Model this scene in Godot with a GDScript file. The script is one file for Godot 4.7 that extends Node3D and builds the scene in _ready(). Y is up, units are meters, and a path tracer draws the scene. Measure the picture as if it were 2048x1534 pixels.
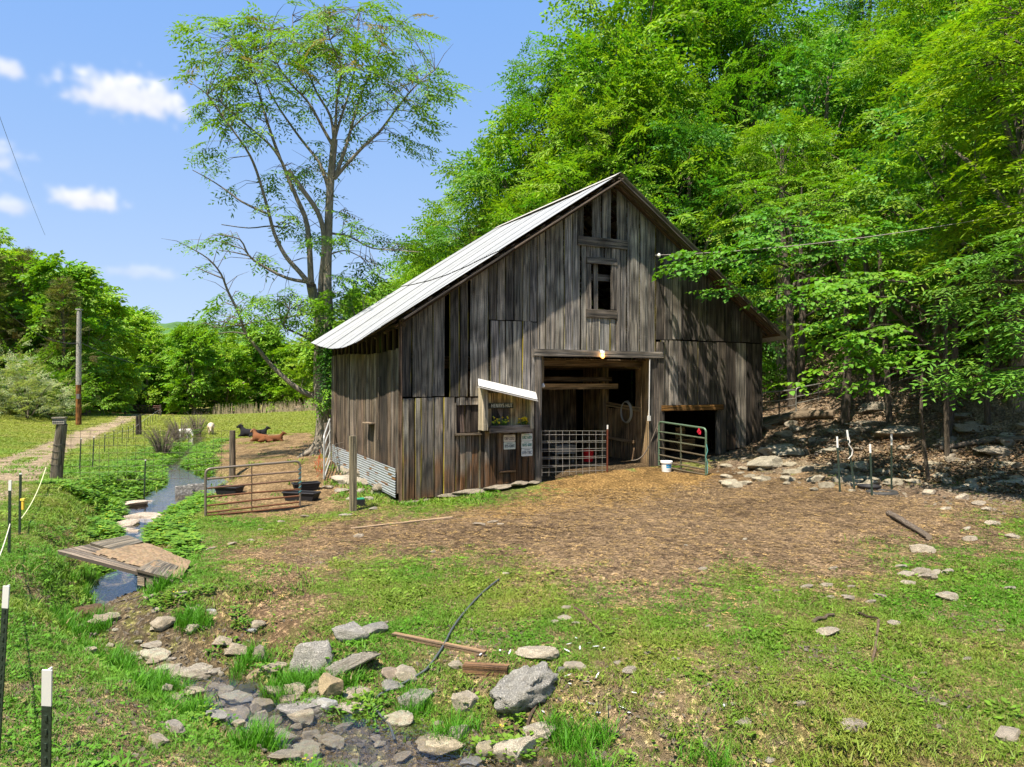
extends Node3D
# A weathered plank barn in a wooded valley: creek, pasture and forest hillside. World units are metres; the camera stands at (0, EYE, 0) and looks along -z.
# "d" below is the distance along -z. px() and gp() turn a place seen in the photograph into a real point at a given distance or on the ground.

const F := 1400.0
const EYE := 2.2
const BARN_AT := Vector3(-2.41, 0, -15.05)
const BARN_TURN := 0.4887

var rng := RandomNumberGenerator.new()
var used := {}
var mats := {}
var n_lo := FastNoiseLite.new()
var n_mid := FastNoiseLite.new()
var n_hi := FastNoiseLite.new()
var barn_xf := Transform3D(Basis(Vector3.UP, BARN_TURN), BARN_AT)
var barn_inv := barn_xf.affine_inverse()

# ---------------------------------------------------------------- mesh builder
class MB:
	var v := PackedVector3Array()
	var n := PackedVector3Array()
	var c := PackedColorArray()
	var t := PackedVector2Array()
	var smooth := false

	func tri(a: Vector3, b: Vector3, d: Vector3, col := Color.WHITE) -> void:
		v.append(a); v.append(d); v.append(b)
		c.append(col); c.append(col); c.append(col)
		t.append(Vector2.ZERO); t.append(Vector2.ZERO); t.append(Vector2.ZERO)
		if smooth:
			var nn := (b - a).cross(d - a).normalized()
			n.append(nn); n.append(nn); n.append(nn)

	func quad(a: Vector3, b: Vector3, d: Vector3, e: Vector3, col := Color.WHITE) -> void:
		tri(a, b, d, col)
		tri(a, d, e, col)

	func quad_uv(p: Array, uv: Array, cols: Array) -> void:
		for i in [0, 2, 1, 0, 3, 2]:
			v.append(p[i]); t.append(uv[i]); c.append(cols[i])
			if smooth:
				n.append((p[1] - p[0]).cross(p[2] - p[0]).normalized())

	# a box of the given size, centred on xf, with wood-grain uv (v along the longest side)
	func box(xf: Transform3D, s: Vector3, col := Color.WHITE, uo := Vector2.ZERO) -> void:
		var h := s / 2
		var ax := 0 if s.x >= s.y and s.x >= s.z else (1 if s.y >= s.z else 2)
		for f in 6:
			var k := f / 2
			var sg := 1.0 if f % 2 == 0 else -1.0
			var i := (k + 1) % 3
			var j := (k + 2) % 3
			var p := []
			var uv := []
			for q in [[-1, -1], [1, -1], [1, 1], [-1, 1]]:
				var w := Vector3.ZERO
				w[k] = h[k] * sg
				w[i] = h[i] * q[0] * sg
				w[j] = h[j] * q[1]
				p.append(xf * w)
				var al: float = w[ax]
				var ac: float = w[i] + w[j] + w[k] - w[ax]
				uv.append(Vector2(ac / 0.6, al / 2.4) + uo)
			quad_uv(p, uv, [col, col, col, col])

	func beam(a: Vector3, b: Vector3, w: float, h: float, col := Color.WHITE, up := Vector3.UP, uo := Vector2.ZERO) -> void:
		var y := (b - a).normalized()
		if absf(y.dot(up)) > 0.98:
			up = Vector3.RIGHT
		var x := up.cross(y).normalized()
		var z := x.cross(y).normalized()
		box(Transform3D(Basis(x, y, z), (a + b) / 2), Vector3(w, a.distance_to(b), h), col, uo)

	func tube(pts: Array, rad: Array, sides := 6, col := Color.WHITE, caps := true) -> void:
		smooth = true
		var m := pts.size()
		var rings := []
		var x := Vector3.ZERO
		for i in m:
			var tg: Vector3 = (pts[mini(i + 1, m - 1)] - pts[maxi(i - 1, 0)]).normalized()
			if i == 0:
				x = tg.cross(Vector3(0.3, 0.9, 0.31) if absf(tg.y) < 0.9 else Vector3(0.9, 0.1, 0.4)).normalized()
			else:
				x = (x - tg * x.dot(tg)).normalized()
			var y := tg.cross(x)
			var ring := PackedVector3Array()
			for k in sides:
				var an := TAU * k / sides
				ring.append(x * cos(an) + y * sin(an))
			rings.append(ring)
		var along := 0.0
		for i in m - 1:
			var a: Vector3 = pts[i]
			var b: Vector3 = pts[i + 1]
			var ln := a.distance_to(b)
			for k in sides:
				var k2 := (k + 1) % sides
				var ns := [rings[i][k], rings[i][k2], rings[i + 1][k2], rings[i + 1][k]]
				var ps := [a + ns[0] * rad[i], a + ns[1] * rad[i], b + ns[2] * rad[i + 1], b + ns[3] * rad[i + 1]]
				var us := [float(k) / sides, float(k + 1) / sides, float(k + 1) / sides, float(k) / sides]
				for q in [0, 2, 1, 0, 3, 2]:
					v.append(ps[q]); n.append(ns[q]); c.append(col)
					t.append(Vector2(us[q], (along if q < 2 else along + ln) / 1.2))
			along += ln
		if caps:
			for e in 2:
				var o: Vector3 = pts[0 if e == 0 else m - 1]
				var r: float = rad[0 if e == 0 else m - 1]
				var ring: PackedVector3Array = rings[0 if e == 0 else m - 1]
				for k in sides:
					var p := o + ring[k] * r
					var q := o + ring[(k + 1) % sides] * r
					if e == 0:
						tri(o, q, p, col)
					else:
						tri(o, p, q, col)

	func lathe(prof: Array, sides := 16, col := Color.WHITE, xf := Transform3D()) -> void:
		smooth = true
		for i in prof.size() - 1:
			var a: Vector2 = prof[i]
			var b: Vector2 = prof[i + 1]
			var e := (b - a).normalized()
			for k in sides:
				var ps := []
				var ns := []
				for q in [[a, k], [a, k + 1], [b, k + 1], [b, k]]:
					var an: float = TAU * q[1] / sides
					ps.append(xf * Vector3(q[0].x * cos(an), q[0].y, -q[0].x * sin(an)))
					ns.append((xf.basis * Vector3(e.y * cos(an), -e.x, -e.y * sin(an))).normalized())
				for q in [0, 2, 1, 0, 3, 2]:
					v.append(ps[q]); n.append(ns[q]); c.append(col); t.append(Vector2.ZERO)

	func commit() -> ArrayMesh:
		var arr := []
		arr.resize(Mesh.ARRAY_MAX)
		arr[Mesh.ARRAY_VERTEX] = v
		if smooth and n.size() == v.size():
			arr[Mesh.ARRAY_NORMAL] = n
		arr[Mesh.ARRAY_COLOR] = c
		arr[Mesh.ARRAY_TEX_UV] = t
		var m := ArrayMesh.new()
		m.add_surface_from_arrays(Mesh.PRIMITIVE_TRIANGLES, arr)
		return m

# ---------------------------------------------------------------- naming
func numbered(called: String) -> String:
	if not used.has(called):
		used[called] = 0
		return called
	used[called] += 1
	return "%s_%03d" % [called, used[called]]

func tag(o: Node3D, label: String, category: String, group := "", kind := "") -> Node3D:
	if label: o.set_meta("label", label)
	if category: o.set_meta("category", category)
	if group: o.set_meta("group", group)
	if kind: o.set_meta("kind", kind)
	return o

func thing(called: String, label: String, category: String, at := Vector3.ZERO, turn := 0.0, group := "") -> Node3D:
	var o := Node3D.new()
	o.name = numbered(called)
	add_child(o)
	o.position = at
	o.rotation.y = turn
	tag(o, label, category, group)
	return o

func part(parent: Node, called: String, mesh: Mesh, m: Material, xf := Transform3D()) -> MeshInstance3D:
	var o := MeshInstance3D.new()
	o.name = called
	o.mesh = mesh
	o.material_override = m
	o.transform = xf
	parent.add_child(o, true)
	return o

func single(called: String, mesh: Mesh, m: Material, label: String, category: String, at := Vector3.ZERO, group := "") -> MeshInstance3D:
	var o := MeshInstance3D.new()
	o.name = numbered(called)
	o.mesh = mesh
	o.material_override = m
	add_child(o)
	o.position = at
	tag(o, label, category, group)
	return o

func setting(called: String, mesh: Mesh, m: Material) -> MeshInstance3D:
	var o := MeshInstance3D.new()
	o.name = numbered(called)
	o.mesh = mesh
	o.material_override = m
	add_child(o)
	o.set_meta("kind", "structure")
	return o

func scatter(called: String, mesh: Mesh, m: Material, xfs: Array, cols: Array, label: String, category: String) -> void:
	if xfs.is_empty():
		return
	var mm := MultiMesh.new()
	mm.transform_format = MultiMesh.TRANSFORM_3D
	mm.use_colors = true
	mm.mesh = mesh
	mm.instance_count = xfs.size()
	for i in xfs.size():
		mm.set_instance_transform(i, xfs[i])
		mm.set_instance_color(i, cols[i])
	var o := MultiMeshInstance3D.new()
	o.name = numbered(called)
	o.multimesh = mm
	o.material_override = m
	add_child(o)
	tag(o, label, category, "", "stuff")

# ---------------------------------------------------------------- places
func px(u: float, v: float, d: float) -> Vector3:
	return Vector3((u - 1024.0) / F * d, EYE - (v - 767.0) / F * d, -d)

func gp(u: float, v: float) -> Vector3:
	var d := 1.5
	var last := 1.5
	var kx := (u - 1024.0) / F
	var ky := (v - 767.0) / F
	while d < 260.0:
		if EYE - ky * d < gy(kx * d, d):
			var lo := last
			var hi := d
			for i in 14:
				var mid := (lo + hi) / 2
				if EYE - ky * mid < gy(kx * mid, mid):
					hi = mid
				else:
					lo = mid
			return Vector3(kx * hi, gy(kx * hi, hi), -hi)
		last = d
		d += maxf(0.08, d * 0.012)
	return Vector3(kx * 260, gy(kx * 260, 260.0), -260)

func on_ground(x: float, d: float, lift := 0.0) -> Vector3:
	return Vector3(x, gy(x, d) + lift, -d)

# a place on the barn's front (local z = off) in the barn's own axes
func fb(u: float, v: float, off := 0.0) -> Vector3:
	var o := barn_inv * Vector3(0, EYE, 0)
	var r := barn_inv.basis * Vector3((u - 1024.0) / F, -(v - 767.0) / F, -1)
	return o + r * ((off - o.z) / r.z)

func lb(u: float, v: float, off := 0.0) -> Vector3:
	var o := barn_inv * Vector3(0, EYE, 0)
	var r := barn_inv.basis * Vector3((u - 1024.0) / F, -(v - 767.0) / F, -1)
	return o + r * ((off - o.x) / r.x)

func rf(a: float, b: float) -> float:
	return rng.randf_range(a, b)

func lin(r: float, g: float, b: float) -> Color:
	return Color(r, g, b)

func vary(c: Color, s: float) -> Color:
	var k := 1.0 + rf(-s, s)
	return Color(c.r * k * (1.0 + rf(-s, s) * 0.25), c.g * k, c.b * k * (1.0 + rf(-s, s) * 0.25))

# ---------------------------------------------------------------- textures and materials
func grey_noise(size: Vector2i, freq: float, seed_: int, oct := 4, type := FastNoiseLite.TYPE_SIMPLEX_SMOOTH) -> Image:
	var f := FastNoiseLite.new()
	f.seed = seed_
	f.frequency = freq
	f.noise_type = type
	f.fractal_octaves = oct
	var im := f.get_seamless_image(size.x, size.y)
	im.convert(Image.FORMAT_L8)
	return im

# streaky grain: u across the board (0.6 m), v along it (2.4 m)
func wood_images(seed_: int) -> Array:
	var n := 512
	var fine := grey_noise(Vector2i(n, 24), 0.09, seed_, 3)
	fine.resize(n, n, Image.INTERPOLATE_CUBIC)
	var mid := grey_noise(Vector2i(n, 16), 0.022, seed_ + 1, 3)
	mid.resize(n, n, Image.INTERPOLATE_CUBIC)
	var crack := grey_noise(Vector2i(n, 12), 0.05, seed_ + 2, 2)
	crack.resize(n, n, Image.INTERPOLATE_CUBIC)
	var blot := grey_noise(Vector2i(n, 128), 0.012, seed_ + 3, 4)
	blot.resize(n, n, Image.INTERPOLATE_CUBIC)
	var speck := grey_noise(Vector2i(n, n), 0.16, seed_ + 4, 2)
	var a := fine.get_data()
	var b := mid.get_data()
	var cr := crack.get_data()
	var bl := blot.get_data()
	var sp := speck.get_data()
	var rgbd := PackedByteArray()
	rgbd.resize(n * n * 3)
	var hgt := PackedByteArray()
	hgt.resize(n * n)
	for i in n * n:
		var f := a[i] / 255.0
		var m := b[i] / 255.0
		var k := 0.54 + 0.75 * (f - 0.5) + 0.4 * (m - 0.5) + 0.5 * (bl[i] / 255.0 - 0.5) + 0.4 * (sp[i] / 255.0 - 0.5)
		var cv := absf(cr[i] / 255.0 - 0.5)
		if cv < 0.022:
			k *= 0.2 + cv * 30.0
		k = clampf(k, 0.06, 1.0)
		var warm := clampf(0.5 + (m - 0.5) * 1.4, 0.0, 1.0)
		var e := pow(k, 0.62)
		rgbd[i * 3] = int(255 * clampf(e * (0.95 + 0.05 * warm), 0, 1))
		rgbd[i * 3 + 1] = int(255 * clampf(e * (0.95 + 0.0 * warm), 0, 1))
		rgbd[i * 3 + 2] = int(255 * clampf(e * (0.95 - 0.06 * warm), 0, 1))
		hgt[i] = int(255 * k)
	var im := Image.create_from_data(n, n, false, Image.FORMAT_RGB8, rgbd)
	var hm := Image.create_from_data(n, n, false, Image.FORMAT_L8, hgt)
	return [ImageTexture.create_from_image(im), ImageTexture.create_from_image(hm)]

# mottled grain for soil, rock, bark and so on: values from lo to 1
func mottle(freq: float, seed_: int, lo: float, n := 512, oct := 5, gain := 1.6) -> Array:
	var im := grey_noise(Vector2i(n, n), freq, seed_, oct)
	var im2 := grey_noise(Vector2i(n, n), freq * 5.0, seed_ + 9, 3)
	var a := im.get_data()
	var b := im2.get_data()
	var rgbd := PackedByteArray()
	rgbd.resize(n * n * 3)
	var h := PackedByteArray()
	h.resize(n * n)
	for i in n * n:
		var k := clampf(0.5 + (a[i] / 255.0 - 0.5) * gain + (b[i] / 255.0 - 0.5) * gain * 0.7, 0, 1)
		h[i] = int(255 * k)
		var q := lo + (1.0 - lo) * k
		var s := int(255 * pow(q, 0.4545))
		rgbd[i * 3] = s
		rgbd[i * 3 + 1] = s
		rgbd[i * 3 + 2] = s
	return [ImageTexture.create_from_image(Image.create_from_data(n, n, false, Image.FORMAT_RGB8, rgbd)), ImageTexture.create_from_image(Image.create_from_data(n, n, false, Image.FORMAT_L8, h))]

func mat(called: String, albedo: Color, rough := 0.9, metal := 0.0, tex: Array = [], bump := 0.0, tri := 0.0) -> StandardMaterial3D:
	var m := StandardMaterial3D.new()
	m.resource_name = called
	m.albedo_color = albedo.linear_to_srgb()
	m.roughness = rough
	m.metallic = metal
	m.metallic_specular = 0.35
	m.vertex_color_use_as_albedo = true
	if tex:
		m.albedo_texture = tex[0]
		if bump > 0.0:
			m.heightmap_enabled = true
			m.heightmap_texture = tex[1]
			m.heightmap_scale = bump
	if tri > 0.0:
		m.uv1_triplanar = true
		m.uv1_scale = Vector3.ONE * tri
	mats[called] = m
	return m

func leafy(called: String, albedo: Color, through := 0.55) -> StandardMaterial3D:
	var m := mat(called, albedo, 0.55)
	m.backlight_enabled = true
	m.backlight = Color(through * 0.92, through, through * 0.3).linear_to_srgb()
	m.metallic_specular = 0.4
	return m

func make_materials() -> void:
	var w1 := wood_images(11)
	var w2 := wood_images(57)
	mat("wood_a", Color.WHITE, 0.92, 0, w1, 0.5)
	mat("wood_b", Color.WHITE, 0.92, 0, w2, 0.5)
	var soil := mottle(0.03, 5, 0.38, 512, 5, 1.9)
	mat("ground", Color.WHITE, 1.0, 0, soil, 4.0)
	var g: StandardMaterial3D = mats.ground
	g.uv1_scale = Vector3(0.9, 0.9, 1)
	g.detail_enabled = true
	g.detail_blend_mode = BaseMaterial3D.BLEND_MODE_MUL
	g.detail_albedo = mottle(0.012, 77, 0.62, 512, 4, 1.5)[0]
	g.detail_uv_layer = BaseMaterial3D.DETAIL_UV_2
	g.metallic_specular = 0.15
	var stone := mottle(0.014, 21, 0.5, 512, 5, 2.1)
	mat("rock", Color.WHITE, 0.95, 0, stone, 1.6, 1.6)
	mat("bark", Color.WHITE, 0.95, 0, mottle(0.03, 91, 0.4, 512, 4, 1.8), 1.2)
	mats.bark.uv1_scale = Vector3(2, 0.35, 1)
	var zinc := mottle(0.03, 31, 0.8, 256, 3, 1.2)
	mat("roof_metal", Color.WHITE, 0.5, 0.25, zinc, 0.0, 0.6)
	mat("zinc", Color.WHITE, 0.45, 0.55, zinc, 0.0, 1.3)
	mat("paint", Color.WHITE, 0.55)
	mat("plain", Color.WHITE, 0.85)
	mat("rubber", Color.WHITE, 0.6)
	mat("steel", Color.WHITE, 0.5, 0.4, mottle(0.05, 41, 0.55, 256, 4, 1.8), 0.0, 4.0)
	mat("cloth", Color.WHITE, 0.9)
	mat("fur", Color.WHITE, 0.95, 0, mottle(0.06, 47, 0.6, 256, 3, 1.5), 0.4, 3.0)
	leafy("leaf", Color.WHITE, 0.85)
	leafy("grass", Color.WHITE, 0.6)
	mat("straw", Color.WHITE, 0.9)
	var water := StandardMaterial3D.new()
	water.resource_name = "water"
	water.albedo_color = Color(0.16, 0.13, 0.08, 0.16)
	water.transparency = BaseMaterial3D.TRANSPARENCY_ALPHA
	water.roughness = 0.03
	water.metallic_specular = 0.5
	water.normal_enabled = true
	var wn := grey_noise(Vector2i(256, 256), 0.03, 71, 3)
	wn.bump_map_to_normal_map(3.0)
	water.normal_texture = ImageTexture.create_from_image(wn)
	water.normal_scale = 0.22
	water.uv1_scale = Vector3(1.4, 1.4, 1)
	mats.water = water

# ---------------------------------------------------------------- terrain
const LEVELS := [  # x, d, height
	[-1.7, 2.6, .02], [-3, 4, .02], [-4.5, 6, 0.0], [-6.3, 8.8, .02], [-7, 10, 0.0], [-9, 13, 0.0], [-10.1, 15.6, -.02], [-12, 21, -.35], [-21, 36, -1.15], [-24, 45, -1.15],
	[-32, 52, -.9], [-50, 95, -1.9], [-30, 36, -.6], [-15, 14, .1], [-14, 5, .1], [-40, 60, -.7], [-60, 40, .3],
	[-5, 11, -.35], [-6.3, 14, -.4], [-7, 17, -.4], [-2.41, 15, -.38], [-3.5, 9.5, -.3], [-3, 8, -.4], [-2, 7, -.45], [-1, 6, -.6], [0, 5, -.72], [0, 6.3, -.5], [1, 7, -.38], [3, 6, -.35],
	[5, 6.5, -.28], [0, 9, -.28], [3, 10, -.15], [6, 10.4, .02], [.3, 12.5, -.28], [.3, 16, -.24], [2, 17.3, -.02], [3.9, 18.2, .02], [4, 13.5, -.12], [7, 14, .08], [9, 14.5, .15],
	[7.3, 19.7, .5], [6, 19, .25], [5, 18.8, .06], [-4, 17.5, -.2], [-5.2, 20, .0], [-6.2, 23.3, -.1], [-8, 20, -.35], [-9, 26, -.4], [-12, 33, -.38], [-22, 80, -.94], [-37, 90, -2.2],
	[-20, 50, -.7], [0, 40, .3], [-10, 60, -.2], [-5.4, 14, -.42], [-60, 150, -2], [-20, 150, -1.5], [20, 100, 1], [-80, 150, -2], [-90, 60, 0], [60, 0, 0], [20, -20, -.3], [-40, -20, 0],
	[0, -15, -.5], [0, 0, -.7], [12, 5, 0.0], [14, 12, .2], [20, 20, .2], [30, 40, .3], [60, 60, .3], [60, 150, .3]]
const CREEK := [  # x, d, water level, half width
	[-30.0, 62.0, -1.2, .15], [-20.0, 45.0, -.95, .18], [-15.0, 33.0, -.7, .2], [-11.6, 24.0, -.6, .28], [-9.0, 19.6, -.6, .7], [-8.3, 16.3, -.6, .72], [-7.4, 13.7, -.62, .33], [-6.3, 11.5, -.64, .26], [-5.3, 9.4, -.65, .32], [-4.6, 8.2, -.68, .17],
	[-3.64, 7.34, -.7, .2], [-2.88, 6.78, -.72, .22], [-2.03, 6.14, -.75, .22], [-1.39, 5.83, -.77, .36], [-.49, 5.54, -.8, .27], [.6, 5.1, -.85, .36], [2.0, 4.3, -.95, .4], [5.0, 2.6, -1.1, .4]]
const GX0 := -92.0
const GD0 := -22.0
const GW := 156
const GH := 176
var base_grid := PackedFloat32Array()
var zones := {}
var n_jit := PackedFloat32Array()

func tps(r2: float) -> float:
	return r2 * log(r2 + 1e-9) * 0.5

func solve_levels() -> void:
	var n := LEVELS.size()
	var m := n + 3
	var A := []
	for i in m:
		var row := PackedFloat64Array()
		row.resize(m + 1)
		A.append(row)
	for i in n:
		for j in n:
			var dx: float = LEVELS[i][0] - LEVELS[j][0]
			var dd: float = LEVELS[i][1] - LEVELS[j][1]
			A[i][j] = tps(dx * dx + dd * dd) if i != j else 0.6
		A[i][n] = 1.0; A[i][n + 1] = LEVELS[i][0]; A[i][n + 2] = LEVELS[i][1]
		A[n][i] = 1.0; A[n + 1][i] = LEVELS[i][0]; A[n + 2][i] = LEVELS[i][1]
		A[i][m] = LEVELS[i][2]
	for c in m:
		var best := c
		for r in range(c + 1, m):
			if absf(A[r][c]) > absf(A[best][c]):
				best = r
		var tmp = A[c]; A[c] = A[best]; A[best] = tmp
		var pr: PackedFloat64Array = A[c]
		for r in range(c + 1, m):
			var rr: PackedFloat64Array = A[r]
			var f := rr[c] / pr[c]
			if f != 0.0:
				for k in range(c, m + 1):
					rr[k] -= f * pr[k]
				A[r] = rr
	var w := PackedFloat64Array()
	w.resize(m)
	for c in range(m - 1, -1, -1):
		var s: float = A[c][m]
		for k in range(c + 1, m):
			s -= A[c][k] * w[k]
		w[c] = s / A[c][c]
	base_grid.resize(GW * GH)
	var xs := PackedFloat32Array()
	var ds := PackedFloat32Array()
	for l in LEVELS:
		xs.append(l[0]); ds.append(l[1])
	for j in GH:
		for i in GW:
			var x := GX0 + i
			var d := GD0 + j
			var s := w[n] + w[n + 1] * x + w[n + 2] * d
			for k in n:
				var dx := x - xs[k]
				var dd := d - ds[k]
				var r2 := dx * dx + dd * dd
				s += w[k] * r2 * log(r2 + 1e-9) * 0.5
			base_grid[j * GW + i] = s

func base_y(x: float, d: float) -> float:
	var fx := clampf(x - GX0, 0.0, GW - 1.001)
	var fd := clampf(d - GD0, 0.0, GH - 1.001)
	var i := int(fx)
	var j := int(fd)
	fx -= i; fd -= j
	var k := j * GW + i
	return lerpf(lerpf(base_grid[k], base_grid[k + 1], fx), lerpf(base_grid[k + GW], base_grid[k + GW + 1], fx), fd)

# metres up the wooded hillside on the right of the barn (negative: before its foot)
func hill_q(x: float, d: float) -> float:
	return (x - 9.0) * 0.909 + (d - 14.0) * 0.417

func left_q(x: float, d: float) -> float:
	return (x + 29.0) * -0.92 + (d - 38.0) * -0.38

func creek_at(x: float, d: float) -> Vector3:   # distance from the middle line, water level, half width
	var best := 1e9
	var wl := 0.0
	var hw := 0.0
	for i in CREEK.size() - 1:
		var ax: float = CREEK[i][0]
		var ad: float = CREEK[i][1]
		var bx: float = CREEK[i + 1][0] - ax
		var bd: float = CREEK[i + 1][1] - ad
		var t := clampf(((x - ax) * bx + (d - ad) * bd) / (bx * bx + bd * bd), 0, 1)
		var ex := x - ax - bx * t
		var ed := d - ad - bd * t
		var r := ex * ex + ed * ed
		if r < best:
			best = r
			wl = lerpf(CREEK[i][2], CREEK[i + 1][2], t)
			hw = lerpf(CREEK[i][3], CREEK[i + 1][3], t)
	return Vector3(sqrt(best), wl, hw)

func gy(x: float, d: float) -> float:
	var y := base_y(x, d)
	var q := hill_q(x, d)
	if q > 0.0:
		q = minf(q, 60.0)
		y += 0.07 * q * q if q < 4.0 else 1.12 + (q - 4.0) * 0.6
		y += n_mid.get_noise_2d(x * 2.0, d * 2.0) * minf(q * 0.1, 0.3)
	q = left_q(x, d)
	if q > 0.0:
		y += 0.04 * q * q if q < 8.0 else 2.56 + (minf(q, 60.0) - 8.0) * 0.64
	y += n_mid.get_noise_2d(x * 4.0, d * 4.0) * 0.05
	if x > -33.0 and x < 6.0 and d > 2.0 and d < 66.0:
		var c := creek_at(x, d)
		var w := c.z * (1.0 + 0.25 * n_mid.get_noise_2d(x * 9.0 + 40.0, d * 9.0))
		var e := c.x - w
		var bank := 1.1 - 0.6 * clampf(1.0 - absf(d - 9.0) / 1.6, 0, 1)
		if e < bank:
			var bed := c.y - 0.09 + 0.05 * n_mid.get_noise_2d(x * 16.0, d * 16.0)
			if e < 0.0:
				y = minf(y, bed - 0.05 * clampf(-e / w, 0, 1))
			else:
				var k := e / bank
				y = lerpf(minf(y, bed), y, k * k * (3 - 2 * k) if e > 0.25 else pow(k, 0.8) * 1.05)
	if d > 7.0 and d < 11.0 and x > -5.6 and x < -2.0:   # the right abutment of the plank bridge
		var ab := Vector2(x + 3.55, d - 8.9).length()
		y = maxf(y, -0.215 - 0.4 * maxf(0.0, ab - 0.62) + 0.02 * n_hi.get_noise_2d(x * 8.0, d * 8.0))
	if d < 26.0 and d > 14.0:   # inside the barn the floor is trodden level
		var p := barn_inv * Vector3(x, 0, -d)
		if p.x > 0.0 and p.x < 10.8 and p.z < -0.2 and p.z > -6.2:
			var s := clampf((-0.2 - p.z) / 1.0, 0, 1)
			y = lerpf(y, lerpf(-0.05, 0.2, p.x / 10.8), s)
	return y

func world_poly(pts: Array) -> PackedVector2Array:
	var out := PackedVector2Array()
	for p in pts:
		var w := gp(p[0], p[1])
		out.append(Vector2(w.x, -w.z))
	return out

func make_zones() -> void:
	zones.yard = world_poly([[560, 1110], [700, 1048], [820, 1030], [1000, 1000], [1090, 978], [1085, 955], [1225, 930], [1320, 935], [1440, 925], [1560, 940], [1800, 965], [2060, 945], [2060, 1075], [1900, 1100], [1830, 1120], [1800, 1165], [1620, 1180], [1500, 1190], [1400, 1215], [1250, 1190], [1100, 1165], [900, 1130], [760, 1110]])
	zones.golden = world_poly([[1080, 985], [1085, 945], [1230, 925], [1330, 935], [1440, 950], [1320, 985], [1150, 1015], [1000, 1040], [900, 1030]])
	zones.path = world_poly([[60, 1108], [110, 1092], [260, 1078], [400, 1088], [480, 1075], [600, 1050], [700, 1005], [770, 1010], [830, 1040], [780, 1085], [640, 1120], [560, 1170], [470, 1190], [430, 1140], [390, 1125], [360, 1110], [240, 1110]])
	zones.goats = world_poly([[400, 985], [430, 940], [440, 885], [500, 870], [640, 866], [655, 910], [690, 960], [720, 1030], [600, 1042], [410, 1038]])
	zones.bank = world_poly([[560, 1100], [470, 1130], [420, 1230], [400, 1300], [520, 1330], [640, 1290], [680, 1250], [640, 1180], [640, 1110]])
	zones.rut_a = world_poly([[-60, 1010], [0, 985], [60, 938], [130, 893], [200, 862], [250, 842], [290, 829]])
	zones.rut_b = world_poly([[-60, 955], [0, 927], [60, 905], [110, 886], [180, 862], [240, 841], [272, 829]])
	var spots := []
	for s in [[85, 1180, .28], [75, 1260, .3], [160, 1400, .4], [230, 1425, .3], [950, 1275, .42], [1000, 1290, .3], [660, 1120, .5], [1290, 1440, .35], [1200, 1475, .3], [900, 1290, .3], [130, 1530, .3], [520, 1500, .25], [1500, 1340, .25], [1390, 1480, .28], [1880, 1400, .22], [1130, 1390, .3], [340, 1520, .3], [1640, 1310, .2], [1960, 1250, .25]]:
		var w := gp(s[0], s[1])
		spots.append(Vector3(w.x, -w.z, s[2]))
	zones.spots = spots

func near_line(poly: PackedVector2Array, x: float, d: float) -> float:
	var best := 1e9
	var p := Vector2(x, d)
	for i in poly.size() - 1:
		best = minf(best, p.distance_squared_to(Geometry2D.get_closest_point_to_segment(p, poly[i], poly[i + 1])))
	return sqrt(best)

func inside(zone: String, x: float, d: float, rag := 0.5) -> bool:
	var j := Vector2(n_mid.get_noise_2d(x * 8.0 + 300.0, d * 8.0) + 0.5 * n_hi.get_noise_2d(x * 12.0, d * 12.0), n_mid.get_noise_2d(x * 8.0, d * 8.0 + 300.0) + 0.5 * n_hi.get_noise_2d(x * 12.0 + 99.0, d * 12.0))
	return Geometry2D.is_point_in_polygon(Vector2(x, d) + j * rag * 1.6, zones[zone])

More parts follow.
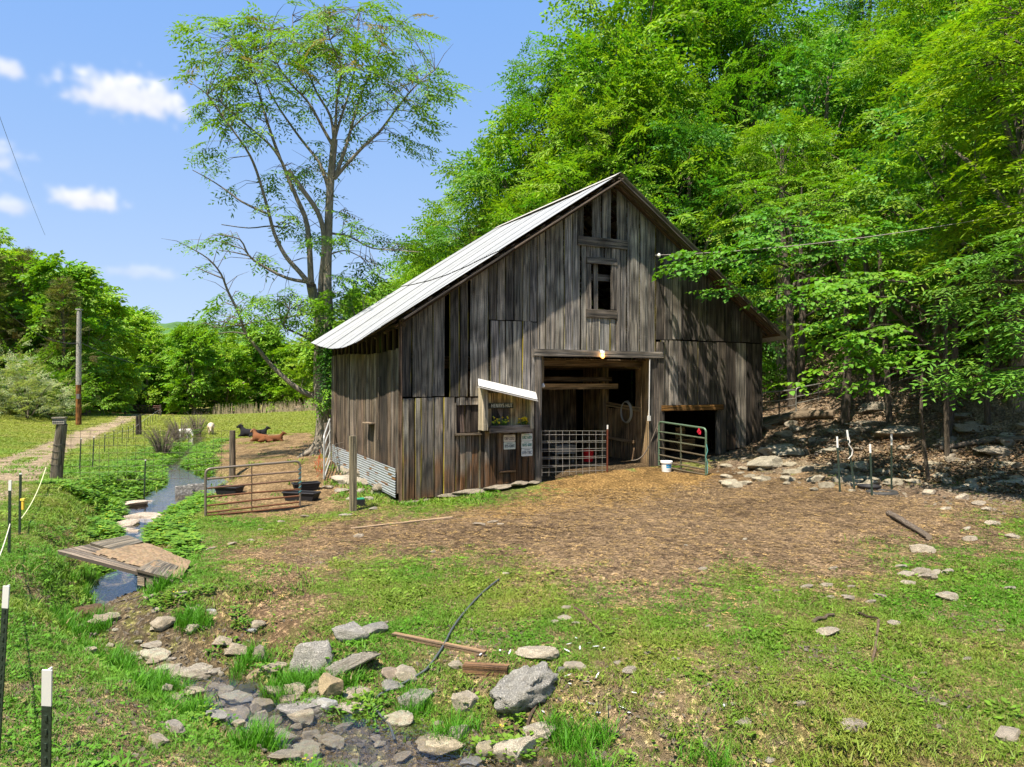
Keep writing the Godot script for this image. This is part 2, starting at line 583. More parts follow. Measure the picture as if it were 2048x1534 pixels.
# what covers the ground: [bare soil colour, grass cover 0..1, straw cover 0..1]
func cover(x: float, d: float) -> Array:
	var tan_ := Color(.30, .205, .115)
	var brown := Color(.125, .082, .045)
	var straw := Color(.31, .195, .075)
	var grey := Color(.20, .155, .105)
	var nn := n_mid.get_noise_2d(x * 6.0, d * 6.0)
	var nh := n_hi.get_noise_2d(x * 14.0, d * 14.0)
	var col := tan_.lerp(brown, clampf(0.35 + nn * 0.8 + nh * 0.5, 0, 1))
	var grass := clampf(0.83 + nn * 0.9 + nh * 0.45, 0, 1)
	var hay := 0.0
	if d < 40.0:
		if inside("yard", x, d, 0.75):
			var m := n_mid.get_noise_2d(x * 3.0 + 50.0, d * 3.0)
			col = Color(.30, .21, .122).lerp(Color(.135, .09, .052), clampf(0.26 + m * 1.3 + nh * 0.9, 0, 1))
			grass = 0.0
			hay = 0.8
			if inside("golden", x, d):
				col = straw.lerp(brown, clampf(0.12 + nn * 0.5 + nh * 0.7, 0, 1))
				hay = 1.0
		elif inside("path", x, d, 0.25):
			col = tan_.lerp(brown, clampf(0.2 + nh * 0.7, 0, 1))
			grass = clampf(nn * 1.2 - 0.1, 0, 1)
			hay = 0.15
		elif inside("goats", x, d, 0.4):
			col = Color(.34, .235, .125).lerp(brown, clampf(0.18 + nn * 0.7 + nh * 0.8, 0, 1))
			grass = clampf(nn * 1.3 - 0.35, 0, 1)
			hay = 0.2
		elif inside("bank", x, d, 0.3):
			col = Color(.27, .18, .105).lerp(brown, clampf(0.3 + nn + nh * 0.6, 0, 1))
			grass = clampf(-0.08 + nn * 0.9, 0, 0.6)
			hay = 0.1
		for s in zones.spots:
			if absf(x - s.x) < s.z * 2.0 and absf(d - s.y) < s.z * 2.0:
				if Vector2(x - s.x, (d - s.y) * 0.8).length() < s.z * (1.0 + nn * 1.2 + nh * 0.8):
					grass *= 0.12
					col = tan_.lerp(grey, clampf(0.5 + nh, 0, 1))
	if d > 12.0 and x < -8.0:
		if minf(near_line(zones.rut_a, x, d), near_line(zones.rut_b, x, d)) < 0.42 + 0.0038 * d + nn * 0.2:
			grass = 0.05
			col = Color(.46, .35, .24).lerp(grey, clampf(nh + 0.05, 0, 1))
	if x < 6.0 and d < 66.0 and x > -33.0:
		var c := creek_at(x, d)
		var e := c.x - c.z
		if e < 0.12:
			grass = 0.0
			hay = 0.0
			col = Color(.115, .085, .05).lerp(Color(.2, .16, .1), clampf(0.4 + nh, 0, 1))
		elif e < 0.9:
			grass = clampf(grass + 0.35 * (0.9 - e), 0, 1)
	var q := hill_q(x, d)
	if q > -1.6 + nn * 1.5:
		grass = clampf(grass * (0.28 - (q + 1.6) * 0.2) + nn * 0.15, 0, 0.4) if q < 2.0 else 0.0
		hay = 0.0
		col = Color(.2, .145, .10).lerp(Color(.36, .28, .195), clampf(0.35 + nn * 0.9 + nh * 0.7, 0, 1))
	if left_q(x, d) > 4.0 and d > 20:
		grass *= 0.5
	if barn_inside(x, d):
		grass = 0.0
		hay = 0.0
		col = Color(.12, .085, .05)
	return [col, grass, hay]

func barn_inside(x: float, d: float) -> bool:
	if d < 13.0 or d > 28.0:
		return false
	var p := barn_inv * Vector3(x, 0, -d)
	return p.x > -0.05 and p.x < 10.85 and p.z < -0.02 and p.z > -6.1

func grass_tone(x: float, d: float) -> Color:
	var m := n_lo.get_noise_2d(x * 5.0, d * 5.0)
	var k := n_mid.get_noise_2d(x * 5.0 + 77.0, d * 5.0)
	var lush := Color(.10, .255, .014)
	var dry := Color(.25, .295, .045)
	var t := clampf(0.2 + m * 0.6 + k * 0.7, 0, 1)
	if d > 16.0:
		t = clampf(t + (d - 16.0) * 0.03, 0, 1.0)
	return lush.lerp(dry, t)

func lines(dense: Array, step: float, grow: float, far: float) -> PackedFloat32Array:
	var out := PackedFloat32Array()
	var p: float = dense[0]
	while p < dense[1]:
		out.append(p)
		p += step
	var s := step
	while p < far:
		out.append(p)
		s *= grow
		p += s
	out.append(far)
	p = dense[0] - step
	s = step
	var back := PackedFloat32Array()
	while p > -far:
		back.append(p)
		s *= grow
		p -= s
	back.append(-far)
	back.reverse()
	back.append_array(out)
	return back

func build_ground() -> void:
	var xs := lines([-8.0, 8.0], 0.075, 1.035, 700.0)
	var ds := lines([3.5, 18.0], 0.075, 1.03, 700.0)
	var w := xs.size()
	var h := ds.size()
	var V := PackedVector3Array()
	var C := PackedColorArray()
	var T := PackedVector2Array()
	var T2 := PackedVector2Array()
	for i in 1009:
		n_jit.append(rng.randfn())
	V.resize(w * h); C.resize(w * h); T.resize(w * h); T2.resize(w * h)
	var soil := Color(.16, .125, .06)
	for j in h:
		var d := ds[j]
		for i in w:
			var x := xs[i]
			var k := j * w + i
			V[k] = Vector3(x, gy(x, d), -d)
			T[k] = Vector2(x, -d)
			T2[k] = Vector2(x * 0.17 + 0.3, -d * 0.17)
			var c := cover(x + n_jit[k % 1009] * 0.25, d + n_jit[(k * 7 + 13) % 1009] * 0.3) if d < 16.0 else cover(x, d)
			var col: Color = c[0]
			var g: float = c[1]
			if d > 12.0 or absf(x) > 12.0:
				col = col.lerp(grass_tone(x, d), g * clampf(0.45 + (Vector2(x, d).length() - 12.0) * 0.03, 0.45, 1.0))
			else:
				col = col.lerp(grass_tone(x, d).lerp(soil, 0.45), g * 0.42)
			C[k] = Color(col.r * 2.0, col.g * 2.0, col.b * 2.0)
	var I := PackedInt32Array()
	I.resize((w - 1) * (h - 1) * 6)
	var o := 0
	for j in h - 1:
		for i in w - 1:
			var a := j * w + i
			I[o] = a; I[o + 1] = a + w; I[o + 2] = a + 1
			I[o + 3] = a + 1; I[o + 4] = a + w; I[o + 5] = a + w + 1
			o += 6
	var N := PackedVector3Array()
	N.resize(w * h)
	for j in h:
		for i in w:
			var k := j * w + i
			var dx := V[j * w + mini(i + 1, w - 1)] - V[j * w + maxi(i - 1, 0)]
			var dz := V[maxi(j - 1, 0) * w + i] - V[mini(j + 1, h - 1) * w + i]
			N[k] = dz.cross(dx).normalized()
	var arr := []
	arr.resize(Mesh.ARRAY_MAX)
	arr[Mesh.ARRAY_VERTEX] = V
	arr[Mesh.ARRAY_NORMAL] = N
	arr[Mesh.ARRAY_COLOR] = C
	arr[Mesh.ARRAY_TEX_UV] = T
	arr[Mesh.ARRAY_TEX_UV2] = T2
	arr[Mesh.ARRAY_INDEX] = I
	var m := ArrayMesh.new()
	m.add_surface_from_arrays(Mesh.PRIMITIVE_TRIANGLES, arr)
	setting("ground", m, mats.ground)

func build_water() -> void:
	var b := MB.new()
	var prev := []
	for i in CREEK.size() - 1:
		var n := 6
		for s in n + (1 if i == CREEK.size() - 2 else 0):
			var t := float(s) / n
			var p := []
			for k in 4:
				p.append(lerpf(CREEK[i][k], CREEK[i + 1][k], t))
			var dir := Vector2(CREEK[i + 1][0] - CREEK[i][0], CREEK[i + 1][1] - CREEK[i][1]).normalized()
			if s == 0 and i > 0:
				dir = (dir + Vector2(CREEK[i][0] - CREEK[i - 1][0], CREEK[i][1] - CREEK[i - 1][1]).normalized()).normalized()
			var side: Vector2 = Vector2(-dir.y, dir.x) * (p[3] * 1.25 + 0.12)
			var l := Vector3(p[0] + side.x, p[2], -(p[1] + side.y))
			var r := Vector3(p[0] - side.x, p[2], -(p[1] - side.y))
			if prev:
				b.quad_uv([prev[0], prev[1], r, l], [Vector2(prev[0].x, prev[0].z), Vector2(prev[1].x, prev[1].z), Vector2(r.x, r.z), Vector2(l.x, l.z)], [Color.WHITE, Color.WHITE, Color.WHITE, Color.WHITE])
			prev = [l, r]
	b.smooth = false
	var m := b.commit()
	setting("creek_water", m, mats.water)

# ---------------------------------------------------------------- barn
const GREY := Color(.36, .345, .32)
const DARK := Color(.10, .09, .08)
const BROWN := Color(.235, .125, .06)
const LICHEN := Color(.80, .70, .05)

func yroof(a: float) -> float:
	return 7.36 - 0.654 * absf(a - 5.55)

# one sawn board in the frame fr (x across, y up, z outwards): its own edges, thickness, tone and grain
func board(parent: Node, called: String, fr: Transform3D, x0: float, x1: float, b0: float, b1: float, t0: float, t1: float, z: float, tone: Color, lichen := 0.0, stain := 0.0, thick := 0.025) -> MeshInstance3D:
	var m := MB.new()
	var hgt := maxf(t0 - b0, t1 - b1)
	var rows := clampi(int(hgt / 0.22), 2, 18)
	var e := minf(0.018, (x1 - x0) * 0.2)
	var xs := [x0, x0 + e, x1 - e, x1]
	var uo := Vector2(rng.randf() * 7.0, rng.randf() * 7.0)
	var sd := rf(0, 500)
	var bow := rf(-0.006, 0.006)
	var tw := rf(-0.004, 0.004)
	var tones := [tone * rf(0.85, 1.3), tone, tone, tone * rf(0.85, 1.3)]
	var la := lichen if rng.randf() < 0.5 else 0.0
	var lb_ := lichen if rng.randf() < 0.38 else 0.0
	var P := []
	var C := []
	var T := []
	for r in rows + 1:
		var k := float(r) / rows
		var pr := []
		var cr := []
		var tr := []
		for i in 4:
			var s: float = (xs[i] - x0) / (x1 - x0)
			var y := lerpf(lerpf(b0, b1, s), lerpf(t0, t1, s), k)
			var zz := z + bow * sin(k * PI) + tw * (s - 0.5) * 2.0 + (-0.003 if i == 0 or i == 3 else 0.0)
			pr.append(fr * Vector3(xs[i] + bow * 1.5 * sin(k * 4.0 + sd), y, zz))
			var c: Color = tones[i]
			var nz := n_mid.get_noise_2d(sd * 10.0 + i * 2.0, y * 14.0) + 0.6 * n_hi.get_noise_2d(sd * 3.0, y * 20.0)
			c = c * clampf(1.0 + nz * 0.8, 0.35, 1.7)
			if stain > 0.0:
				var q := clampf((0.75 - y) * 1.1 + nz * 1.4, 0, 1) * stain
				c = c.lerp(BROWN * (1.0 + nz * 0.4), q)
			if (i == 0 and la > 0.0) or (i == 3 and lb_ > 0.0):
				var q := clampf((n_mid.get_noise_2d(sd * 7.0, y * 9.0) + 0.15) * 4.0, 0, 1)
				c = c.lerp(LICHEN, q * lichen)
			cr.append(Color(maxf(c.r, 0.01), maxf(c.g, 0.01), maxf(c.b, 0.01)))
			tr.append(Vector2(xs[i] / 0.6, y / 2.4) + uo)
		P.append(pr); C.append(cr); T.append(tr)
	for r in rows:
		for i in 3:
			m.quad_uv([P[r][i], P[r][i + 1], P[r + 1][i + 1], P[r + 1][i]], [T[r][i], T[r][i + 1], T[r + 1][i + 1], T[r + 1][i]], [C[r][i], C[r][i + 1], C[r + 1][i + 1], C[r + 1][i]])
	var back := fr.basis * Vector3(0, 0, -thick)
	for side in 2:
		var i := 0 if side == 0 else 3
		var a: Vector3 = P[0][i]
		var b: Vector3 = P[rows][i]
		var q := [a + back, a, b, b + back] if side == 0 else [a, a + back, b + back, b]
		m.quad_uv(q, [T[0][i], T[0][i] + Vector2(0.04, 0), T[rows][i] + Vector2(0.04, 0), T[rows][i]], [C[0][i], C[0][i], C[rows][i], C[rows][i]])
	m.quad(P[0][0] + back, P[0][3] + back, P[0][3], P[0][0], C[0][1] * 0.8)
	m.quad(P[rows][0], P[rows][3], P[rows][3] + back, P[rows][0] + back, C[rows][1])
	m.quad(P[0][3] + back, P[0][0] + back, P[rows][0] + back, P[rows][3] + back, DARK)
	return part(parent, called, m.commit(), mats.wood_a if rng.randf() < 0.5 else mats.wood_b)

func plank_row(parent: Node, us: Array, top, bot, tone: Color, spread: float, lichen: float, stain: float, off := 0.0, gap := 0.015) -> void:
	for i in us.size() - 1:
		var x0 := fb(us[i], 767).x + gap * rf(0.3, 1.0)
		var x1 := fb(us[i + 1], 767).x - gap * rf(0.3, 1.0)
		if x1 - x0 < 0.03:
			continue
		var t0: float
		var t1: float
		if top is String:
			t0 = yroof(x0) - 0.13
			t1 = yroof(x1) - 0.13
		else:
			t0 = top + rf(-0.012, 0.012)
			t1 = t0
		var b0: float = (bot[0] + (bot[1] - bot[0]) * (i + 0.5) / (us.size() - 1)) if bot is Array else bot
		b0 += rf(-0.02, 0.02) if bot is Array else rf(-0.008, 0.008)
		var c := vary(Color(tone.r * 1.38, tone.g * 1.45, tone.b * 1.5), spread)
		var dice := rng.randf()
		if dice < 0.28:
			c = c.lerp(DARK, rf(0.4, 0.85))
		elif dice > 0.72:
			c = c.lerp(GREY * 1.5, rf(0.3, 0.9))
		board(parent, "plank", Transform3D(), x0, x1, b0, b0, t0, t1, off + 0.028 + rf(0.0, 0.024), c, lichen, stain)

func timber(parent: Node, called: String, a: Vector3, b: Vector3, w: float, h: float, tone: Color, up := Vector3.UP) -> MeshInstance3D:
	var m := MB.new()
	m.beam(a, b, w, h, vary(tone, 0.12), up, Vector2(rng.randf() * 5, rng.randf() * 5))
	return part(parent, called, m.commit(), mats.wood_a if rng.randf() < 0.5 else mats.wood_b)

func node_part(parent: Node, called: String) -> Node3D:
	var o := Node3D.new()
	o.name = called
	parent.add_child(o, true)
	return o

# one corrugated sheet running down the slope from parameter s0 to s1 (0 ridge, 1 eave), from depth t0 to t1 behind the front
func roof_sheet(parent: Node, side: float, s0: float, s1: float, t0: float, t1: float, lift: float) -> void:
	var m := MB.new()
	m.smooth = true
	var nw := int((t1 - t0) / 0.09) * 4
	var rows := 5
	var base := Color(.40, .415, .43) * rf(0.92, 1.05)
	var P := []
	var C := []
	for r in rows + 1:
		var s := lerpf(s0, s1, float(r) / rows)
		var pr := []
		var cr := []
		for i in nw + 1:
			var t := lerpf(t0, t1, float(i) / nw)
			var wave := 0.007 * cos(float(i) / 4.0 * TAU)
			pr.append(roof_point(side, s, t, lift + wave))
			var q := clampf(n_mid.get_noise_2d(t * 34.0, s * 4.0 + side * 50.0) * 1.3, 0, 0.4)
			cr.append(base.lerp(Color(.17, .17, .17), q))
		P.append(pr); C.append(cr)
	for r in rows:
		for i in nw:
			var q := [P[r][i], P[r + 1][i], P[r + 1][i + 1], P[r][i + 1]]
			if side > 0:
				q.reverse()
			m.quad_uv(q, [Vector2.ZERO, Vector2.ZERO, Vector2.ZERO, Vector2.ZERO], [C[r][i], C[r + 1][i], C[r + 1][i], C[r][i]])
	part(parent, "metal_sheet", m.commit(), mats.roof_metal)

func roof_point(side: float, s: float, t: float, lift: float) -> Vector3:
	var reach := 6.1 if side < 0 else 5.95
	var x := 5.55 + side * reach * s
	var y := 7.36 - 0.654 * reach * s
	y -= 0.24 * sin(clampf((t + 0.4) / 6.6, 0, 1) * PI) * s * s * (1.0 if side < 0 else 0.4)
	y -= 0.05 * sin(clampf(t / 6.0, 0, 1) * PI)
	var n := Vector3(side * 0.547, 0.837, 0)
	return Vector3(x, y, -t) + n * lift

func build_barn() -> void:
	var barn := thing("barn", "weathered grey plank barn with a bright metal gable roof and open doorways", "barn", BARN_AT, BARN_TURN)
	var front := node_part(barn, "front_wall")
	var soft := Color(0.311, 0.289, 0.265)
	plank_row(front, [800, 823, 841, 864], "rake", 1.91, Color(0.207, 0.190, 0.174), 0.2, 0.55, 0.1)
	plank_row(front, [864, 889], "rake", 1.93, Color(0.239, 0.225, 0.211), 0.1, 0.8, 0.0)
	plank_row(front, [897, 918, 935], "rake", 1.91, Color(0.189, 0.175, 0.161), 0.1, 0.9, 0.0)
	plank_row(front, [939, 976], "rake", 1.92, Color(0.189, 0.177, 0.162), 0.15, 0.4, 0.0)
	plank_row(front, [976, 993, 1009, 1027, 1044, 1058, 1073], "rake", 3.67, soft, 0.2, 0.3, 0.0)
	plank_row(front, [979, 997, 1010, 1023, 1043, 1060, 1073], 3.655, 1.9, Color(0.384, 0.367, 0.340), 0.22, 1.0, 0.0)
	plank_row(front, [1073, 1090, 1108, 1126, 1143, 1159], "rake", 2.98, Color(0.381, 0.359, 0.331), 0.2, 0.8, 0.0)
	plank_row(front, [1152, 1166], "rake", 5.80, soft, 0.1, 0.0, 0.0)
	plank_row(front, [1182, 1201, 1220], "rake", 5.80, soft, 0.15, 0.0, 0.0)
	plank_row(front, [1232, 1252], "rake", 5.80, Color(0.187, 0.170, 0.154), 0.1, 0.0, 0.0)
	plank_row(front, [1161, 1171], 5.80, 2.98, soft * 1.3, 0.1, 0.5, 0.0)
	plank_row(front, [1171, 1180, 1198, 1207, 1221, 1231], 5.80, 5.32, soft * 1.3, 0.25, 0.0, 0.0)
	plank_row(front, [1230, 1239], 5.80, 2.98, soft * 1.4, 0.1, 0.4, 0.0)
	plank_row(front, [1171, 1182, 1198, 1218, 1230], 3.83, 2.97, Color(0.439, 0.417, 0.384), 0.15, 0.9, 0.0)
	plank_row(front, [1252, 1258], "rake", 2.97, soft, 0.1, 0.6, 0.0)
	plank_row(front, [1240, 1252], 5.80, 2.97, Color(0.246, 0.230, 0.214), 0.1, 0.6, 0.0)
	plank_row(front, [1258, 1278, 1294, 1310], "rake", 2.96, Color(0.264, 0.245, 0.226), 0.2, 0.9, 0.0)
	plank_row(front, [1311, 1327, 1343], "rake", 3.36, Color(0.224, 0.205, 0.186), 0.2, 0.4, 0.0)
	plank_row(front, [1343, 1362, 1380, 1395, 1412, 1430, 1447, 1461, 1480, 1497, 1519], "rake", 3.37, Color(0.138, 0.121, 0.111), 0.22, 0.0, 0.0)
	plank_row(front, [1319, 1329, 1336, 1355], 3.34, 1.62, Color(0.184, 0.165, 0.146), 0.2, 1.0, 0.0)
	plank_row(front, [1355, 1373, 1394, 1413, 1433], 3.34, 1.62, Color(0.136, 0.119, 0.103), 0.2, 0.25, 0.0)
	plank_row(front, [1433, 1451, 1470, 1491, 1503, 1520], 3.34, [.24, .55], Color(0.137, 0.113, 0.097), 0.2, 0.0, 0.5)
	plank_row(front, [803, 817, 828, 841, 867, 885, 909], 1.885, [-.37, -.27], Color(0.281, 0.259, 0.235), 0.2, 0.8, 0.9)
	plank_row(front, [911, 918, 929, 942, 957], 1.88, 1.72, soft, 0.15, 0.0, 0.0)
	plank_row(front, [909, 920, 931, 942, 957], 1.72, 1.10, Color(0.136, 0.100, 0.084), 0.15, 0.5, 0.3, -0.05)
	plank_row(front, [909, 918, 929, 942, 957], 1.07, [-.22, -.17], Color(0.215, 0.179, 0.157), 0.2, 0.3, 1.0)
	plank_row(front, [957, 967, 979, 991, 1005, 1018, 1031, 1043, 1055, 1068], 1.885, [-.16, -.08], Color(0.186, 0.153, 0.131), 0.2, 0.0, 1.0)
	plank_row(front, [1296, 1306, 1312], 2.9, -.05, Color(0.157, 0.141, 0.127), 0.15, 0.0, 0.3)
	# trim nailed over the planks
	var T := func(called: String, u0: float, v0: float, u1: float, v1: float, tone: Color, z := 0.06, th := 0.035):
		var a := fb(u0, v0)
		var b := fb(u1, v1)
		board(front, called, Transform3D(), minf(a.x, b.x), maxf(a.x, b.x), minf(a.y, b.y), minf(a.y, b.y), maxf(a.y, b.y), maxf(a.y, b.y), z, tone, 0.0, 0.0, th)
	var rail := func(called: String, u0: float, va: float, vb: float, u1: float, vc: float, vd: float, tone: Color, z := 0.075, th := 0.04):
		var a := fb(u0, va); var b := fb(u0, vb); var c := fb(u1, vc); var e := fb(u1, vd)
		var fr := Transform3D(Basis(Vector3(0, 1, 0), Vector3(-1, 0, 0), Vector3(0, 0, 1)), Vector3.ZERO)
		# grain runs along the rail: x of the frame is up, y of the frame runs to the left
		board(front, called, fr, (b.y + e.y) / 2, (a.y + c.y) / 2, -c.x, -c.x, -a.x, -a.x, z, tone, 0.0, 0.0, th)
	rail.call("trim_board", 1153, 474, 492, 1252, 480, 499, Color(0.234, 0.215, 0.196))
	rail.call("window_head", 1171, 515, 528, 1231, 517, 530, Color(0.312, 0.290, 0.268))
	rail.call("window_sill", 1170, 619, 635, 1231, 621, 638, Color(0.282, 0.260, 0.238))
	T.call("window_jamb", 1171, 528, 1179.5, 619, Color(0.342, 0.320, 0.298), 0.064)
	T.call("window_jamb", 1220, 529, 1230.5, 620, Color(0.342, 0.320, 0.298), 0.064)
	T.call("window_slat", 1188, 522, 1196.5, 626, Color(0.315, 0.298, 0.277), -0.01)
	rail.call("window_slat", 1176, 547, 560, 1224, 549, 562, Color(0.315, 0.298, 0.277), -0.05)
	rail.call("door_header", 1064, 697, 710, 1322, 705, 719, Color(0.401, 0.379, 0.351), 0.11, 0.08)
	rail.call("pen_header", 1319, 811, 822, 1442, 808, 819, Color(.52, .28, .085), 0.10, 0.05)
	rail.call("shelf_board", 907, 866, 870, 959, 866, 870, Color(.4, .33, .25), 0.14, 0.12)
	T.call("window_jamb", 908, 806, 911, 868, Color(.42, .37, .3), 0.052)
	T.call("window_jamb", 956, 808, 959.5, 976, Color(.5, .43, .3), 0.056)
	rail.call("pull_handle", 996, 941, 944.5, 1028, 941, 944.5, Color(.34, .22, .13), 0.10, 0.05)
	T.call("door_post", 1068, 712, 1080, 966, Color(0.381, 0.359, 0.331), 0.085, 0.1)
	T.call("door_post", 1312, 684, 1325, 932, Color(0.250, 0.225, 0.200), 0.075, 0.1)
	T.call("door_frame", 1080, 712, 1088, 766, Color(.36, .29, .18), 0.0, 0.1)
	T.call("pen_post", 1432, 822, 1440, 908, Color(0.252, 0.230, 0.208), 0.066, 0.09)
	T.call("pen_post", 1325, 826, 1331, 920, Color(.27, .22, .16), -0.02, 0.08)
	T.call("corner_board", 797.5, 640, 802.5, 1004, Color(.36, .25, .18), 0.045)
	T.call("corner_board", 1518, 655, 1522, 884, Color(0.164, 0.142, 0.125), 0.05)
	# left wall: x of the frame runs towards the front, z points outwards (to the left)
	var left := node_part(barn, "side_wall")
	var fr := Transform3D(Basis(Vector3(0, 0, 1), Vector3.UP, Vector3(-1, 0, 0)), Vector3.ZERO)
	var t := 0.0
	while t < 5.85:
		var w := rf(0.15, 0.27)
		var t2 := minf(t + w, 5.9)
		var tone := vary(Color(.27, .215, .17), 0.25)
		if rng.randf() < 0.3:
			tone = vary(Color(.34, .3, .26), 0.15)
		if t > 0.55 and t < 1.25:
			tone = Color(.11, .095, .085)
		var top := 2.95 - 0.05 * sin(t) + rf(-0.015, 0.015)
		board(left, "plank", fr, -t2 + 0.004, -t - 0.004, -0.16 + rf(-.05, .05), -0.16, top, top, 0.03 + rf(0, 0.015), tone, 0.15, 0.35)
		t = t2
	for k in 15:
		var tt := 0.12 + k * 0.41
		timber(left, "stud", Vector3(0.05, 2.75, -tt), Vector3(0.05, 3.5, -tt), 0.12, 0.06, Color(.2, .15, .1))
	timber(left, "wall_plate", Vector3(0.06, 3.47, 0.05), Vector3(0.06, 3.3, -5.9), 0.12, 0.1, Color(.16, .13, .1))
	var s0 := lb(748, 846)
	timber(left, "shelf_board", Vector3(-0.1, s0.y, s0.z + 0.18), Vector3(-0.1, s0.y, s0.z - 0.3), 0.03, 0.2, Color(.5, .42, .33), Vector3.RIGHT)
	timber(left, "batten", Vector3(-0.06, 2.35, -1.3), Vector3(-0.06, 0.9, -1.35), 0.05, 0.03, Color(.34, .28, .22))
	# corrugated skirt along the foot of the left wall, three sheets
	var skirt := node_part(barn, "metal_skirt")
	for k in 3:
		var ta: float = [0.08, 2.0, 3.7][k]
		var tb: float = [2.08, 3.78, 5.6][k]
		var m := MB.new()
		m.smooth = true
		var nr := 44
		for i in nr:
			var ya := lerpf(-0.26, 0.36, float(i) / nr)
			var yb := lerpf(-0.26, 0.36, float(i + 1) / nr)
			var wa := -0.075 - k * 0.006 + 0.008 * sin(i * PI / 2.0)
			var wb := -0.075 - k * 0.006 + 0.008 * sin((i + 1) * PI / 2.0)
			var seg := 8
			for s in seg:
				var za := lerpf(ta, tb, float(s) / seg)
				var zb := lerpf(ta, tb, float(s + 1) / seg)
				var bulge := func(z: float) -> float: return -0.07 * sin(clampf(z - 3.5, 0, 2) * 1.5)
				var c := Color(.55, .58, .60) * (1.0 + 0.25 * n_hi.get_noise_2d(za * 60.0, ya * 160.0))
				if n_mid.get_noise_2d(za * 30.0 + 9.0, ya * 60.0) > 0.42:
					c = Color(.34, .17, .07)
				m.quad_uv([Vector3(wa + bulge.call(zb), ya + 0.02 * zb, -zb), Vector3(wa + bulge.call(za), ya + 0.02 * za, -za), Vector3(wb + bulge.call(za), yb + 0.02 * za, -za), Vector3(wb + bulge.call(zb), yb + 0.02 * zb, -zb)], [Vector2.ZERO, Vector2.ZERO, Vector2.ZERO, Vector2.ZERO], [c, c, c, c])
		m.smooth = false
		part(skirt, "metal_sheet", m.commit(), mats.zinc)
	# back and right walls (seen from inside, and from the side)
	var back := node_part(barn, "back_wall")
	var fr2 := Transform3D(Basis(Vector3(-1, 0, 0), Vector3.UP, Vector3(0, 0, -1)), Vector3(0, 0, -5.95))
	var x := 0.0
	while x < 10.75:
		var x2 := minf(x + rf(0.19, 0.28), 10.8)
		board(back, "plank", fr2, -x2 + 0.004, -x - 0.004, -0.1, -0.1, yroof(x2) - 0.16, yroof(x) - 0.16, 0.03, vary(Color(.2, .17, .14), 0.2))
		x = x2
	var right := node_part(barn, "side_wall")
	var fr3 := Transform3D(Basis(Vector3(0, 0, -1), Vector3.UP, Vector3(1, 0, 0)), Vector3(10.8, 0, 0))
	t = 0.0
	while t < 5.85:
		var t2 := minf(t + rf(0.19, 0.28), 5.95)
		board(right, "plank", fr3, t + 0.004, t2 - 0.004, 0.45, 0.45, 3.72, 3.72, 0.03, vary(Color(.16, .13, .105), 0.2))
		t = t2
	# roof: rafters, purlins, sheets, rake boards and ridge cap
	var roof := node_part(barn, "roof")
	for side in [-1.0, 1.0]:
		for k in 9:
			var tt := 0.06 + k * 0.73
			timber(roof, "rafter", roof_point(side, 0.0, tt, -0.17), roof_point(side, 0.94, tt, -0.17), 0.06, 0.14, Color(.2, .155, .11), Vector3.BACK)
		for k in 15:
			var s := 0.03 + k * 0.066
			var pm := MB.new()
			var pc := vary(Color(.3, .22, .14), 0.12)
			for g in 8:
				pm.beam(roof_point(side, s, -0.34 + g * 0.81, -0.05), roof_point(side, s, -0.34 + (g + 1) * 0.81, -0.05), 0.028, 0.11, pc, Vector3(side * -0.837, 0.547, 0))
			part(roof, "purlin", pm.commit(), mats.wood_a)
		for k in 10:
			var ta := -0.42 + k * 0.665
			roof_sheet(roof, side, 0.52, 1.0, ta, ta + 0.72, 0.0 + 0.006 * (k % 2))
			roof_sheet(roof, side, 0.0, 0.55, ta, ta + 0.72, 0.028 + 0.006 * (k % 2))
		var ends := [[0.0, 0.5], [0.5, 0.93]]
		for e in ends:
			timber(roof, "rake_board", roof_point(side, e[0], -0.36, -0.115), roof_point(side, e[1], -0.36, -0.115), 0.03, 0.19, Color(.22, .19, .165), Vector3.BACK)
		timber(roof, "rake_board", roof_point(side, 0.0, -0.2, -0.16), roof_point(side, 0.93, -0.2, -0.16), 0.05, 0.13, Color(.2, .14, .1), Vector3.BACK)
	var cap := MB.new()
	cap.quad(roof_point(-1, 0.03, -0.43, 0.055), roof_point(0, 0, -0.43, 0.075), roof_point(0, 0, 6.28, 0.075), roof_point(-1, 0.03, 6.28, 0.055), Color(.55, .52, .48))
	cap.quad(roof_point(0, 0, -0.43, 0.075), roof_point(1, 0.03, -0.43, 0.055), roof_point(1, 0.03, 6.28, 0.055), roof_point(0, 0, 6.28, 0.075), Color(.55, .52, .48))
	part(roof, "ridge_cap", cap.commit(), mats.roof_metal)
	# inside
	var inner := node_part(barn, "interior")
	var jx := fb(1312, 767).x
	var fr4 := Transform3D(Basis(Vector3(0, 0, 1), Vector3.UP, Vector3(-1, 0, 0)), Vector3(jx - 0.05, 0, 0))
	t = 0.12
	while t < 3.3:
		var t2 := minf(t + rf(0.17, 0.25), 3.3)
		var c := vary(Color(0.61, 0.46, 0.29), 0.2)
		if t > 0.62 and t < 1.95:
			board(inner, "plank", fr4, -t2 + 0.004, -t - 0.004, -0.05, -0.05, 1.5, 1.5, 0.03, c, 0.0, 0.6)
		else:
			board(inner, "plank", fr4, -t2 + 0.004, -t - 0.004, -0.05, -0.05, 2.9, 2.9, 0.03, c, 0.0, 0.6)
		t = t2
	timber(inner, "rail", Vector3(jx - 0.1, 1.5, -0.55), Vector3(jx - 0.1, 1.62, -2.05), 0.05, 0.12, Color(0.68, 0.54, 0.34))
	timber(inner, "rail", Vector3(jx - 0.1, 2.62, -0.55), Vector3(jx - 0.1, 2.72, -2.05), 0.05, 0.1, Color(0.68, 0.54, 0.34))
	timber(inner, "rail", Vector3(jx - 0.1, 0.62, -0.75), Vector3(jx - 0.1, 0.66, -2.3), 0.06, 0.08, Color(0.58, 0.42, 0.26))
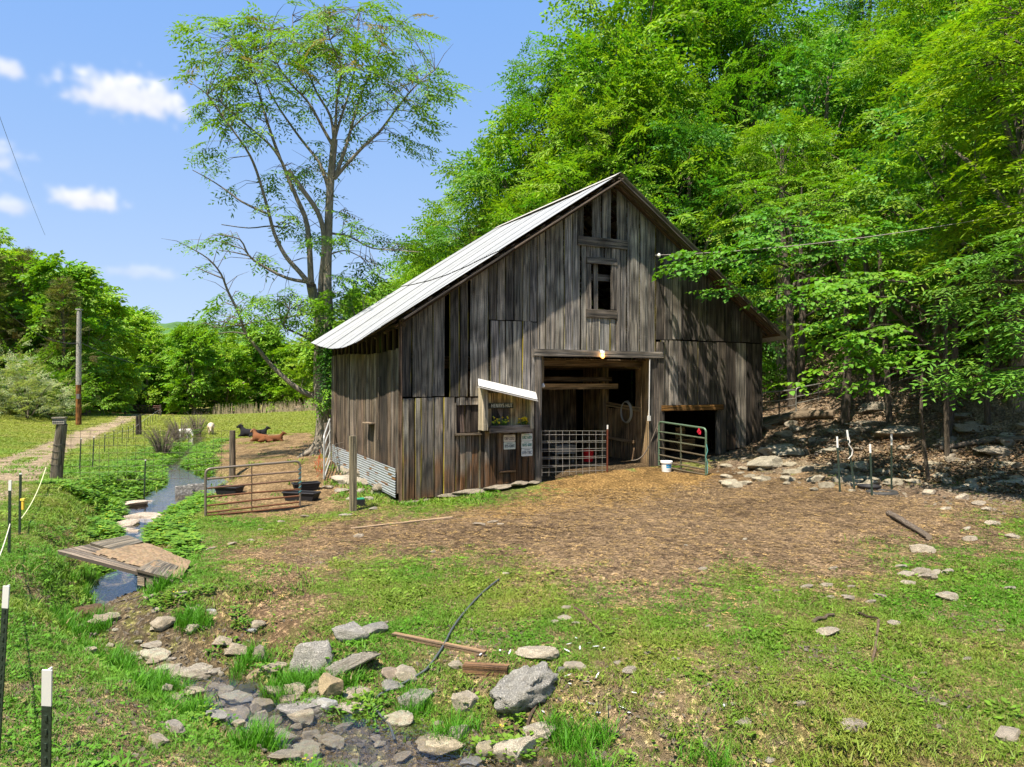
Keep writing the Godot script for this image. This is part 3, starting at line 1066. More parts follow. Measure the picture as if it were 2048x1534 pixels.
	timber(inner, "post", Vector3(jx - 0.1, -0.05, -2.2), Vector3(jx - 0.1, 2.9, -2.2), 0.2, 0.2, Color(0.61, 0.49, 0.31), Vector3.RIGHT)
	timber(inner, "beam", Vector3(3.0, 2.12, -1.6), Vector3(jx - 0.1, 2.12, -1.6), 0.18, 0.15, Color(0.71, 0.54, 0.34))
	timber(inner, "beam", Vector3(3.0, 2.32, -1.85), Vector3(jx - 0.1, 2.32, -1.85), 0.12, 0.12, Color(0.54, 0.39, 0.26))
	for k in 8:
		timber(inner, "loft_joist", Vector3(0.1, 2.72, -0.5 - k * 0.7), Vector3(10.7, 2.72, -0.5 - k * 0.7), 0.06, 0.14, Color(0.34, 0.26, 0.17))
	x = 0.1
	while x < 10.6:
		timber(inner, "loft_board", Vector3(x + 0.14, 2.81, -0.3), Vector3(x + 0.14, 2.81, -5.8), 0.27, 0.025, Color(0.34, 0.26, 0.17))
		x += 0.28
	x = 2.9
	while x < jx - 0.1:
		board(inner, "plank", Transform3D(), x + 0.004, x + 0.24, -0.05, -0.05, 2.05 + (0.5 if x < 3.6 else 0.0), 2.05 + (0.5 if x < 3.6 else 0.0), -4.0, vary(Color(0.34, 0.28, 0.20), 0.25))
		x += 0.25
	# stone footing under the left wall and the front corner
	var foot := node_part(barn, "stone_footing")
	for k in 30:
		var tt := rf(0.1, 5.8)
		var s := rf(0.14, 0.34)
		part(foot, "stone", rock_mesh(100 + k % 6), mats.rock, Transform3D(Basis.from_euler(Vector3(rf(-.3, .3), rf(0, 6), rf(-.3, .3))).scaled(Vector3(s, s * rf(.5, .8), s)), Vector3(-0.03 + rf(-.06, .16), -0.32 + rf(-0.16, 0.12) + tt * 0.03, -tt)))
	for a in [[811, 1014, .62, .2, .4], [845, 1008, .35, .16, .3], [912, 993, .9, .13, .35], [925, 985, .7, .1, .3], [985, 976, .6, .1, .3], [1030, 968, .4, .1, .25], [1060, 966, .3, .08, .2]]:
		var p := fb(a[0], a[1], 0.02)
		part(foot, "stone", rock_mesh(106 + int(a[0]) % 5), mats.rock, Transform3D(Basis.from_euler(Vector3(0, rf(-.2, .2), rf(-.1, .12))).scaled(Vector3(a[2], a[3], a[4]) * 0.72), Vector3(p.x + a[2] * 0.2, p.y + a[3] * 0.25, 0.05)))

# ---------------------------------------------------------------- rocks
var rock_cache := {}

func ico(level: int) -> Array:
	var p := (1.0 + sqrt(5.0)) / 2.0
	var vs := [Vector3(-1, p, 0), Vector3(1, p, 0), Vector3(-1, -p, 0), Vector3(1, -p, 0), Vector3(0, -1, p), Vector3(0, 1, p), Vector3(0, -1, -p), Vector3(0, 1, -p), Vector3(p, 0, -1), Vector3(p, 0, 1), Vector3(-p, 0, -1), Vector3(-p, 0, 1)]
	for i in 12:
		vs[i] = vs[i].normalized()
	var fs := [[0, 11, 5], [0, 5, 1], [0, 1, 7], [0, 7, 10], [0, 10, 11], [1, 5, 9], [5, 11, 4], [11, 10, 2], [10, 7, 6], [7, 1, 8], [3, 9, 4], [3, 4, 2], [3, 2, 6], [3, 6, 8], [3, 8, 9], [4, 9, 5], [2, 4, 11], [6, 2, 10], [8, 6, 7], [9, 8, 1]]
	for l in level:
		var cache := {}
		var out := []
		for f in fs:
			var m := []
			for e in 3:
				var a: int = f[e]
				var b: int = f[(e + 1) % 3]
				var key := mini(a, b) * 100000 + maxi(a, b)
				if not cache.has(key):
					cache[key] = vs.size()
					vs.append(((vs[a] + vs[b]) / 2).normalized())
				m.append(cache[key])
			out.append([f[0], m[0], m[2]]); out.append([f[1], m[1], m[0]]); out.append([f[2], m[2], m[1]]); out.append([m[0], m[1], m[2]])
		fs = out
	return [vs, fs]

# a broken piece of limestone: a ball cut by flat faces and roughened; unit radius
func rock_mesh(seed_: int, level := 2, tone := Color(.46, .40, .31), cuts := 9, rough := 0.09) -> ArrayMesh:
	var key := "%d_%d_%s" % [seed_, level, tone]
	if rock_cache.has(key):
		return rock_cache[key]
	var r := RandomNumberGenerator.new()
	r.seed = seed_ * 31 + 7
	var g := ico(level)
	var vs: Array = g[0]
	var planes := []
	for i in cuts:
		planes.append([Vector3(r.randf_range(-1, 1), r.randf_range(-1, 1), r.randf_range(-1, 1)).normalized(), r.randf_range(0.5, 0.8)])
	if cuts > 3:
		planes.append([Vector3(r.randf_range(-.15, .15), 1, r.randf_range(-.15, .15)).normalized(), r.randf_range(0.5, 0.65)])
	var b := MB.new()
	var ps := []
	var cs := []
	for v in vs:
		var p: Vector3 = v
		for pl in planes:
			var over: float = p.dot(pl[0]) - pl[1]
			if over > 0:
				p -= pl[0] * over
		var nz := n_hi.get_noise_3d(v.x * 7.0 + seed_ * 13.0, v.y * 11.0, v.z * 7.0) + 0.6 * n_hi.get_noise_3d(v.x * 24.0 + seed_ * 13.0, v.y * 34.0, v.z * 24.0)
		p *= 1.0 + nz * rough
		ps.append(p)
		var k := 1.0 + nz * 0.35 + r.randf_range(-.08, .08)
		cs.append(Color(tone.r * k, tone.g * k, tone.b * k))
	if level > 2:
		var ns := []
		for q in ps:
			ns.append(Vector3.ZERO)
		for f in g[1]:
			var fn: Vector3 = (ps[f[1]] - ps[f[0]]).cross(ps[f[2]] - ps[f[0]])
			for i in 3:
				ns[f[i]] += fn
		b.smooth = true
		for f in g[1]:
			for i in [0, 2, 1]:
				b.n.append(ns[f[i]].normalized())
	for f in g[1]:
		b.v.append(ps[f[0]]); b.v.append(ps[f[2]]); b.v.append(ps[f[1]])
		b.c.append(cs[f[0]]); b.c.append(cs[f[2]]); b.c.append(cs[f[1]])
		for i in 3:
			b.t.append(Vector2.ZERO)
	var m := b.commit()
	rock_cache[key] = m
	return m

func stone(called: String, label: String, group: String, u: float, v: float, w: float, h: float, opt := {}) -> void:
	# u, v: middle of its foot in the photograph; w, h: seen width and height there
	var p := gp(u, v)
	var d := -p.z
	var sx := w / F * d
	var sy := h / F * d
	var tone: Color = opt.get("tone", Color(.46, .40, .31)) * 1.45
	var flat: float = opt.get("flat", 0.0)   # lying slab: seen height is mostly its depth
	var mesh := rock_mesh(int(opt.get("seed", int(u) % 9)), 3 if w > 60 else (2 if w > 22 else 1), tone, opt.get("cuts", 9), opt.get("rough", 0.09))
	var hy := sy * 0.62
	var hz := sx * 0.42
	if flat > 0.0:
		var tilt := 1.0 / maxf((v - 767.0) / F, 0.12)
		hz = minf(sy * 0.5 * tilt * 0.9, sx * 0.7)
		hy = sx * 0.16
	sx *= 1.12
	var bs := Basis.from_euler(Vector3(opt.get("pitch", 0.0), opt.get("yaw", rf(-.4, .4)), opt.get("roll", rf(-.12, .12)))) * Basis.from_scale(Vector3(sx * 0.62, hy, hz))
	var o := single(called, mesh, mats.rock, label, "rock", p + Vector3(0, hy * opt.get("sit", 0.42), -hz * 0.5), group)
	o.basis = bs

# ---------------------------------------------------------------- foliage
# a twig template: triangles and colours; leaves stand alternately along a few side twigs. x runs outwards along the twig
func twig(seed_: int, length: float, subs: int, leaves: int, ll: float, lw: float, droop: float, fold := 0.25, big := false) -> Array:
	var r := RandomNumberGenerator.new()
	r.seed = seed_
	var V := PackedVector3Array()
	var C := PackedColorArray()
	for s in subs:
		var a := 0.0 if s == 0 else r.randf_range(0.35, 0.95) * (1 if s % 2 == 0 else -1)
		var st := 0.0 if s == 0 else r.randf_range(0.05, 0.6) * length
		var o := Vector3(st, -droop * st * st / length * 0.5, 0)
		var dir := Vector3(cos(a), r.randf_range(-.15, .2), sin(a))
		var sl := length * (1.0 if s == 0 else r.randf_range(0.45, 0.75))
		for i in leaves:
			var t := (i + 0.6) / leaves
			var p := o + dir * sl * t + Vector3(0, -droop * t * t * sl, 0)
			var sgn := 1.0 if i % 2 == 0 else -1.0
			var la := a + sgn * r.randf_range(0.5, 1.25)
			if i == leaves - 1:
				la = a
			var ld := Vector3(cos(la), r.randf_range(-.65, .05), sin(la)).normalized()
			var side := ld.cross(Vector3(r.randf_range(-.35, .35), 1, r.randf_range(-.35, .35))).normalized()
			var up := side.cross(ld)
			var L := ll * r.randf_range(0.7, 1.15)
			var W := lw * r.randf_range(0.8, 1.15)
			var k := r.randf_range(0.72, 1.22)
			var yl := r.randf_range(-.1, .22)
			var col := Color(k * (1.0 + yl), k, k * (1.0 - yl * 0.5))
			if big:
				var b0 := p
				var m1 := p + ld * L * 0.3
				var m2 := p + ld * L * 0.68 - up * L * 0.04
				var e := p + ld * L - up * L * 0.16
				var l1 := m1 + side * W * 0.5 + up * W * fold
				var r1 := m1 - side * W * 0.5 + up * W * fold
				var l2 := m2 + side * W * 0.38 + up * W * fold * 0.6
				var r2 := m2 - side * W * 0.38 + up * W * fold * 0.6
				for q in [b0, l1, m1, m1, l1, l2, m1, l2, m2, m2, l2, e, b0, m1, r1, m1, r2, r1, m1, m2, r2, m2, e, r2]:
					V.append(q); C.append(col)
			else:
				var m := p + ld * L * 0.45
				var l := m + side * W * 0.5 + up * W * fold
				var rr := m - side * W * 0.5 + up * W * fold
				var e := p + ld * L
				for q in [p, l, e, p, e, rr]:
					V.append(q); C.append(col)
	return [V, C]

class Crown:
	var v := PackedVector3Array()
	var c := PackedColorArray()
	func add(tw: Array, xf: Transform3D, tint: Color) -> void:
		v.append_array(xf * (tw[0] as PackedVector3Array))
		var src: PackedColorArray = tw[1]
		var cc := PackedColorArray()
		cc.resize(src.size())
		for i in src.size():
			cc[i] = src[i] * tint
		c.append_array(cc)
	func commit() -> ArrayMesh:
		var arr := []
		arr.resize(Mesh.ARRAY_MAX)
		arr[Mesh.ARRAY_VERTEX] = v
		arr[Mesh.ARRAY_COLOR] = c
		var m := ArrayMesh.new()
		m.add_surface_from_arrays(Mesh.PRIMITIVE_TRIANGLES, arr)
		return m

func aim(at: Vector3, dir: Vector3, roll: float, s: float) -> Transform3D:
	var x := dir.normalized()
	var up := Vector3.UP if absf(x.y) < 0.95 else Vector3.RIGHT
	var z := x.cross(up).normalized()
	var y := z.cross(x)
	var b := Basis(x, y, z)
	return Transform3D(Basis(x, roll) * b * s, at)

var twigs := {}
var trees := {}

func make_twigs() -> void:
	twigs.fine = []
	twigs.ash = []
	twigs.round = []
	twigs.cedar = []
	twigs.far = []
	for i in 4:
		twigs.fine.append(twig(10 + i, 0.95, 4, 9, 0.17, 0.085, 0.25))
		twigs.ash.append(twig(30 + i, 0.95, 5, 10, 0.2, 0.062, 0.4, 0.15))
		twigs.round.append(twig(50 + i, 0.9, 3, 7, 0.15, 0.125, 0.3, 0.12, true))
		twigs.cedar.append(twig(70 + i, 0.7, 6, 12, 0.13, 0.028, 0.1, 0.3))
		twigs.far.append(twig(90 + i, 1.3, 4, 7, 0.38, 0.24, 0.25))

# deciduous tree with lobed crown; returns a template with trunk and crown
func make_tree(seed_: int, H: float, R: float, clear: float, kind: String, count: int, tint: Color, lean := Vector3.ZERO) -> Node3D:
	var r := RandomNumberGenerator.new()
	r.seed = seed_
	var root := Node3D.new()
	var tr := MB.new()
	var cr := Crown.new()
	var bark := Color(.3, .25, .2)
	var pts := []
	var rad := []
	var top := Vector3(r.randf_range(-.6, .6), H * 0.86, r.randf_range(-.6, .6)) + lean
	for i in 8:
		var k := i / 7.0
		pts.append(Vector3(0, -0.4, 0).lerp(top, k) + Vector3(sin(k * 5.0 + seed_), 0, cos(k * 4.0 + seed_)) * 0.12 * k)
		rad.append(lerpf(H * 0.021, H * 0.005, k) * (1.35 if i == 0 else 1.0))
	tr.tube(pts, rad, 8, bark, false)
	var lobes := []
	var n := 9 + r.randi() % 4
	for i in n:
		var k := (i + 0.5) / n
		var an := i * 2.4 + r.randf_range(-.4, .4)
		var y := lerpf(H * clear, H * 0.9, k)
		var rr := R * sin(clampf(lerpf(0.28, 0.97, k), 0, 1) * PI) * r.randf_range(0.5, 0.75)
		var ctr := Vector3(cos(an) * rr, y, sin(an) * rr) + lean * (y / H)
		var size := R * r.randf_range(0.36, 0.55)
		lobes.append([ctr, size])
		var base: Vector3 = Vector3(0, -0.4, 0).lerp(top, clampf((y - H * 0.16) / H, 0.12, 0.9))
		var mid := base.lerp(ctr, 0.55) + Vector3(0, r.randf_range(-.1, .5), 0)
		tr.tube([base, mid, ctr], [H * 0.009, H * 0.006, H * 0.002], 5, bark, false)
		for j in 3:
			var e := ctr + Vector3(r.randf_range(-1, 1), r.randf_range(-.4, .9), r.randf_range(-1, 1)).normalized() * size * 0.75
			tr.tube([mid, mid.lerp(e, 0.5) + Vector3(0, 0.12, 0), e], [H * 0.0026, H * 0.0018, H * 0.0007], 4, bark, false)
	lobes.append([top + Vector3(0, H * 0.02, 0), R * 0.42])
	var set_: Array = twigs[kind]
	for i in count:
		var l: Array = lobes[r.randi() % lobes.size()]
		var dv := Vector3(r.randfn(), r.randfn() * 0.8 + 0.25, r.randfn()).normalized()
		var p: Vector3 = l[0] + dv * Vector3(1, 0.68, 1) * l[1] * pow(r.randf_range(0.25, 1.0), 0.5)
		var ax := Vector3(p.x - l[0].x * 0.5, 0, p.z - l[0].z * 0.5).normalized()
		var dir := ax * 0.7 + dv * 0.8 + Vector3(0, 0.05, 0)
		dir.y = dir.y * 0.75 - 0.12
		var k := r.randf_range(0.8, 1.2)
		cr.add(set_[r.randi() % set_.size()], aim(p - dir.normalized() * 0.35, dir, r.randf_range(-1.0, 1.0), r.randf_range(0.7, 1.35)), Color(tint.r * k * r.randf_range(.9, 1.15), tint.g * k, tint.b * k))
	part(root, "trunk", tr.commit(), mats.bark)
	part(root, "crown", cr.commit(), mats.leaf)
	return root

func make_cedar(seed_: int, H: float, R: float, count: int, tint: Color) -> Node3D:
	var r := RandomNumberGenerator.new()
	r.seed = seed_
	var root := Node3D.new()
	var tr := MB.new()
	var cr := Crown.new()
	var bark := Color(.2, .16, .13)
	tr.tube([Vector3(0, -0.4, 0), Vector3(.05, H * 0.5, 0), Vector3(0, H * 0.96, .05)], [H * 0.018, H * 0.011, 0.01], 7, bark, false)
	for i in count:
		var k := pow(r.randf(), 0.8)
		var y := H * lerpf(0.12, 1.0, k)
		var rr := R * pow(1.0 - k * 0.97, 0.7) * r.randf_range(0.25, 1.0) * (1.0 + 0.3 * sin(y * 2.3 + seed_))
		var an := r.randf() * TAU
		var p := Vector3(cos(an) * rr, y, sin(an) * rr)
		var dir := Vector3(cos(an), r.randf_range(-.1, .75), sin(an))
		var g := r.randf_range(0.7, 1.2)
		var c := tint if r.randf() < 0.8 else Color(.16, .12, .06)
		cr.add(twigs.cedar[r.randi() % 4], aim(p, dir, r.randf_range(-1, 1), r.randf_range(0.7, 1.2)), Color(c.r * g, c.g * g, c.b * g))
		if i % 9 == 0:
			tr.tube([Vector3(0, y - rr * 0.2, 0), p], [0.035, 0.012], 4, bark, false)
	part(root, "trunk", tr.commit(), mats.bark)
	part(root, "crown", cr.commit(), mats.leaf)
	return root

func make_bush(seed_: int, H: float, R: float, count: int, kind: String, tint: Color, up := 0.5) -> Node3D:
	var r := RandomNumberGenerator.new()
	r.seed = seed_
	var root := Node3D.new()
	var tr := MB.new()
	var cr := Crown.new()
	for i in 14:
		var an := r.randf() * TAU
		var e := Vector3(cos(an) * R * 0.7, H * r.randf_range(0.5, 0.9), sin(an) * R * 0.7)
		tr.tube([Vector3(cos(an) * 0.05, -0.1, sin(an) * 0.05), e * 0.5 + Vector3(0, H * 0.1, 0), e], [0.03, 0.018, 0.006], 4, Color(.22, .18, .14), false)
	var set_: Array = twigs[kind]
	for i in count:
		var dv := Vector3(r.randfn(), absf(r.randfn()), r.randfn()).normalized()
		var k := pow(r.randf(), 0.35)
		var p := Vector3(dv.x * R, dv.y * H * 0.85 + H * 0.08, dv.z * R) * k * (1.0 + 0.25 * sin(dv.x * 6.0 + seed_) * sin(dv.z * 5.0))
		var g := r.randf_range(0.75, 1.25)
		cr.add(set_[r.randi() % set_.size()], aim(p, Vector3(dv.x, up * r.randf_range(0, 1.6), dv.z), r.randf_range(-.7, .7), r.randf_range(0.6, 1.0)), Color(tint.r * g, tint.g * g, tint.b * g))
	part(root, "stems", tr.commit(), mats.bark)
	part(root, "foliage", cr.commit(), mats.leaf)
	return root

func plant(template: Node3D, called: String, label: String, category: String, group: String, at: Vector3, turn: float, s := 1.0, sy := 1.0) -> Node3D:
	var o: Node3D = template.duplicate()
	o.name = numbered(called)
	add_child(o)
	o.transform = Transform3D(Basis(Vector3.UP, turn).scaled(Vector3(s, s * sy, s)), at)
	tag(o, label, category, group)
	return o

func make_trees() -> void:
	var lime := Color(.205, .385, .027)
	var green := Color(.14, .335, .028)
	var deep := Color(.085, .25, .035)
	trees.a = make_tree(1, 13.0, 4.2, 0.22, "fine", 560, lime)
	trees.b = make_tree(2, 14.5, 4.0, 0.26, "fine", 560, green)
	trees.c = make_tree(3, 12.5, 4.6, 0.2, "ash", 520, lime)
	trees.d = make_tree(4, 15.0, 4.2, 0.3, "ash", 520, green)
	trees.e = make_tree(5, 12.0, 4.4, 0.18, "fine", 560, deep)
	trees.f = make_tree(6, 9.0, 3.6, 0.14, "fine", 460, Color(.15, .35, .026))
	trees.g = make_tree(7, 11.0, 3.8, 0.16, "round", 430, Color(.115, .31, .05))
	trees.fa = make_tree(11, 13.0, 4.8, 0.10, "far", 420, Color(.25, .43, .03))
	trees.fb = make_tree(12, 14.0, 4.6, 0.12, "far", 420, Color(.18, .375, .03))
	trees.fc = make_tree(13, 12.0, 5.0, 0.08, "far", 420, Color(.235, .43, .03))
	trees.ca = make_cedar(21, 10.0, 2.1, 520, Color(.15, .185, .05))
	trees.cb = make_cedar(22, 11.5, 2.4, 560, Color(.17, .2, .06))
	trees.bush = make_bush(31, 2.4, 1.9, 150, "fine", Color(.15, .3, .025))
	trees.silver = make_bush(32, 3.6, 2.6, 260, "ash", Color(.34, .42, .22))
	trees.low = make_bush(33, 1.2, 1.0, 70, "round", Color(.11, .26, .025))

# an understory tree whose leafy boughs hang out towards the yard: boughs are given by where their tips hang
func bough_tree(called: String, label: String, at: Vector3, boughs: Array, kind: String, tint: Color, seed_: int, dense := 1.0) -> void:
	var r := RandomNumberGenerator.new()
	r.seed = seed_
	var o := thing(called, label, "tree", at)
	var tr := MB.new()
	var cr := Crown.new()
	var bark := Color(.17, .14, .11)
	var hmax := 2.0
	for b in boughs:
		hmax = maxf(hmax, b[0].y - at.y + 0.6)
	var top := Vector3(r.randf_range(-.5, .3), hmax, r.randf_range(-.3, .3))
	tr.tube([Vector3(0, -0.3, 0), top * 0.35 + Vector3(.08, 0, .05), top * 0.7, top], [0.14, 0.10, 0.065, 0.02], 7, bark, false)
	var set_: Array = twigs[kind]
	for b in boughs:
		var c: Vector3 = b[0] - at
		var size: Vector3 = b[1]
		var root := top * clampf((c.y - 0.6) / hmax, 0.25, 0.95)
		var mid := root.lerp(c, 0.5) + Vector3(0, 0.35, 0)
		tr.tube([root, mid, c], [0.045, 0.03, 0.012], 5, bark, false)
		var cnt := int(size.x * size.z * 30.0 * dense) + int(size.x * size.y * 26.0 * dense)
		for i in cnt:
			var dv := Vector3(r.randf_range(-1, 1), r.randf_range(-1, 1), r.randf_range(-1, 1))
			if dv.length() > 1.0:
				continue
			var p := c + dv * size
			var dir := (p - mid) * Vector3(1, 0.3, 1) + Vector3(0, -0.1, 0.25)
			var g := r.randf_range(0.8, 1.22)
			cr.add(set_[r.randi() % set_.size()], aim(p, dir, r.randf_range(-.35, .35), r.randf_range(0.7, 1.05)), Color(tint.r * g * r.randf_range(.92, 1.15), tint.g * g, tint.b * g))
			if i % 3 == 0:
				tr.tube([c.lerp(p, 0.15), c.lerp(p, 0.6) + Vector3(0, 0.05, 0), p], [0.014, 0.009, 0.004], 3, bark, false)
	part(o, "trunk", tr.commit(), mats.bark)
	part(o, "crown", cr.commit(), mats.leaf)

func build_forest() -> void:
	# right hillside
	var r := RandomNumberGenerator.new()
	r.seed = 77
	var spots := []
	var tries := 0
	var along := Vector2(-0.417, 0.909)
	var upn := Vector2(0.909, 0.417)
	while spots.size() < 92 and tries < 9000:
		tries += 1
		var q := pow(r.randf(), 1.1) * 34.0 + 1.5
		var p := r.randf_range(-6.0, 44.0)
		var w := Vector2(9, 14) + along * p + upn * q
		if w.y < 13.0 or w.x / w.y > 1.1 or w.x / w.y < -0.06:
			continue
		if w.y < 26.0 and w.x < 9.5:
			continue
		var lo := barn_inv * Vector3(w.x, 0, -w.y)
		if lo.x > -4.0 and lo.x < 13.2 and lo.z > -9.5:
			continue
		var ok := true
		for s in spots:
			if s.distance_to(w) < 2.5 + q * 0.03:
				ok = false
				break
		if ok:
			spots.append(w)
	var kinds := ["a", "b", "c", "d", "e", "f", "g", "c", "b", "g"]
	var where := ["hillside behind the barn", "hillside right of the barn", "hillside at the right edge"]
	for s in spots:
		var k: String = kinds[r.randi() % kinds.size()]
		var zone := 0 if s.x / s.y < 0.33 else (1 if s.x / s.y < 0.58 else 2)
		var sc := r.randf_range(0.72, 1.0)
		if s.y > 30.0 and s.x / s.y < 0.05:
			sc *= 0.72
		var word := "light green broadleaf tree" if k in ["a", "c", "f"] else ("tall green broadleaf tree" if k in ["b", "d"] else ("round leaved green tree" if k == "g" else "dark green broadleaf tree"))
		plant(trees[k], "broadleaf_tree", "%s on the %s" % [word, where[zone]], "tree", "%ss on the %s" % [word, where[zone]], on_ground(s.x, s.y), r.randf() * TAU, sc, r.randf_range(0.95, 1.15))
	# tall trees whose tops make the skyline behind the roof: where the top stands in the photograph, its distance, kind
	for s in [[1175, 55, 30.0, "b"], [1130, 95, 33.0, "d"], [1255, -60, 31.0, "a"], [1335, -90, 33.0, "b"], [1410, -120, 35.0, "c"], [1075, 215, 31.5, "a"], [1020, 310, 34.0, "e"], [960, 350, 37.0, "c"], [905, 430, 40.0, "a"], [868, 495, 42.0, "f"], [1490, -100, 32.0, "b"], [1210, 170, 27.5, "c"], [1300, 130, 28.0, "a"], [1110, 330, 28.5, "c"]]:
		var tp := px(s[0], s[1], s[2])
		var fo := on_ground(tp.x, s[2])
		var hh: float = {"a": 13.0, "b": 14.5, "c": 12.5, "d": 15.0, "e": 12.0, "f": 9.0}[s[3]]
		var sc: float = (tp.y - fo.y) / (hh * 0.97)
		plant(trees[s[3]], "broadleaf_tree", "tall skyline tree rising behind the barn roof, %s" % ("left of the peak" if s[0] < 1180 else "right of the peak"), "tree", "skyline trees behind the barn", fo, r.randf() * TAU, lerpf(sc, 1.0, 0.35), sc / lerpf(sc, 1.0, 0.35))
	for c in [[-1.2, 33.0, .8], [-3.0, 38.0, .72], [0.5, 36.0, 0.95], [-5.2, 42.0, .75]]:
		plant(trees.ca if c[1] > 35 else trees.cb, "cedar_tree", "olive brown cedar rising behind the left slope of the barn roof", "tree", "cedars behind the barn roof", on_ground(c[0], c[1]), r.randf() * TAU, c[2])
	# left hillside and the far side of the pasture
	var ls := []
	tries = 0
	while ls.size() < 78 and tries < 8000:
		tries += 1
		var q := pow(r.randf(), 1.2) * 34.0 + 0.5
		var p := r.randf_range(-6.0, 125.0)
		var w := Vector2(-29, 38) + Vector2(-0.38, 0.92) * p + Vector2(-0.92, -0.38) * q
		if w.y < 58.0 or w.x / w.y < -0.95 or q < 1.0:
			continue
		var ok := true
		for s in ls:
			if s.distance_to(w) < 3.2 + q * 0.05:
				ok = false
				break
		if ok:
			ls.append(w)
	for s in ls:
		var q := left_q(s.x, s.y)
		var cedar: bool = q < 15.0 and r.randf() < 0.72 and s.y < 95.0
		if cedar:
			plant(trees.ca if r.randf() < 0.5 else trees.cb, "cedar_tree", "dark olive cedar on the wooded slope left of the farm track", "tree", "cedars on the left slope", on_ground(s.x, s.y), r.randf() * TAU, r.randf_range(0.85, 1.35))
		else:
			plant(trees[["fa", "fb", "fc"][r.randi() % 3]], "broadleaf_tree", "leafy green tree on the wooded slope left of the farm track", "tree", "broadleaf trees on the left slope", on_ground(s.x, s.y), r.randf() * TAU, r.randf_range(0.9, 1.3))
	for k in 34:
		var u := lerpf(-62.0, -2.0, (k % 17) / 16.0) + r.randf_range(-1.5, 1.5)
		var d := (104.0 if k < 17 else 114.0) + r.randf_range(-4, 4) - (u + 62.0) * 0.3
		if u > -36 and u < -24 and k < 17:
			d += 6.0
		plant(trees[["fa", "fc", "fb"][r.randi() % 3]], "broadleaf_tree", "bright green tree in the row across the far end of the pasture", "tree", "trees across the far end of the pasture", on_ground(u, d), r.randf() * TAU, r.randf_range(0.75, 1.02))
	# shrubs by the track and the creek
	for b in [[-38.0, 55.0, 1.1, "silver"], [-41.5, 57.0, 1.3, "silver"], [-40.5, 61.0, 2.0, "bush"], [-44.0, 62.0, 2.4, "bush"]]:
		plant(trees[b[3]], "shrub", ("silvery green shrub leaning at the edge of the left woods" if b[3] == "silver" else "dense green shrub at the left edge beyond the farm track"), "shrub", "shrubs beyond the farm track", on_ground(b[0], b[1]), r.randf() * TAU, b[2])
	# understory trees that hang out over the yard on the right
	var B := func(u, v, d, sx, sy, sz): return [px(u, v, d), Vector3(sx, sy, sz)]
	bough_tree("redbud_tree", "understory tree with big round leaves reaching over the barn's right eave", on_ground(9.3, 19.6), [B.call(1420, 520, 17.6, .9, .35, .9), B.call(1520, 515, 17.5, 1.1, .4, .9), B.call(1640, 500, 17.6, 1.1, .4, 1.0), B.call(1480, 575, 17.8, .7, .25, .6), B.call(1600, 590, 17.2, .9, .25, .7), B.call(1570, 450, 18.0, 1.2, .5, 1.0), B.call(1730, 470, 17.5, 1.0, .5, 1.0)], "round", Color(.105, .29, .028), 5, 1.3)
	bough_tree("young_elm_tree", "young tree with drooping glossy leaves hanging above the rocks right of the barn", on_ground(10.6, 17.2), [B.call(1690, 590, 15.0, .75, .5, .7), B.call(1720, 660, 14.8, .9, .45, .7), B.call(1690, 740, 14.6, .65, .4, .6), B.call(1740, 780, 14.4, .5, .35, .5), B.call(1800, 690, 15.0, .7, .4, .7), B.call(1760, 560, 15.4, .8, .4, .8)], "round", Color(.13, .31, .022), 6, 1.25)
	bough_tree("young_ash_tree", "slender tree with feathery leaves at the right edge above the slope", on_ground(11.6, 14.6), [B.call(1990, 560, 13.4, .9, .6, .8), B.call(2010, 650, 13.2, .8, .5, .7), B.call(1960, 740, 13.0, .7, .3, .6), B.call(2060, 480, 13.4, .9, .5, .8), B.call(2060, 730, 12.6, .7, .35, .6)], "ash", Color(.12, .29, .035), 7, 1.2)
	bough_tree("young_ash_tree", "tall tree with lime green feathery leaves in the top right corner", on_ground(13.6, 16.4), [B.call(2000, 120, 15.0, 1.3, .8, 1.1), B.call(1960, 220, 15.0, 1.1, .6, 1.0), B.call(2040, 320, 14.6, 1.1, .6, 1.0), B.call(2050, 30, 14.8, 1.3, .8, 1.1), B.call(1990, 420, 15.0, 1.0, .5, .9)], "ash", Color(.22, .39, .02), 8, 1.1)
	bough_tree("sapling", "sapling with pale green leaves in front of the dark woods right of the barn", on_ground(9.2, 22.5), [B.call(1650, 410, 20.5, 1.3, .7, 1.1), B.call(1560, 380, 21.0, 1.2, .7, 1.1), B.call(1800, 480, 19.0, 1.2, .6, 1.0), B.call(1840, 560, 18.0, .9, .5, .8), B.call(1880, 400, 19.0, 1.3, .8, 1.1)], "ash", Color(.15, .33, .02), 9, 1.0)
	for b in [[9.0, 23.5, .9], [11.5, 21.0, 1.0], [14.0, 19.0, 1.0], [16.0, 20.5, 1.2], [12.0, 25.0, 1.2], [8.5, 26.0, 1.0]]:
		plant(trees.low if b[2] < 1.1 else trees.bush, "undergrowth_bush", "low leafy bush in the shade under the hillside trees", "bush", "bushes under the hillside trees", on_ground(b[0], b[1]), r.randf() * TAU, b[2])
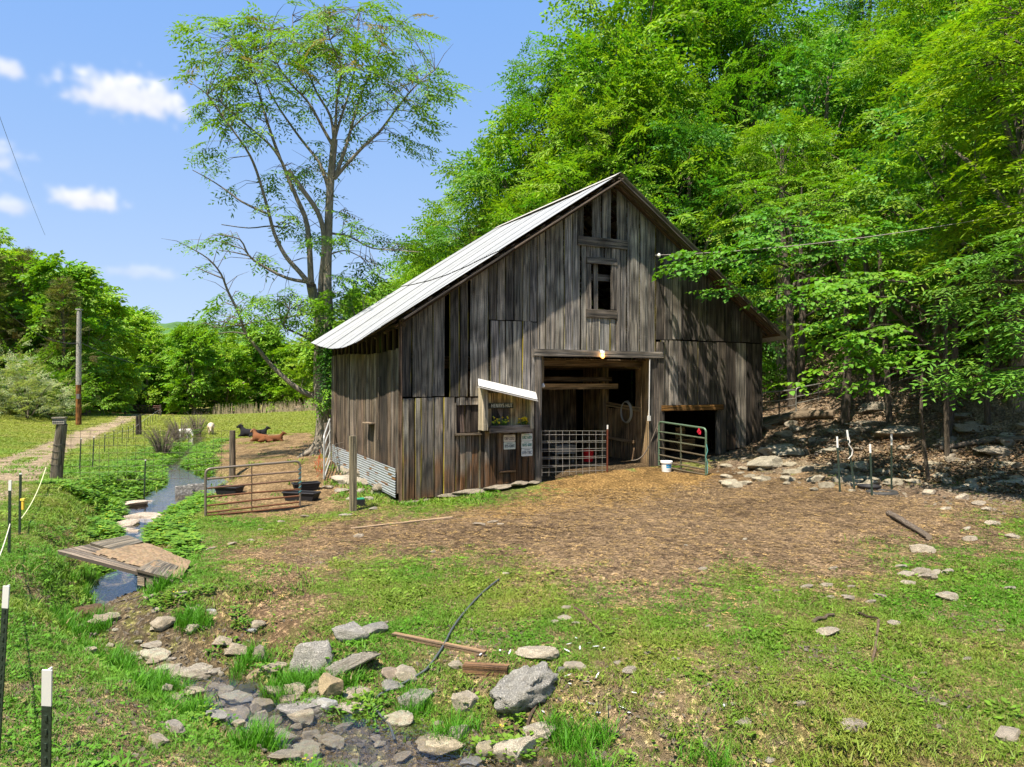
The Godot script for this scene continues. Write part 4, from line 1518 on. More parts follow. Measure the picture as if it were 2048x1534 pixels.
	# bare trunks in the shade
	for p in [[1895, 850, 16.0, 4.5, .05], [1860, 870, 14.6, 2.6, .035], [1585, 790, 22.0, 6.0, .12], [1600, 800, 22.4, 6.0, .1], [1900, 760, 19.5, 6.0, .14], [1975, 780, 17.0, 4.0, .06], [1780, 770, 19.0, 5.0, .07], [1740, 790, 20.0, 5.5, .09]]:
		var g := on_ground((p[0] - 1024.0) / F * p[2], p[2])
		var m := MB.new()
		m.tube([Vector3(0, -.3, 0), Vector3(rf(-.25, .1), p[3] * 0.5, rf(-.1, .1)), Vector3(rf(-.5, .3), p[3], rf(-.2, .2))], [p[4] * 1.2, p[4], p[4] * 0.6], 7, Color(.19, .155, .12), false)
		single("tree_trunk", m.commit(), mats.bark, "thin bare trunk standing in the shade right of the barn", "tree trunk", g, "bare trunks in the shade right of the barn")

# ---------------------------------------------------------------- the big tree behind the barn
func build_walnut() -> void:
	var D := 23.3
	var base := gp(648, 906)
	D = -base.z
	var o := thing("walnut_tree", "tall open-crowned tree with grey forked limbs behind the barn's left corner", "tree", base)
	var r := RandomNumberGenerator.new()
	r.seed = 9
	var bark := Color(.40, .35, .285)
	# limbs: pixels along the limb, first and last radius, depth of the tip in front of (+) or behind (-) the trunk
	var limbs := [
		[[[648, 912], [650, 880], [650, 830], [643, 770], [643, 700], [646, 664]], .34, .23, 0.0, "trunk"],
		[[[646, 668], [637, 633], [626, 590], [622, 570]], .19, .16, 0.4, "limb"],
		[[[648, 668], [657, 640], [654, 564], [656, 482], [659, 400], [664, 329], [669, 279]], .19, .11, 0.0, "limb"],
		[[[642, 640], [641, 570], [647, 510], [646, 460], [634, 422], [606, 381], [576, 340]], .10, .075, 0.8, "limb"],
		[[[622, 572], [600, 545], [571, 512], [549, 468], [535, 416], [513, 342], [491, 296], [445, 233], [415, 189]], .10, .02, 1.6, "limb"],
		[[[622, 572], [615, 455], [595, 400], [576, 356], [563, 323], [538, 288], [483, 241], [442, 205]], .11, .02, 0.9, "limb"],
		[[[560, 318], [535, 246], [513, 170], [494, 118], [470, 80]], .06, .015, -1.0, "limb"],
		[[[657, 378], [639, 326], [601, 277], [557, 214], [530, 160], [520, 100]], .07, .015, -1.6, "limb"],
		[[[666, 292], [645, 255], [617, 205], [579, 164], [546, 110], [540, 60]], .065, .013, 1.2, "limb"],
		[[[668, 284], [661, 233], [634, 186], [615, 142], [590, 90], [585, 30]], .06, .013, -0.6, "limb"],
		[[[669, 280], [672, 230], [674, 192], [683, 137], [660, 80], [650, 20]], .06, .013, 1.8, "limb"],
		[[[670, 276], [680, 241], [700, 180], [712, 120], [715, 60], [720, 10]], .055, .012, -1.8, "limb"],
		[[[668, 358], [689, 334], [727, 293], [757, 266], [782, 233], [809, 197], [839, 164], [870, 140]], .075, .015, 1.0, "limb"],
		[[[672, 350], [691, 296], [705, 246], [719, 197], [741, 142], [763, 90], [760, 41]], .07, .014, -1.0, "limb"],
		[[[700, 262], [740, 225], [790, 220], [830, 225]], .03, .01, -1.5, "limb"],
		[[[533, 427], [483, 403], [456, 383], [420, 359], [385, 340]], .045, .012, 0.6, "dead_limb"],
		[[[571, 456], [540, 452], [497, 456], [443, 449]], .035, .014, -0.5, "dead_limb"],
		[[[618, 564], [574, 556], [524, 531], [497, 510], [480, 479], [440, 470]], .07, .015, 1.5, "limb"],
		[[[500, 512], [470, 505], [437, 500]], .03, .01, 1.2, "dead_limb"],
		[[[648, 800], [601, 781], [552, 740], [519, 701], [491, 666], [478, 627], [456, 583], [442, 548], [417, 518], [383, 497]], .105, .015, 2.0, "limb"],
		[[[491, 668], [465, 664], [437, 667]], .03, .012, 1.6, "dead_limb"],
		[[[444, 556], [409, 542], [390, 533]], .025, .01, 2.0, "dead_limb"],
		[[[634, 685], [598, 668], [568, 652], [579, 619]], .05, .018, 1.0, "limb"],
		[[[658, 466], [700, 474], [743, 496], [798, 501], [839, 504]], .045, .01, 1.4, "limb"],
		[[[660, 633], [702, 644], [730, 640]], .05, .02, 1.0, "limb"],
		[[[657, 510], [689, 501], [720, 513], [750, 530]], .03, .01, 1.0, "limb"],
		[[[645, 620], [600, 630], [540, 640], [480, 650], [430, 655]], .045, .012, 1.4, "limb"],
	]
	var tr := MB.new()
	var anchors := []
	for l in limbs:
		var pts := []
		var rad := []
		var n: int = l[0].size()
		for i in n:
			var k := float(i) / (n - 1)
			var dd: float = D - l[3] * k * k
			if l[4] == "dead_limb":
				dd = D - l[3]
			var p := px(l[0][i][0], l[0][i][1], dd) - base
			pts.append(p)
			rad.append(lerpf(l[1], l[2], pow(k, 0.7)))
		if l[4] == "trunk":
			rad[0] = 0.62; rad[1] = 0.36
		# smooth the corners
		var sp := []
		var sr := []
		for i in n - 1:
			for s in 3:
				var t := s / 3.0
				sp.append(pts[i].cubic_interpolate(pts[i + 1], pts[maxi(i - 1, 0)], pts[mini(i + 2, n - 1)], t))
				sr.append(lerpf(rad[i], rad[i + 1], t))
		sp.append(pts[n - 1]); sr.append(rad[n - 1])
		if l[4] == "trunk":
			var m := MB.new()
			m.tube(sp, sr, 12, bark, false)
			for a in 6:
				var an := a * 1.05 + 0.3
				m.tube([Vector3(cos(an) * .25, .35, sin(an) * .25), Vector3(cos(an) * .5, .08, sin(an) * .5), Vector3(cos(an) * .95, -.12, sin(an) * .95)], [.12, .1, .05], 6, bark, false)
			part(o, "trunk", m.commit(), mats.bark)
		else:
			var m := MB.new()
			m.tube(sp, sr, 7, bark * (0.8 if l[4] == "dead_limb" else 1.0), false)
			part(o, l[4], m.commit(), mats.bark)
		if l[4] == "limb":
			for i in range(2, sp.size()):
				anchors.append(sp[i])
	# leafy sprays, each on a twig from the nearest limb: [u, v, ru, rv, count, depth spread]
	var cr := Crown.new()
	var fol := [
		[500, 85, 85, 60, 85, 2.2], [440, 75, 60, 40, 44, 1.6], [600, 50, 75, 55, 90, 2.6], [690, 45, 70, 50, 70, 2.4], [760, 65, 60, 55, 48, 2.0], [820, 70, 45, 40, 24, 1.6],
		[560, 120, 80, 50, 76, 2.4], [640, 120, 70, 40, 55, 2.2], [730, 130, 60, 45, 40, 2.0], [850, 150, 42, 55, 40, 1.6], [800, 170, 50, 45, 30, 1.6], [870, 170, 26, 40, 12, 1.2],
		[450, 150, 50, 45, 44, 1.6], [440, 210, 36, 34, 26, 1.4], [510, 180, 60, 50, 44, 2.0], [580, 190, 50, 40, 30, 2.0], [700, 190, 50, 35, 24, 1.6], [520, 250, 40, 30, 14, 1.4], [480, 240, 36, 30, 14, 1.4], [820, 215, 40, 26, 16, 1.2], [845, 235, 26, 20, 8, 1.0], [770, 200, 30, 25, 8, 1.2], [700, 225, 30, 25, 8, 1.2],
		[430, 305, 24, 24, 8, 1.0], [450, 320, 26, 22, 6, 1.0], [640, 300, 24, 22, 8, 1.0], [690, 305, 24, 20, 7, 1.0], [780, 265, 30, 14, 6, .8], [820, 280, 32, 18, 9, .8], [560, 350, 30, 28, 10, 1.0], [600, 340, 30, 30, 10, 1.0], [480, 375, 20, 16, 4, .8], [640, 380, 20, 20, 4, .8],
		[520, 405, 18, 14, 4, .6], [580, 425, 26, 24, 9, 1.0], [680, 415, 18, 14, 5, .8], [450, 470, 20, 12, 6, .8], [530, 505, 22, 14, 6, .8], [400, 480, 22, 22, 6, .8], [430, 520, 20, 12, 3, .8], [610, 470, 26, 18, 8, .8], [640, 480, 24, 18, 8, .8], [690, 455, 30, 18, 8, .8],
		[720, 480, 40, 18, 16, 1.0], [790, 490, 44, 18, 16, 1.0], [830, 500, 22, 14, 6, .8], [740, 540, 34, 30, 16, 1.0], [700, 560, 40, 40, 22, 1.2], [760, 580, 30, 30, 10, 1.0], [690, 620, 40, 34, 22, 1.2], [740, 640, 34, 30, 12, 1.0],
		[640, 600, 34, 34, 26, 1.0], [600, 600, 50, 24, 22, 1.2], [540, 600, 50, 22, 20, 1.2], [480, 610, 50, 22, 18, 1.2], [430, 640, 34, 18, 12, 1.0], [395, 650, 20, 12, 5, .8], [560, 640, 60, 18, 20, 1.2], [640, 660, 30, 26, 16, 1.0], [480, 650, 40, 14, 10, 1.0], [465, 585, 26, 14, 6, .8],
		[640, 780, 30, 26, 12, .8], [610, 760, 26, 20, 6, .8]]
	for f in fol:
		for i in int(f[4] * (0.44 if f[1] < 260 else 0.62)):
			var a := r.randf() * TAU
			var q := sqrt(r.randf())
			var dz: float = r.randfn() * f[5] * 0.6
			var p := px(f[0] + cos(a) * q * f[2], f[1] + sin(a) * q * f[3], D + dz) - base
			var near: Vector3 = anchors[0]
			var bd := 1e9
			for an in anchors:
				var dd: float = an.distance_squared_to(p) + (0.5 if an.y > p.y else 0.0)
				if dd < bd:
					bd = dd
					near = an
			var dir := (p - near) * Vector3(1, 0.25, 1) + Vector3(r.randf_range(-.3, .3), -.15, r.randf_range(-.3, .3))
			var g := r.randf_range(0.8, 1.2)
			var low: bool = f[1] > 440
			var c := Color(.16, .34, .025) if low else (Color(.175, .34, .035) if r.randf() < 0.95 else Color(.24, .2, .09))
			cr.add(twigs.ash[r.randi() % 4], aim(p, dir, r.randf_range(-.6, .6), r.randf_range(0.75, 1.1) * (1.05 if low else 1.0)), Color(c.r * g, c.g * g, c.b * g))
			if bd < 12.0:
				tr.tube([near, near.lerp(p, 0.55) + Vector3(0, 0.12, 0), p, p + dir.normalized() * 0.35], [0.014, 0.009, 0.005, 0.003], 3, bark, false)
	# bare twigs
	for i in 170:
		var a: Vector3 = anchors[r.randi() % anchors.size()]
		var e := a + Vector3(r.randf_range(-1, 1), r.randf_range(-.2, .9), r.randf_range(-1, 1)) * 0.9
		tr.tube([a, a.lerp(e, 0.5) + Vector3(0, .08, 0), e], [0.014, 0.009, 0.003], 3, bark * 0.75, false)
	part(o, "twigs", tr.commit(), mats.bark)
	part(o, "crown", cr.commit(), mats.leaf)
	# climbing vine between trunk and barn
	var iv := Crown.new()
	for i in 170:
		var v := r.randf_range(672, 800)
		var p := px(664 + r.randf_range(-14, 14) + (6 if v > 740 else 0), v, D - 1.2 + r.randf_range(-.25, .35))
		var g := r.randf_range(0.7, 1.2)
		iv.add(twigs.round[r.randi() % 4], aim(p, Vector3(r.randf_range(-1, 1), r.randf_range(-.8, .3), r.randf_range(0, 1)), r.randf_range(-.8, .8), r.randf_range(0.35, 0.55)), Color(.06 * g, .19 * g, .02 * g))
	single("climbing_vine", iv.commit(), mats.leaf, "bright green vine climbing between the big tree and the barn's back corner", "vine")

# ---------------------------------------------------------------- grass and litter
func tuft(seed_: int, blades: int, h: float, spread: float, w: float, lean: float) -> ArrayMesh:
	var r := RandomNumberGenerator.new()
	r.seed = seed_
	var b := MB.new()
	for i in blades:
		var an := r.randf() * TAU
		var rad := sqrt(r.randf()) * spread
		var p := Vector3(cos(an) * rad, -0.01, sin(an) * rad)
		var a2 := r.randf() * TAU
		var hh := h * r.randf_range(0.5, 1.15)
		var out := Vector3(cos(a2), 0, sin(a2)) * lean * hh * r.randf_range(0.3, 1.3)
		var side := Vector3(-sin(a2), 0, cos(a2)).rotated(Vector3.UP, r.randf_range(-.8, .8)) * w * 0.5
		var m := p + out * 0.4 + Vector3(0, hh * 0.6, 0)
		var e := p + out + Vector3(0, hh, 0)
		var k := r.randf_range(0.75, 1.2)
		var c := Color(k * r.randf_range(.9, 1.25), k, k)
		if r.randf() < 0.08:
			c = Color(2.2, 1.05, 2.2)
		for q in [p - side, m + side * 0.8, p + side, p - side, m - side * 0.8, m + side * 0.8, m - side * 0.8, e, m + side * 0.8]:
			b.v.append(q); b.c.append(c); b.t.append(Vector2.ZERO)
	return b.commit()

func weed(seed_: int, leaves: int, h: float, spread: float, ll: float, lw: float) -> ArrayMesh:
	var r := RandomNumberGenerator.new()
	r.seed = seed_
	var b := MB.new()
	for i in leaves:
		var an := r.randf() * TAU
		var rad := sqrt(r.randf()) * spread
		var p := Vector3(cos(an) * rad, h * r.randf_range(0.1, 1.0) * (1.0 - 0.5 * rad / spread), sin(an) * rad)
		var a2 := an + r.randf_range(-.9, .9)
		var ld := Vector3(cos(a2), r.randf_range(-.2, .6), sin(a2)).normalized()
		var side := ld.cross(Vector3(r.randf_range(-.3, .3), 1, r.randf_range(-.3, .3))).normalized()
		var L := ll * r.randf_range(0.6, 1.2)
		var W := lw * r.randf_range(0.7, 1.2)
		var k := r.randf_range(0.7, 1.25)
		var c := Color(k * r.randf_range(.9, 1.2), k, k)
		var m := p + ld * L * 0.5
		for q in [p, m + side * W * 0.5, p + ld * L, p, p + ld * L, m - side * W * 0.5]:
			b.v.append(q); b.c.append(c); b.t.append(Vector2.ZERO)
	return b.commit()

func ground_basis(turn: float, s: float, sy: float, tilt := 0.0) -> Basis:
	return Basis(Vector3.UP, turn) * Basis(Vector3.RIGHT, tilt) * Basis.from_scale(Vector3(s, sy, s))

func build_grass() -> void:
	var r := RandomNumberGenerator.new()
	r.seed = 4
	var short := [[], [], []]
	var shortc := [[], [], []]
	var hay := []
	var hayc := []
	for i in 235000:
		var d := sqrt(r.randf_range(3.2 * 3.2, 15.5 * 15.5))
		var x := r.randf_range(-0.86, 0.86) * d
		if barn_inside(x, d):
			continue
		var c := cover(x + r.randfn() * 0.3, d + r.randfn() * 0.4)
		if x < 4.0 and d < 12.0:
			var ck := creek_at(x, d)
			if ck.x - ck.z < 0.06:
				continue
		if c[2] > 0.0 and r.randf() < c[2] * 0.26:
			var gold := r.randf() < (0.75 if c[2] > 0.95 else 0.3)
			var k := r.randf_range(0.6, 1.3)
			var hc := (Color(.42, .28, .11) if gold else Color(.24, .165, .095)) if r.randf() < 0.7 else Color(.07, .045, .03)
			hay.append(Transform3D(ground_basis(r.randf() * TAU, r.randf_range(.7, 1.3), 1.0, r.randf_range(-.15, .15)), on_ground(x, d, 0.006)))
			hayc.append(hc * k)
		var want: float = c[1] * (0.25 + 0.95 * clampf(0.5 + n_mid.get_noise_2d(x * 22.0, d * 22.0) * 1.5, 0, 1)) * clampf(1.5 - d * 0.06, 0.5, 1.1)
		if r.randf() > want:
			continue
		var q := 2 if r.randf() < 0.14 else r.randi() % 2
		var t := grass_tone(x, d) * r.randf_range(0.8, 1.25)
		if r.randf() < 0.1:
			t = Color(.26, .22, .09) * r.randf_range(0.7, 1.1)
		var s := r.randf_range(0.7, 1.3) * (1.0 + d * 0.03) * (1.0 + 0.6 * n_mid.get_noise_2d(x * 9.0 + 200.0, d * 9.0)) * (1.7 if r.randf() < 0.06 else 1.0)
		short[q].append(Transform3D(ground_basis(r.randf() * TAU, s, s * r.randf_range(0.6, 1.1)), on_ground(x, d)))
		shortc[q].append(t)
	var names := ["short_grass", "turf_grass", "clover_grass"]
	var tm := [tuft(1, 24, 0.032, 0.07, 0.0042, 1.1), tuft(2, 24, 0.026, 0.08, 0.0042, 1.8), weed(3, 12, 0.022, 0.055, 0.03, 0.018)]
	for q in 3:
		scatter(names[q], tm[q], mats.grass, short[q], shortc[q], ["short green turf covering the foreground", "low bent grass covering the foreground", "low broadleaf turf among the foreground grass"][q], "grass")
	# straw and chip litter of the yard
	var sb := MB.new()
	for i in 7:
		var p := Vector3(r.randf_range(-.06, .06), r.randf_range(0, .012), r.randf_range(-.06, .06))
		var a := r.randf() * TAU
		var l := Vector3(cos(a), r.randf_range(-.1, .15), sin(a)) * r.randf_range(.012, .034)
		var w := Vector3(-sin(a), 0, cos(a)) * r.randf_range(.0015, .004)
		sb.quad(p - l - w, p - l + w, p + l + w, p + l - w, Color.WHITE * r.randf_range(.7, 1.3))
	scatter("straw_litter", sb.commit(), mats.straw, hay, hayc, "brown and golden straw littering the barnyard", "straw")
	# longer lush grass and weeds along the creek
	var lush := []
	var lushc := []
	var wd := []
	var wdc := []
	var yl := []
	var ylc := []
	for i in 60000:
		var k := r.randi() % (CREEK.size() - 2) + 1
		var t := r.randf()
		var x: float = lerpf(CREEK[k][0], CREEK[k + 1][0], t)
		var d: float = lerpf(CREEK[k][1], CREEK[k + 1][1], t)
		x += r.randfn() * 1.0
		d += r.randfn() * 1.0
		if d < 3.5 or d > 34.0:
			continue
		var c := creek_at(x, d)
		var e := c.x - c.z
		if e < -0.02 or e > (1.6 if x < CREEK[k][0] + 0.2 or d > 18.5 else 0.7):
			continue
		var nn := n_mid.get_noise_2d(x * 12.0, d * 12.0)
		var up: bool = d > 10.5
		var left_bank: bool = x < lerpf(CREEK[k][0], CREEK[k + 1][0], t)
		if up and d < 14.6 and left_bank and e > 0.22:
			continue
		if up:
			if r.randf() < clampf(0.5 - e * 0.3 + nn, 0.0, 0.7) and not inside("goats", x, d, 0.3) and not inside("path", x, d, 0.2):
				wd.append(Transform3D(ground_basis(r.randf() * TAU, r.randf_range(.8, 1.5), r.randf_range(.7, 1.5) * (0.55 if d < 14.6 else (0.8 if e < 1.0 else 0.55))), on_ground(x, d)))
				wdc.append(Color(.10, .28, .02).lerp(Color(.2, .36, .03), r.randf()) * r.randf_range(.8, 1.15))
				if r.randf() < 0.05 and d < 16:
					yl.append(Transform3D(ground_basis(r.randf() * TAU, 1.0, 1.0), on_ground(x, d, r.randf_range(.08, .2))))
					ylc.append(Color(.75, .62, .02))
		elif nn > 0.24 and e > 0.0 and e < 0.5 and r.randf() < 0.32:
			lush.append(Transform3D(ground_basis(r.randf() * TAU, r.randf_range(.8, 1.3), r.randf_range(.7, 1.3)), on_ground(x, d)))
			lushc.append(Color(.085, .27, .012) * r.randf_range(.8, 1.2))
		elif nn < -0.3 and e > 0.0 and e < 0.6 and r.randf() < 0.05:
			wd.append(Transform3D(ground_basis(r.randf() * TAU, r.randf_range(.45, .8), r.randf_range(.4, .8)), on_ground(x, d)))
			wdc.append(Color(.09, .25, .018).lerp(Color(.17, .31, .025), r.randf()))
			if r.randf() < 0.03:
				yl.append(Transform3D(ground_basis(r.randf() * TAU, .8, .8), on_ground(x, d, r.randf_range(.04, .1))))
				ylc.append(Color(.75, .62, .02))
	scatter("creek_grass", tuft(5, 20, 0.16, 0.06, 0.006, 0.7), mats.grass, lush, lushc, "long bright green grass along the creek banks", "grass")
	scatter("creek_weeds", weed(6, 30, 0.2, 0.13, 0.085, 0.05), mats.grass, wd, wdc, "leafy green weeds crowding the creek banks", "weeds")
	scatter("buttercup_flowers", weed(8, 5, 0.02, 0.05, 0.022, 0.022), mats.grass, yl, ylc, "tiny yellow flowers dotting the creek weeds", "flowers")
	# meadow grass further off
	var far := []
	var farc := []
	for i in 60000:
		var d := sqrt(r.randf_range(14.5 * 14.5, 75.0 * 75.0))
		var x := r.randf_range(-0.84, -0.02) * d
		if r.randf() > clampf(26.0 / d, 0.25, 1.0) or barn_inside(x, d) or hill_q(x, d) > -1.0:
			continue
		var c := cover(x, d)
		if r.randf() > c[1] * 0.9:
			continue
		far.append(Transform3D(ground_basis(r.randf() * TAU, r.randf_range(.9, 1.5) * (1.0 + d * 0.02), r.randf_range(.6, 1.1)), on_ground(x, d)))
		farc.append(grass_tone(x, d) * r.randf_range(.8, 1.2))
	scatter("meadow_grass", tuft(7, 20, 0.1, 0.16, 0.013, 0.9), mats.grass, far, farc, "yellow green pasture grass behind the creek and along the track", "grass")
	# pebbles along the creek and on the bare slope
	var peb := []
	var pebc := []
	for i in 5200:
		var x: float
		var d: float
		if i < 2600:
			var k := r.randi() % 8 + 7
			var t := r.randf()
			x = lerpf(CREEK[k][0], CREEK[k + 1][0], t) + r.randfn() * 0.45
			d = lerpf(CREEK[k][1], CREEK[k + 1][1], t) + r.randfn() * 0.45
		elif i < 3400:
			var s: Vector3 = zones.spots[r.randi() % zones.spots.size()]
			x = s.x + r.randfn() * s.z * 0.7
			d = s.y + r.randfn() * s.z * 0.7
		else:
			d = r.randf_range(11.0, 21.0)
			x = d * r.randf_range(0.28, 0.8)
			if barn_inside(x, d) or hill_q(x, d) < -2.2:
				continue
		var s := r.randf_range(.008, .03) if i < 3400 else r.randf_range(.015, .055)
		peb.append(Transform3D(Basis.from_euler(Vector3(r.randf(), r.randf() * 6, r.randf())) * Basis.from_scale(Vector3(s, s * .55, s)), on_ground(x, d, s * .2)))
		pebc.append(Color.WHITE.lerp(Color(.7, .6, .5), r.randf()) * r.randf_range(.7, 1.2))
	scatter("gravel", rock_mesh(300, 1, Color(.62, .54, .42)), mats.rock, peb, pebc, "small pale gravel along the creek and bare slope", "gravel")
	# fallen leaves on the shaded slope
	var lf := []
	var lfc := []
	for i in 9000:
		var d := r.randf_range(11.0, 26.0)
		var x := d * r.randf_range(0.33, 0.85)
		if hill_q(x, d) < -0.2 or barn_inside(x, d):
			continue
		lf.append(Transform3D(ground_basis(r.randf() * TAU, r.randf_range(.7, 1.4), 1.0, r.randf_range(-.5, .5)), on_ground(x, d, 0.01)))
		lfc.append(Color(.2, .12, .06).lerp(Color(.3, .22, .13), r.randf()) * r.randf_range(.6, 1.2))
	scatter("leaf_litter", weed(12, 6, 0.03, 0.12, 0.08, 0.05), mats.straw, lf, lfc, "dry brown leaves on the shaded slope right of the barn", "leaf litter")

# ---------------------------------------------------------------- things
func barn_thing(called: String, label: String, category: String, local: Vector3, group := "") -> Node3D:
	return thing(called, label, category, barn_xf * local, BARN_TURN, group)

func box_mesh(s: Vector3, col: Color, at := Vector3.ZERO) -> ArrayMesh:
	var m := MB.new()
	m.box(Transform3D(Basis(), at), s, col, Vector2(rng.randf() * 4, rng.randf() * 4))
	return m.commit()

func lettering(parent: Node, called: String, text: String, h: float, w: float, col: Color, at: Vector3, bold := false) -> void:
	var t := TextMesh.new()
	var f := SystemFont.new()
	f.font_names = PackedStringArray(["Droid Sans"])
	f.font_weight = 700 if bold else 400
	t.font = f
	t.text = text
	t.font_size = 32
	t.pixel_size = 0.01
	t.depth = 0.1
	var bb := t.get_aabb().size
	var m := mat("ink_" + called, col, 0.7)
	m.vertex_color_use_as_albedo = false
	part(parent, called, t, m, Transform3D(Basis.from_scale(Vector3(w / maxf(bb.x, 0.01), h / maxf(bb.y, 0.01), 0.04)), at))

func build_kiosk() -> void:
	var o0 := fb(1018, 860, 0.03)
	var k := barn_thing("wall_kiosk", "little wooden feed hut with white metal awning on the barn front", "kiosk", o0)
	var L := func(u: float, v: float, z: float) -> Vector3: return fb(u, v, z) - o0
	var tan_ := Color(.95, .74, .44)
	# back panel of upright boards around the little window
	for s in [[976, 983, 786, 851], [983, 1018, 786, 817], [1018, 1031, 789, 851], [1031, 1041, 792, 851], [1041, 1053, 794, 851], [1053, 1062, 796, 851]]:
		var a: Vector3 = L.call(s[0], s[2], 0.07)
		var b: Vector3 = L.call(s[1], s[3], 0.07)
		board(k, "back_board", Transform3D(), a.x + .002, b.x - .002, b.y, b.y, a.y, a.y, a.z, vary(tan_, 0.12), 0.0, 0.0, 0.02)
	var wa: Vector3 = L.call(983, 817, 0.04)
	var wb: Vector3 = L.call(1018, 851, 0.04)
	board(k, "dark_window_fill", Transform3D(), wa.x, wb.x, wb.y, wb.y, wa.y, wa.y, wa.z + .005, Color(.13, .12, .11), 0.0, 0.0, 0.02)  # dark board standing in for the dark window opening
	for s in [[967, 976, 774, 861, 0.32], [1061, 1068, 794, 857, 0.32]]:
		var a: Vector3 = L.call(s[0], s[2], s[4])
		var b: Vector3 = L.call(s[1], s[3], s[4])
		var m := MB.new()
		m.box(Transform3D(Basis(), Vector3((a.x + b.x) / 2, (a.y + b.y) / 2, a.z - 0.14)), Vector3(b.x - a.x, a.y - b.y, 0.28), Color(.95, .88, .7), Vector2(rng.randf(), rng.randf()))
		part(k, "side_board", m.commit(), mats.wood_b)
	# awning: ribbed white sheet, falling to the right and to the front
	var c0: Vector3 = L.call(956, 758, 0.05)
	var c1: Vector3 = L.call(1072, 785.5, 0.05)
	var c2: Vector3 = L.call(1075, 800, 0.52)
	var c3: Vector3 = L.call(957, 772, 0.52)
	var aw := MB.new()
	var n := 24
	for i in n:
		var q := []
		for f in [[i, 0], [i, 1], [i + 1, 1], [i + 1, 0]]:
			var t: float = float(f[0]) / n
			var lift := 0.012 if int(f[0]) % 4 < 2 else 0.0
			# ribs run along the awning
			var p := c0.lerp(c3, t).lerp(c1.lerp(c2, t), f[1])
			q.append(p + Vector3(0, lift, 0))
		aw.quad(q[0], q[3], q[2], q[1], Color(.55, .55, .54))
		aw.quad(q[0] - Vector3(0, .006, 0), q[1] - Vector3(0, .006, 0), q[2] - Vector3(0, .006, 0), q[3] - Vector3(0, .006, 0), Color(.8, .8, .8))
	part(k, "awning", aw.commit(), mats.paint)
	var fa: Vector3 = L.call(957, 774, 0.5)
	var fb2: Vector3 = L.call(1075, 802, 0.5)
	var fm := MB.new()
	fm.beam(fa, fb2, 0.02, 0.07, Color(.55, .54, .52), Vector3.BACK)
	part(k, "awning_edge", fm.commit(), mats.paint)
	# planter with flowers
	var pa: Vector3 = L.call(979, 851, 0.3)
	var pb: Vector3 = L.call(1065.5, 863.5, 0.3)
	board(k, "planter_front", Transform3D(Basis(Vector3(0, 1, 0), Vector3(-1, 0, 0), Vector3(0, 0, 1)), Vector3.ZERO), pb.y, pa.y - 0.01, -pb.x, -pb.x, -pa.x, -pa.x, pa.z, Color(.42, .38, .35), 0.0, 0.0, 0.02)
	part(k, "planter_soil", box_mesh(Vector3(pb.x - pa.x, 0.1, 0.2), Color(.1, .07, .05), Vector3((pa.x + pb.x) / 2, (pa.y + pb.y) / 2 - 0.01, pa.z - 0.125)), mats.plain)
	for s in [[991, 0], [1010, 0], [1044, 1], [1052, 1], [1003, 2]]:
		var p: Vector3 = L.call(s[0], 851, 0.2)
		var f := thing("potted_flowers", ["clump of small yellow green flowers in the kiosk planter's left half", "clump of bright yellow flowers at the planter's right end", "thin sprig of leaves in the middle of the planter"][s[1]], "flowers", barn_xf * (o0 + p), 0.0, "flowers in the kiosk planter")
		var st := MB.new()
		var hd := MB.new()
		for i in 16:
			var e := Vector3(rf(-.09, .09), rf(.05, .2), rf(-.07, .07))
			st.tube([Vector3(e.x * .3, -.02, e.z * .3), e], [.004, .003], 3, Color(.1, .22, .04), false)
			if s[1] < 2:
				hd.lathe([Vector2(0.002, -.012), Vector2(.02, 0), Vector2(.012, .014), Vector2(.001, .017)], 6, Color(.85, .62, .02) if s[1] == 1 or i % 2 == 0 else Color(.45, .55, .04), Transform3D(Basis.from_euler(Vector3(rf(-.6, .6), 0, rf(-.6, .6))), e))
		part(f, "stems", st.commit(), mats.grass)
		part(f, "leaves", weed(int(s[0]), 26, 0.12, 0.1, 0.05, 0.03), mat("planter_leaf_%d" % s[0], Color(.12, .26, .03), 0.7))
		if s[1] < 2:
			part(f, "blossoms", hd.commit(), mats.plain)
	# the name board
	var sa: Vector3 = L.call(976.5, 806, 0.1)
	var sb: Vector3 = L.call(1026.5, 816.5, 0.1)
	var ctr := Vector3((sa.x + sb.x) / 2, (sa.y + sb.y) / 2, sa.z)
	var sg := barn_thing("name_sign", "narrow grey green board with white hand lettering on the feed hut", "sign", o0 + ctr)
	part(sg, "sign_board", box_mesh(Vector3(sb.x - sa.x, sa.y - sb.y, 0.018), Color(.17, .2, .17)), mats.wood_a)
	lettering(sg, "sign_lettering", "HENRYS HUT", (sa.y - sb.y) * 0.62, (sb.x - sa.x) * 0.84, Color(.7, .75, .68), Vector3(0.02, 0, 0.011))
	# licence plates
	var plates := [["CRF 2252", 1007, 870, 1030.4, 883, Color(.62, .58, .54), Color(.12, .1, .1), "upper left", "cream plate reading CRF 2252, upper one of the left pair"], ["815-GWX", 1007.3, 884.6, 1030.8, 898, Color(.55, .6, .58), Color(.06, .08, .1), "", "grey plate reading 815-GWX, lower one of the left pair"], ["SRZ 689", 1042.6, 867.5, 1064.7, 881, Color(.66, .68, .66), Color(.05, .2, .13), "", "pale plate with green letters SRZ 689, top of three"], ["NHS 600", 1042.6, 882.3, 1064.6, 896, Color(.68, .7, .68), Color(.05, .2, .15), "", "pale plate with green letters NHS 600, middle of three"], ["819-TRC", 1042.8, 897.6, 1065, 911.5, Color(.66, .68, .66), Color(.08, .1, .12), "", "pale plate reading 819-TRC, bottom of three"]]
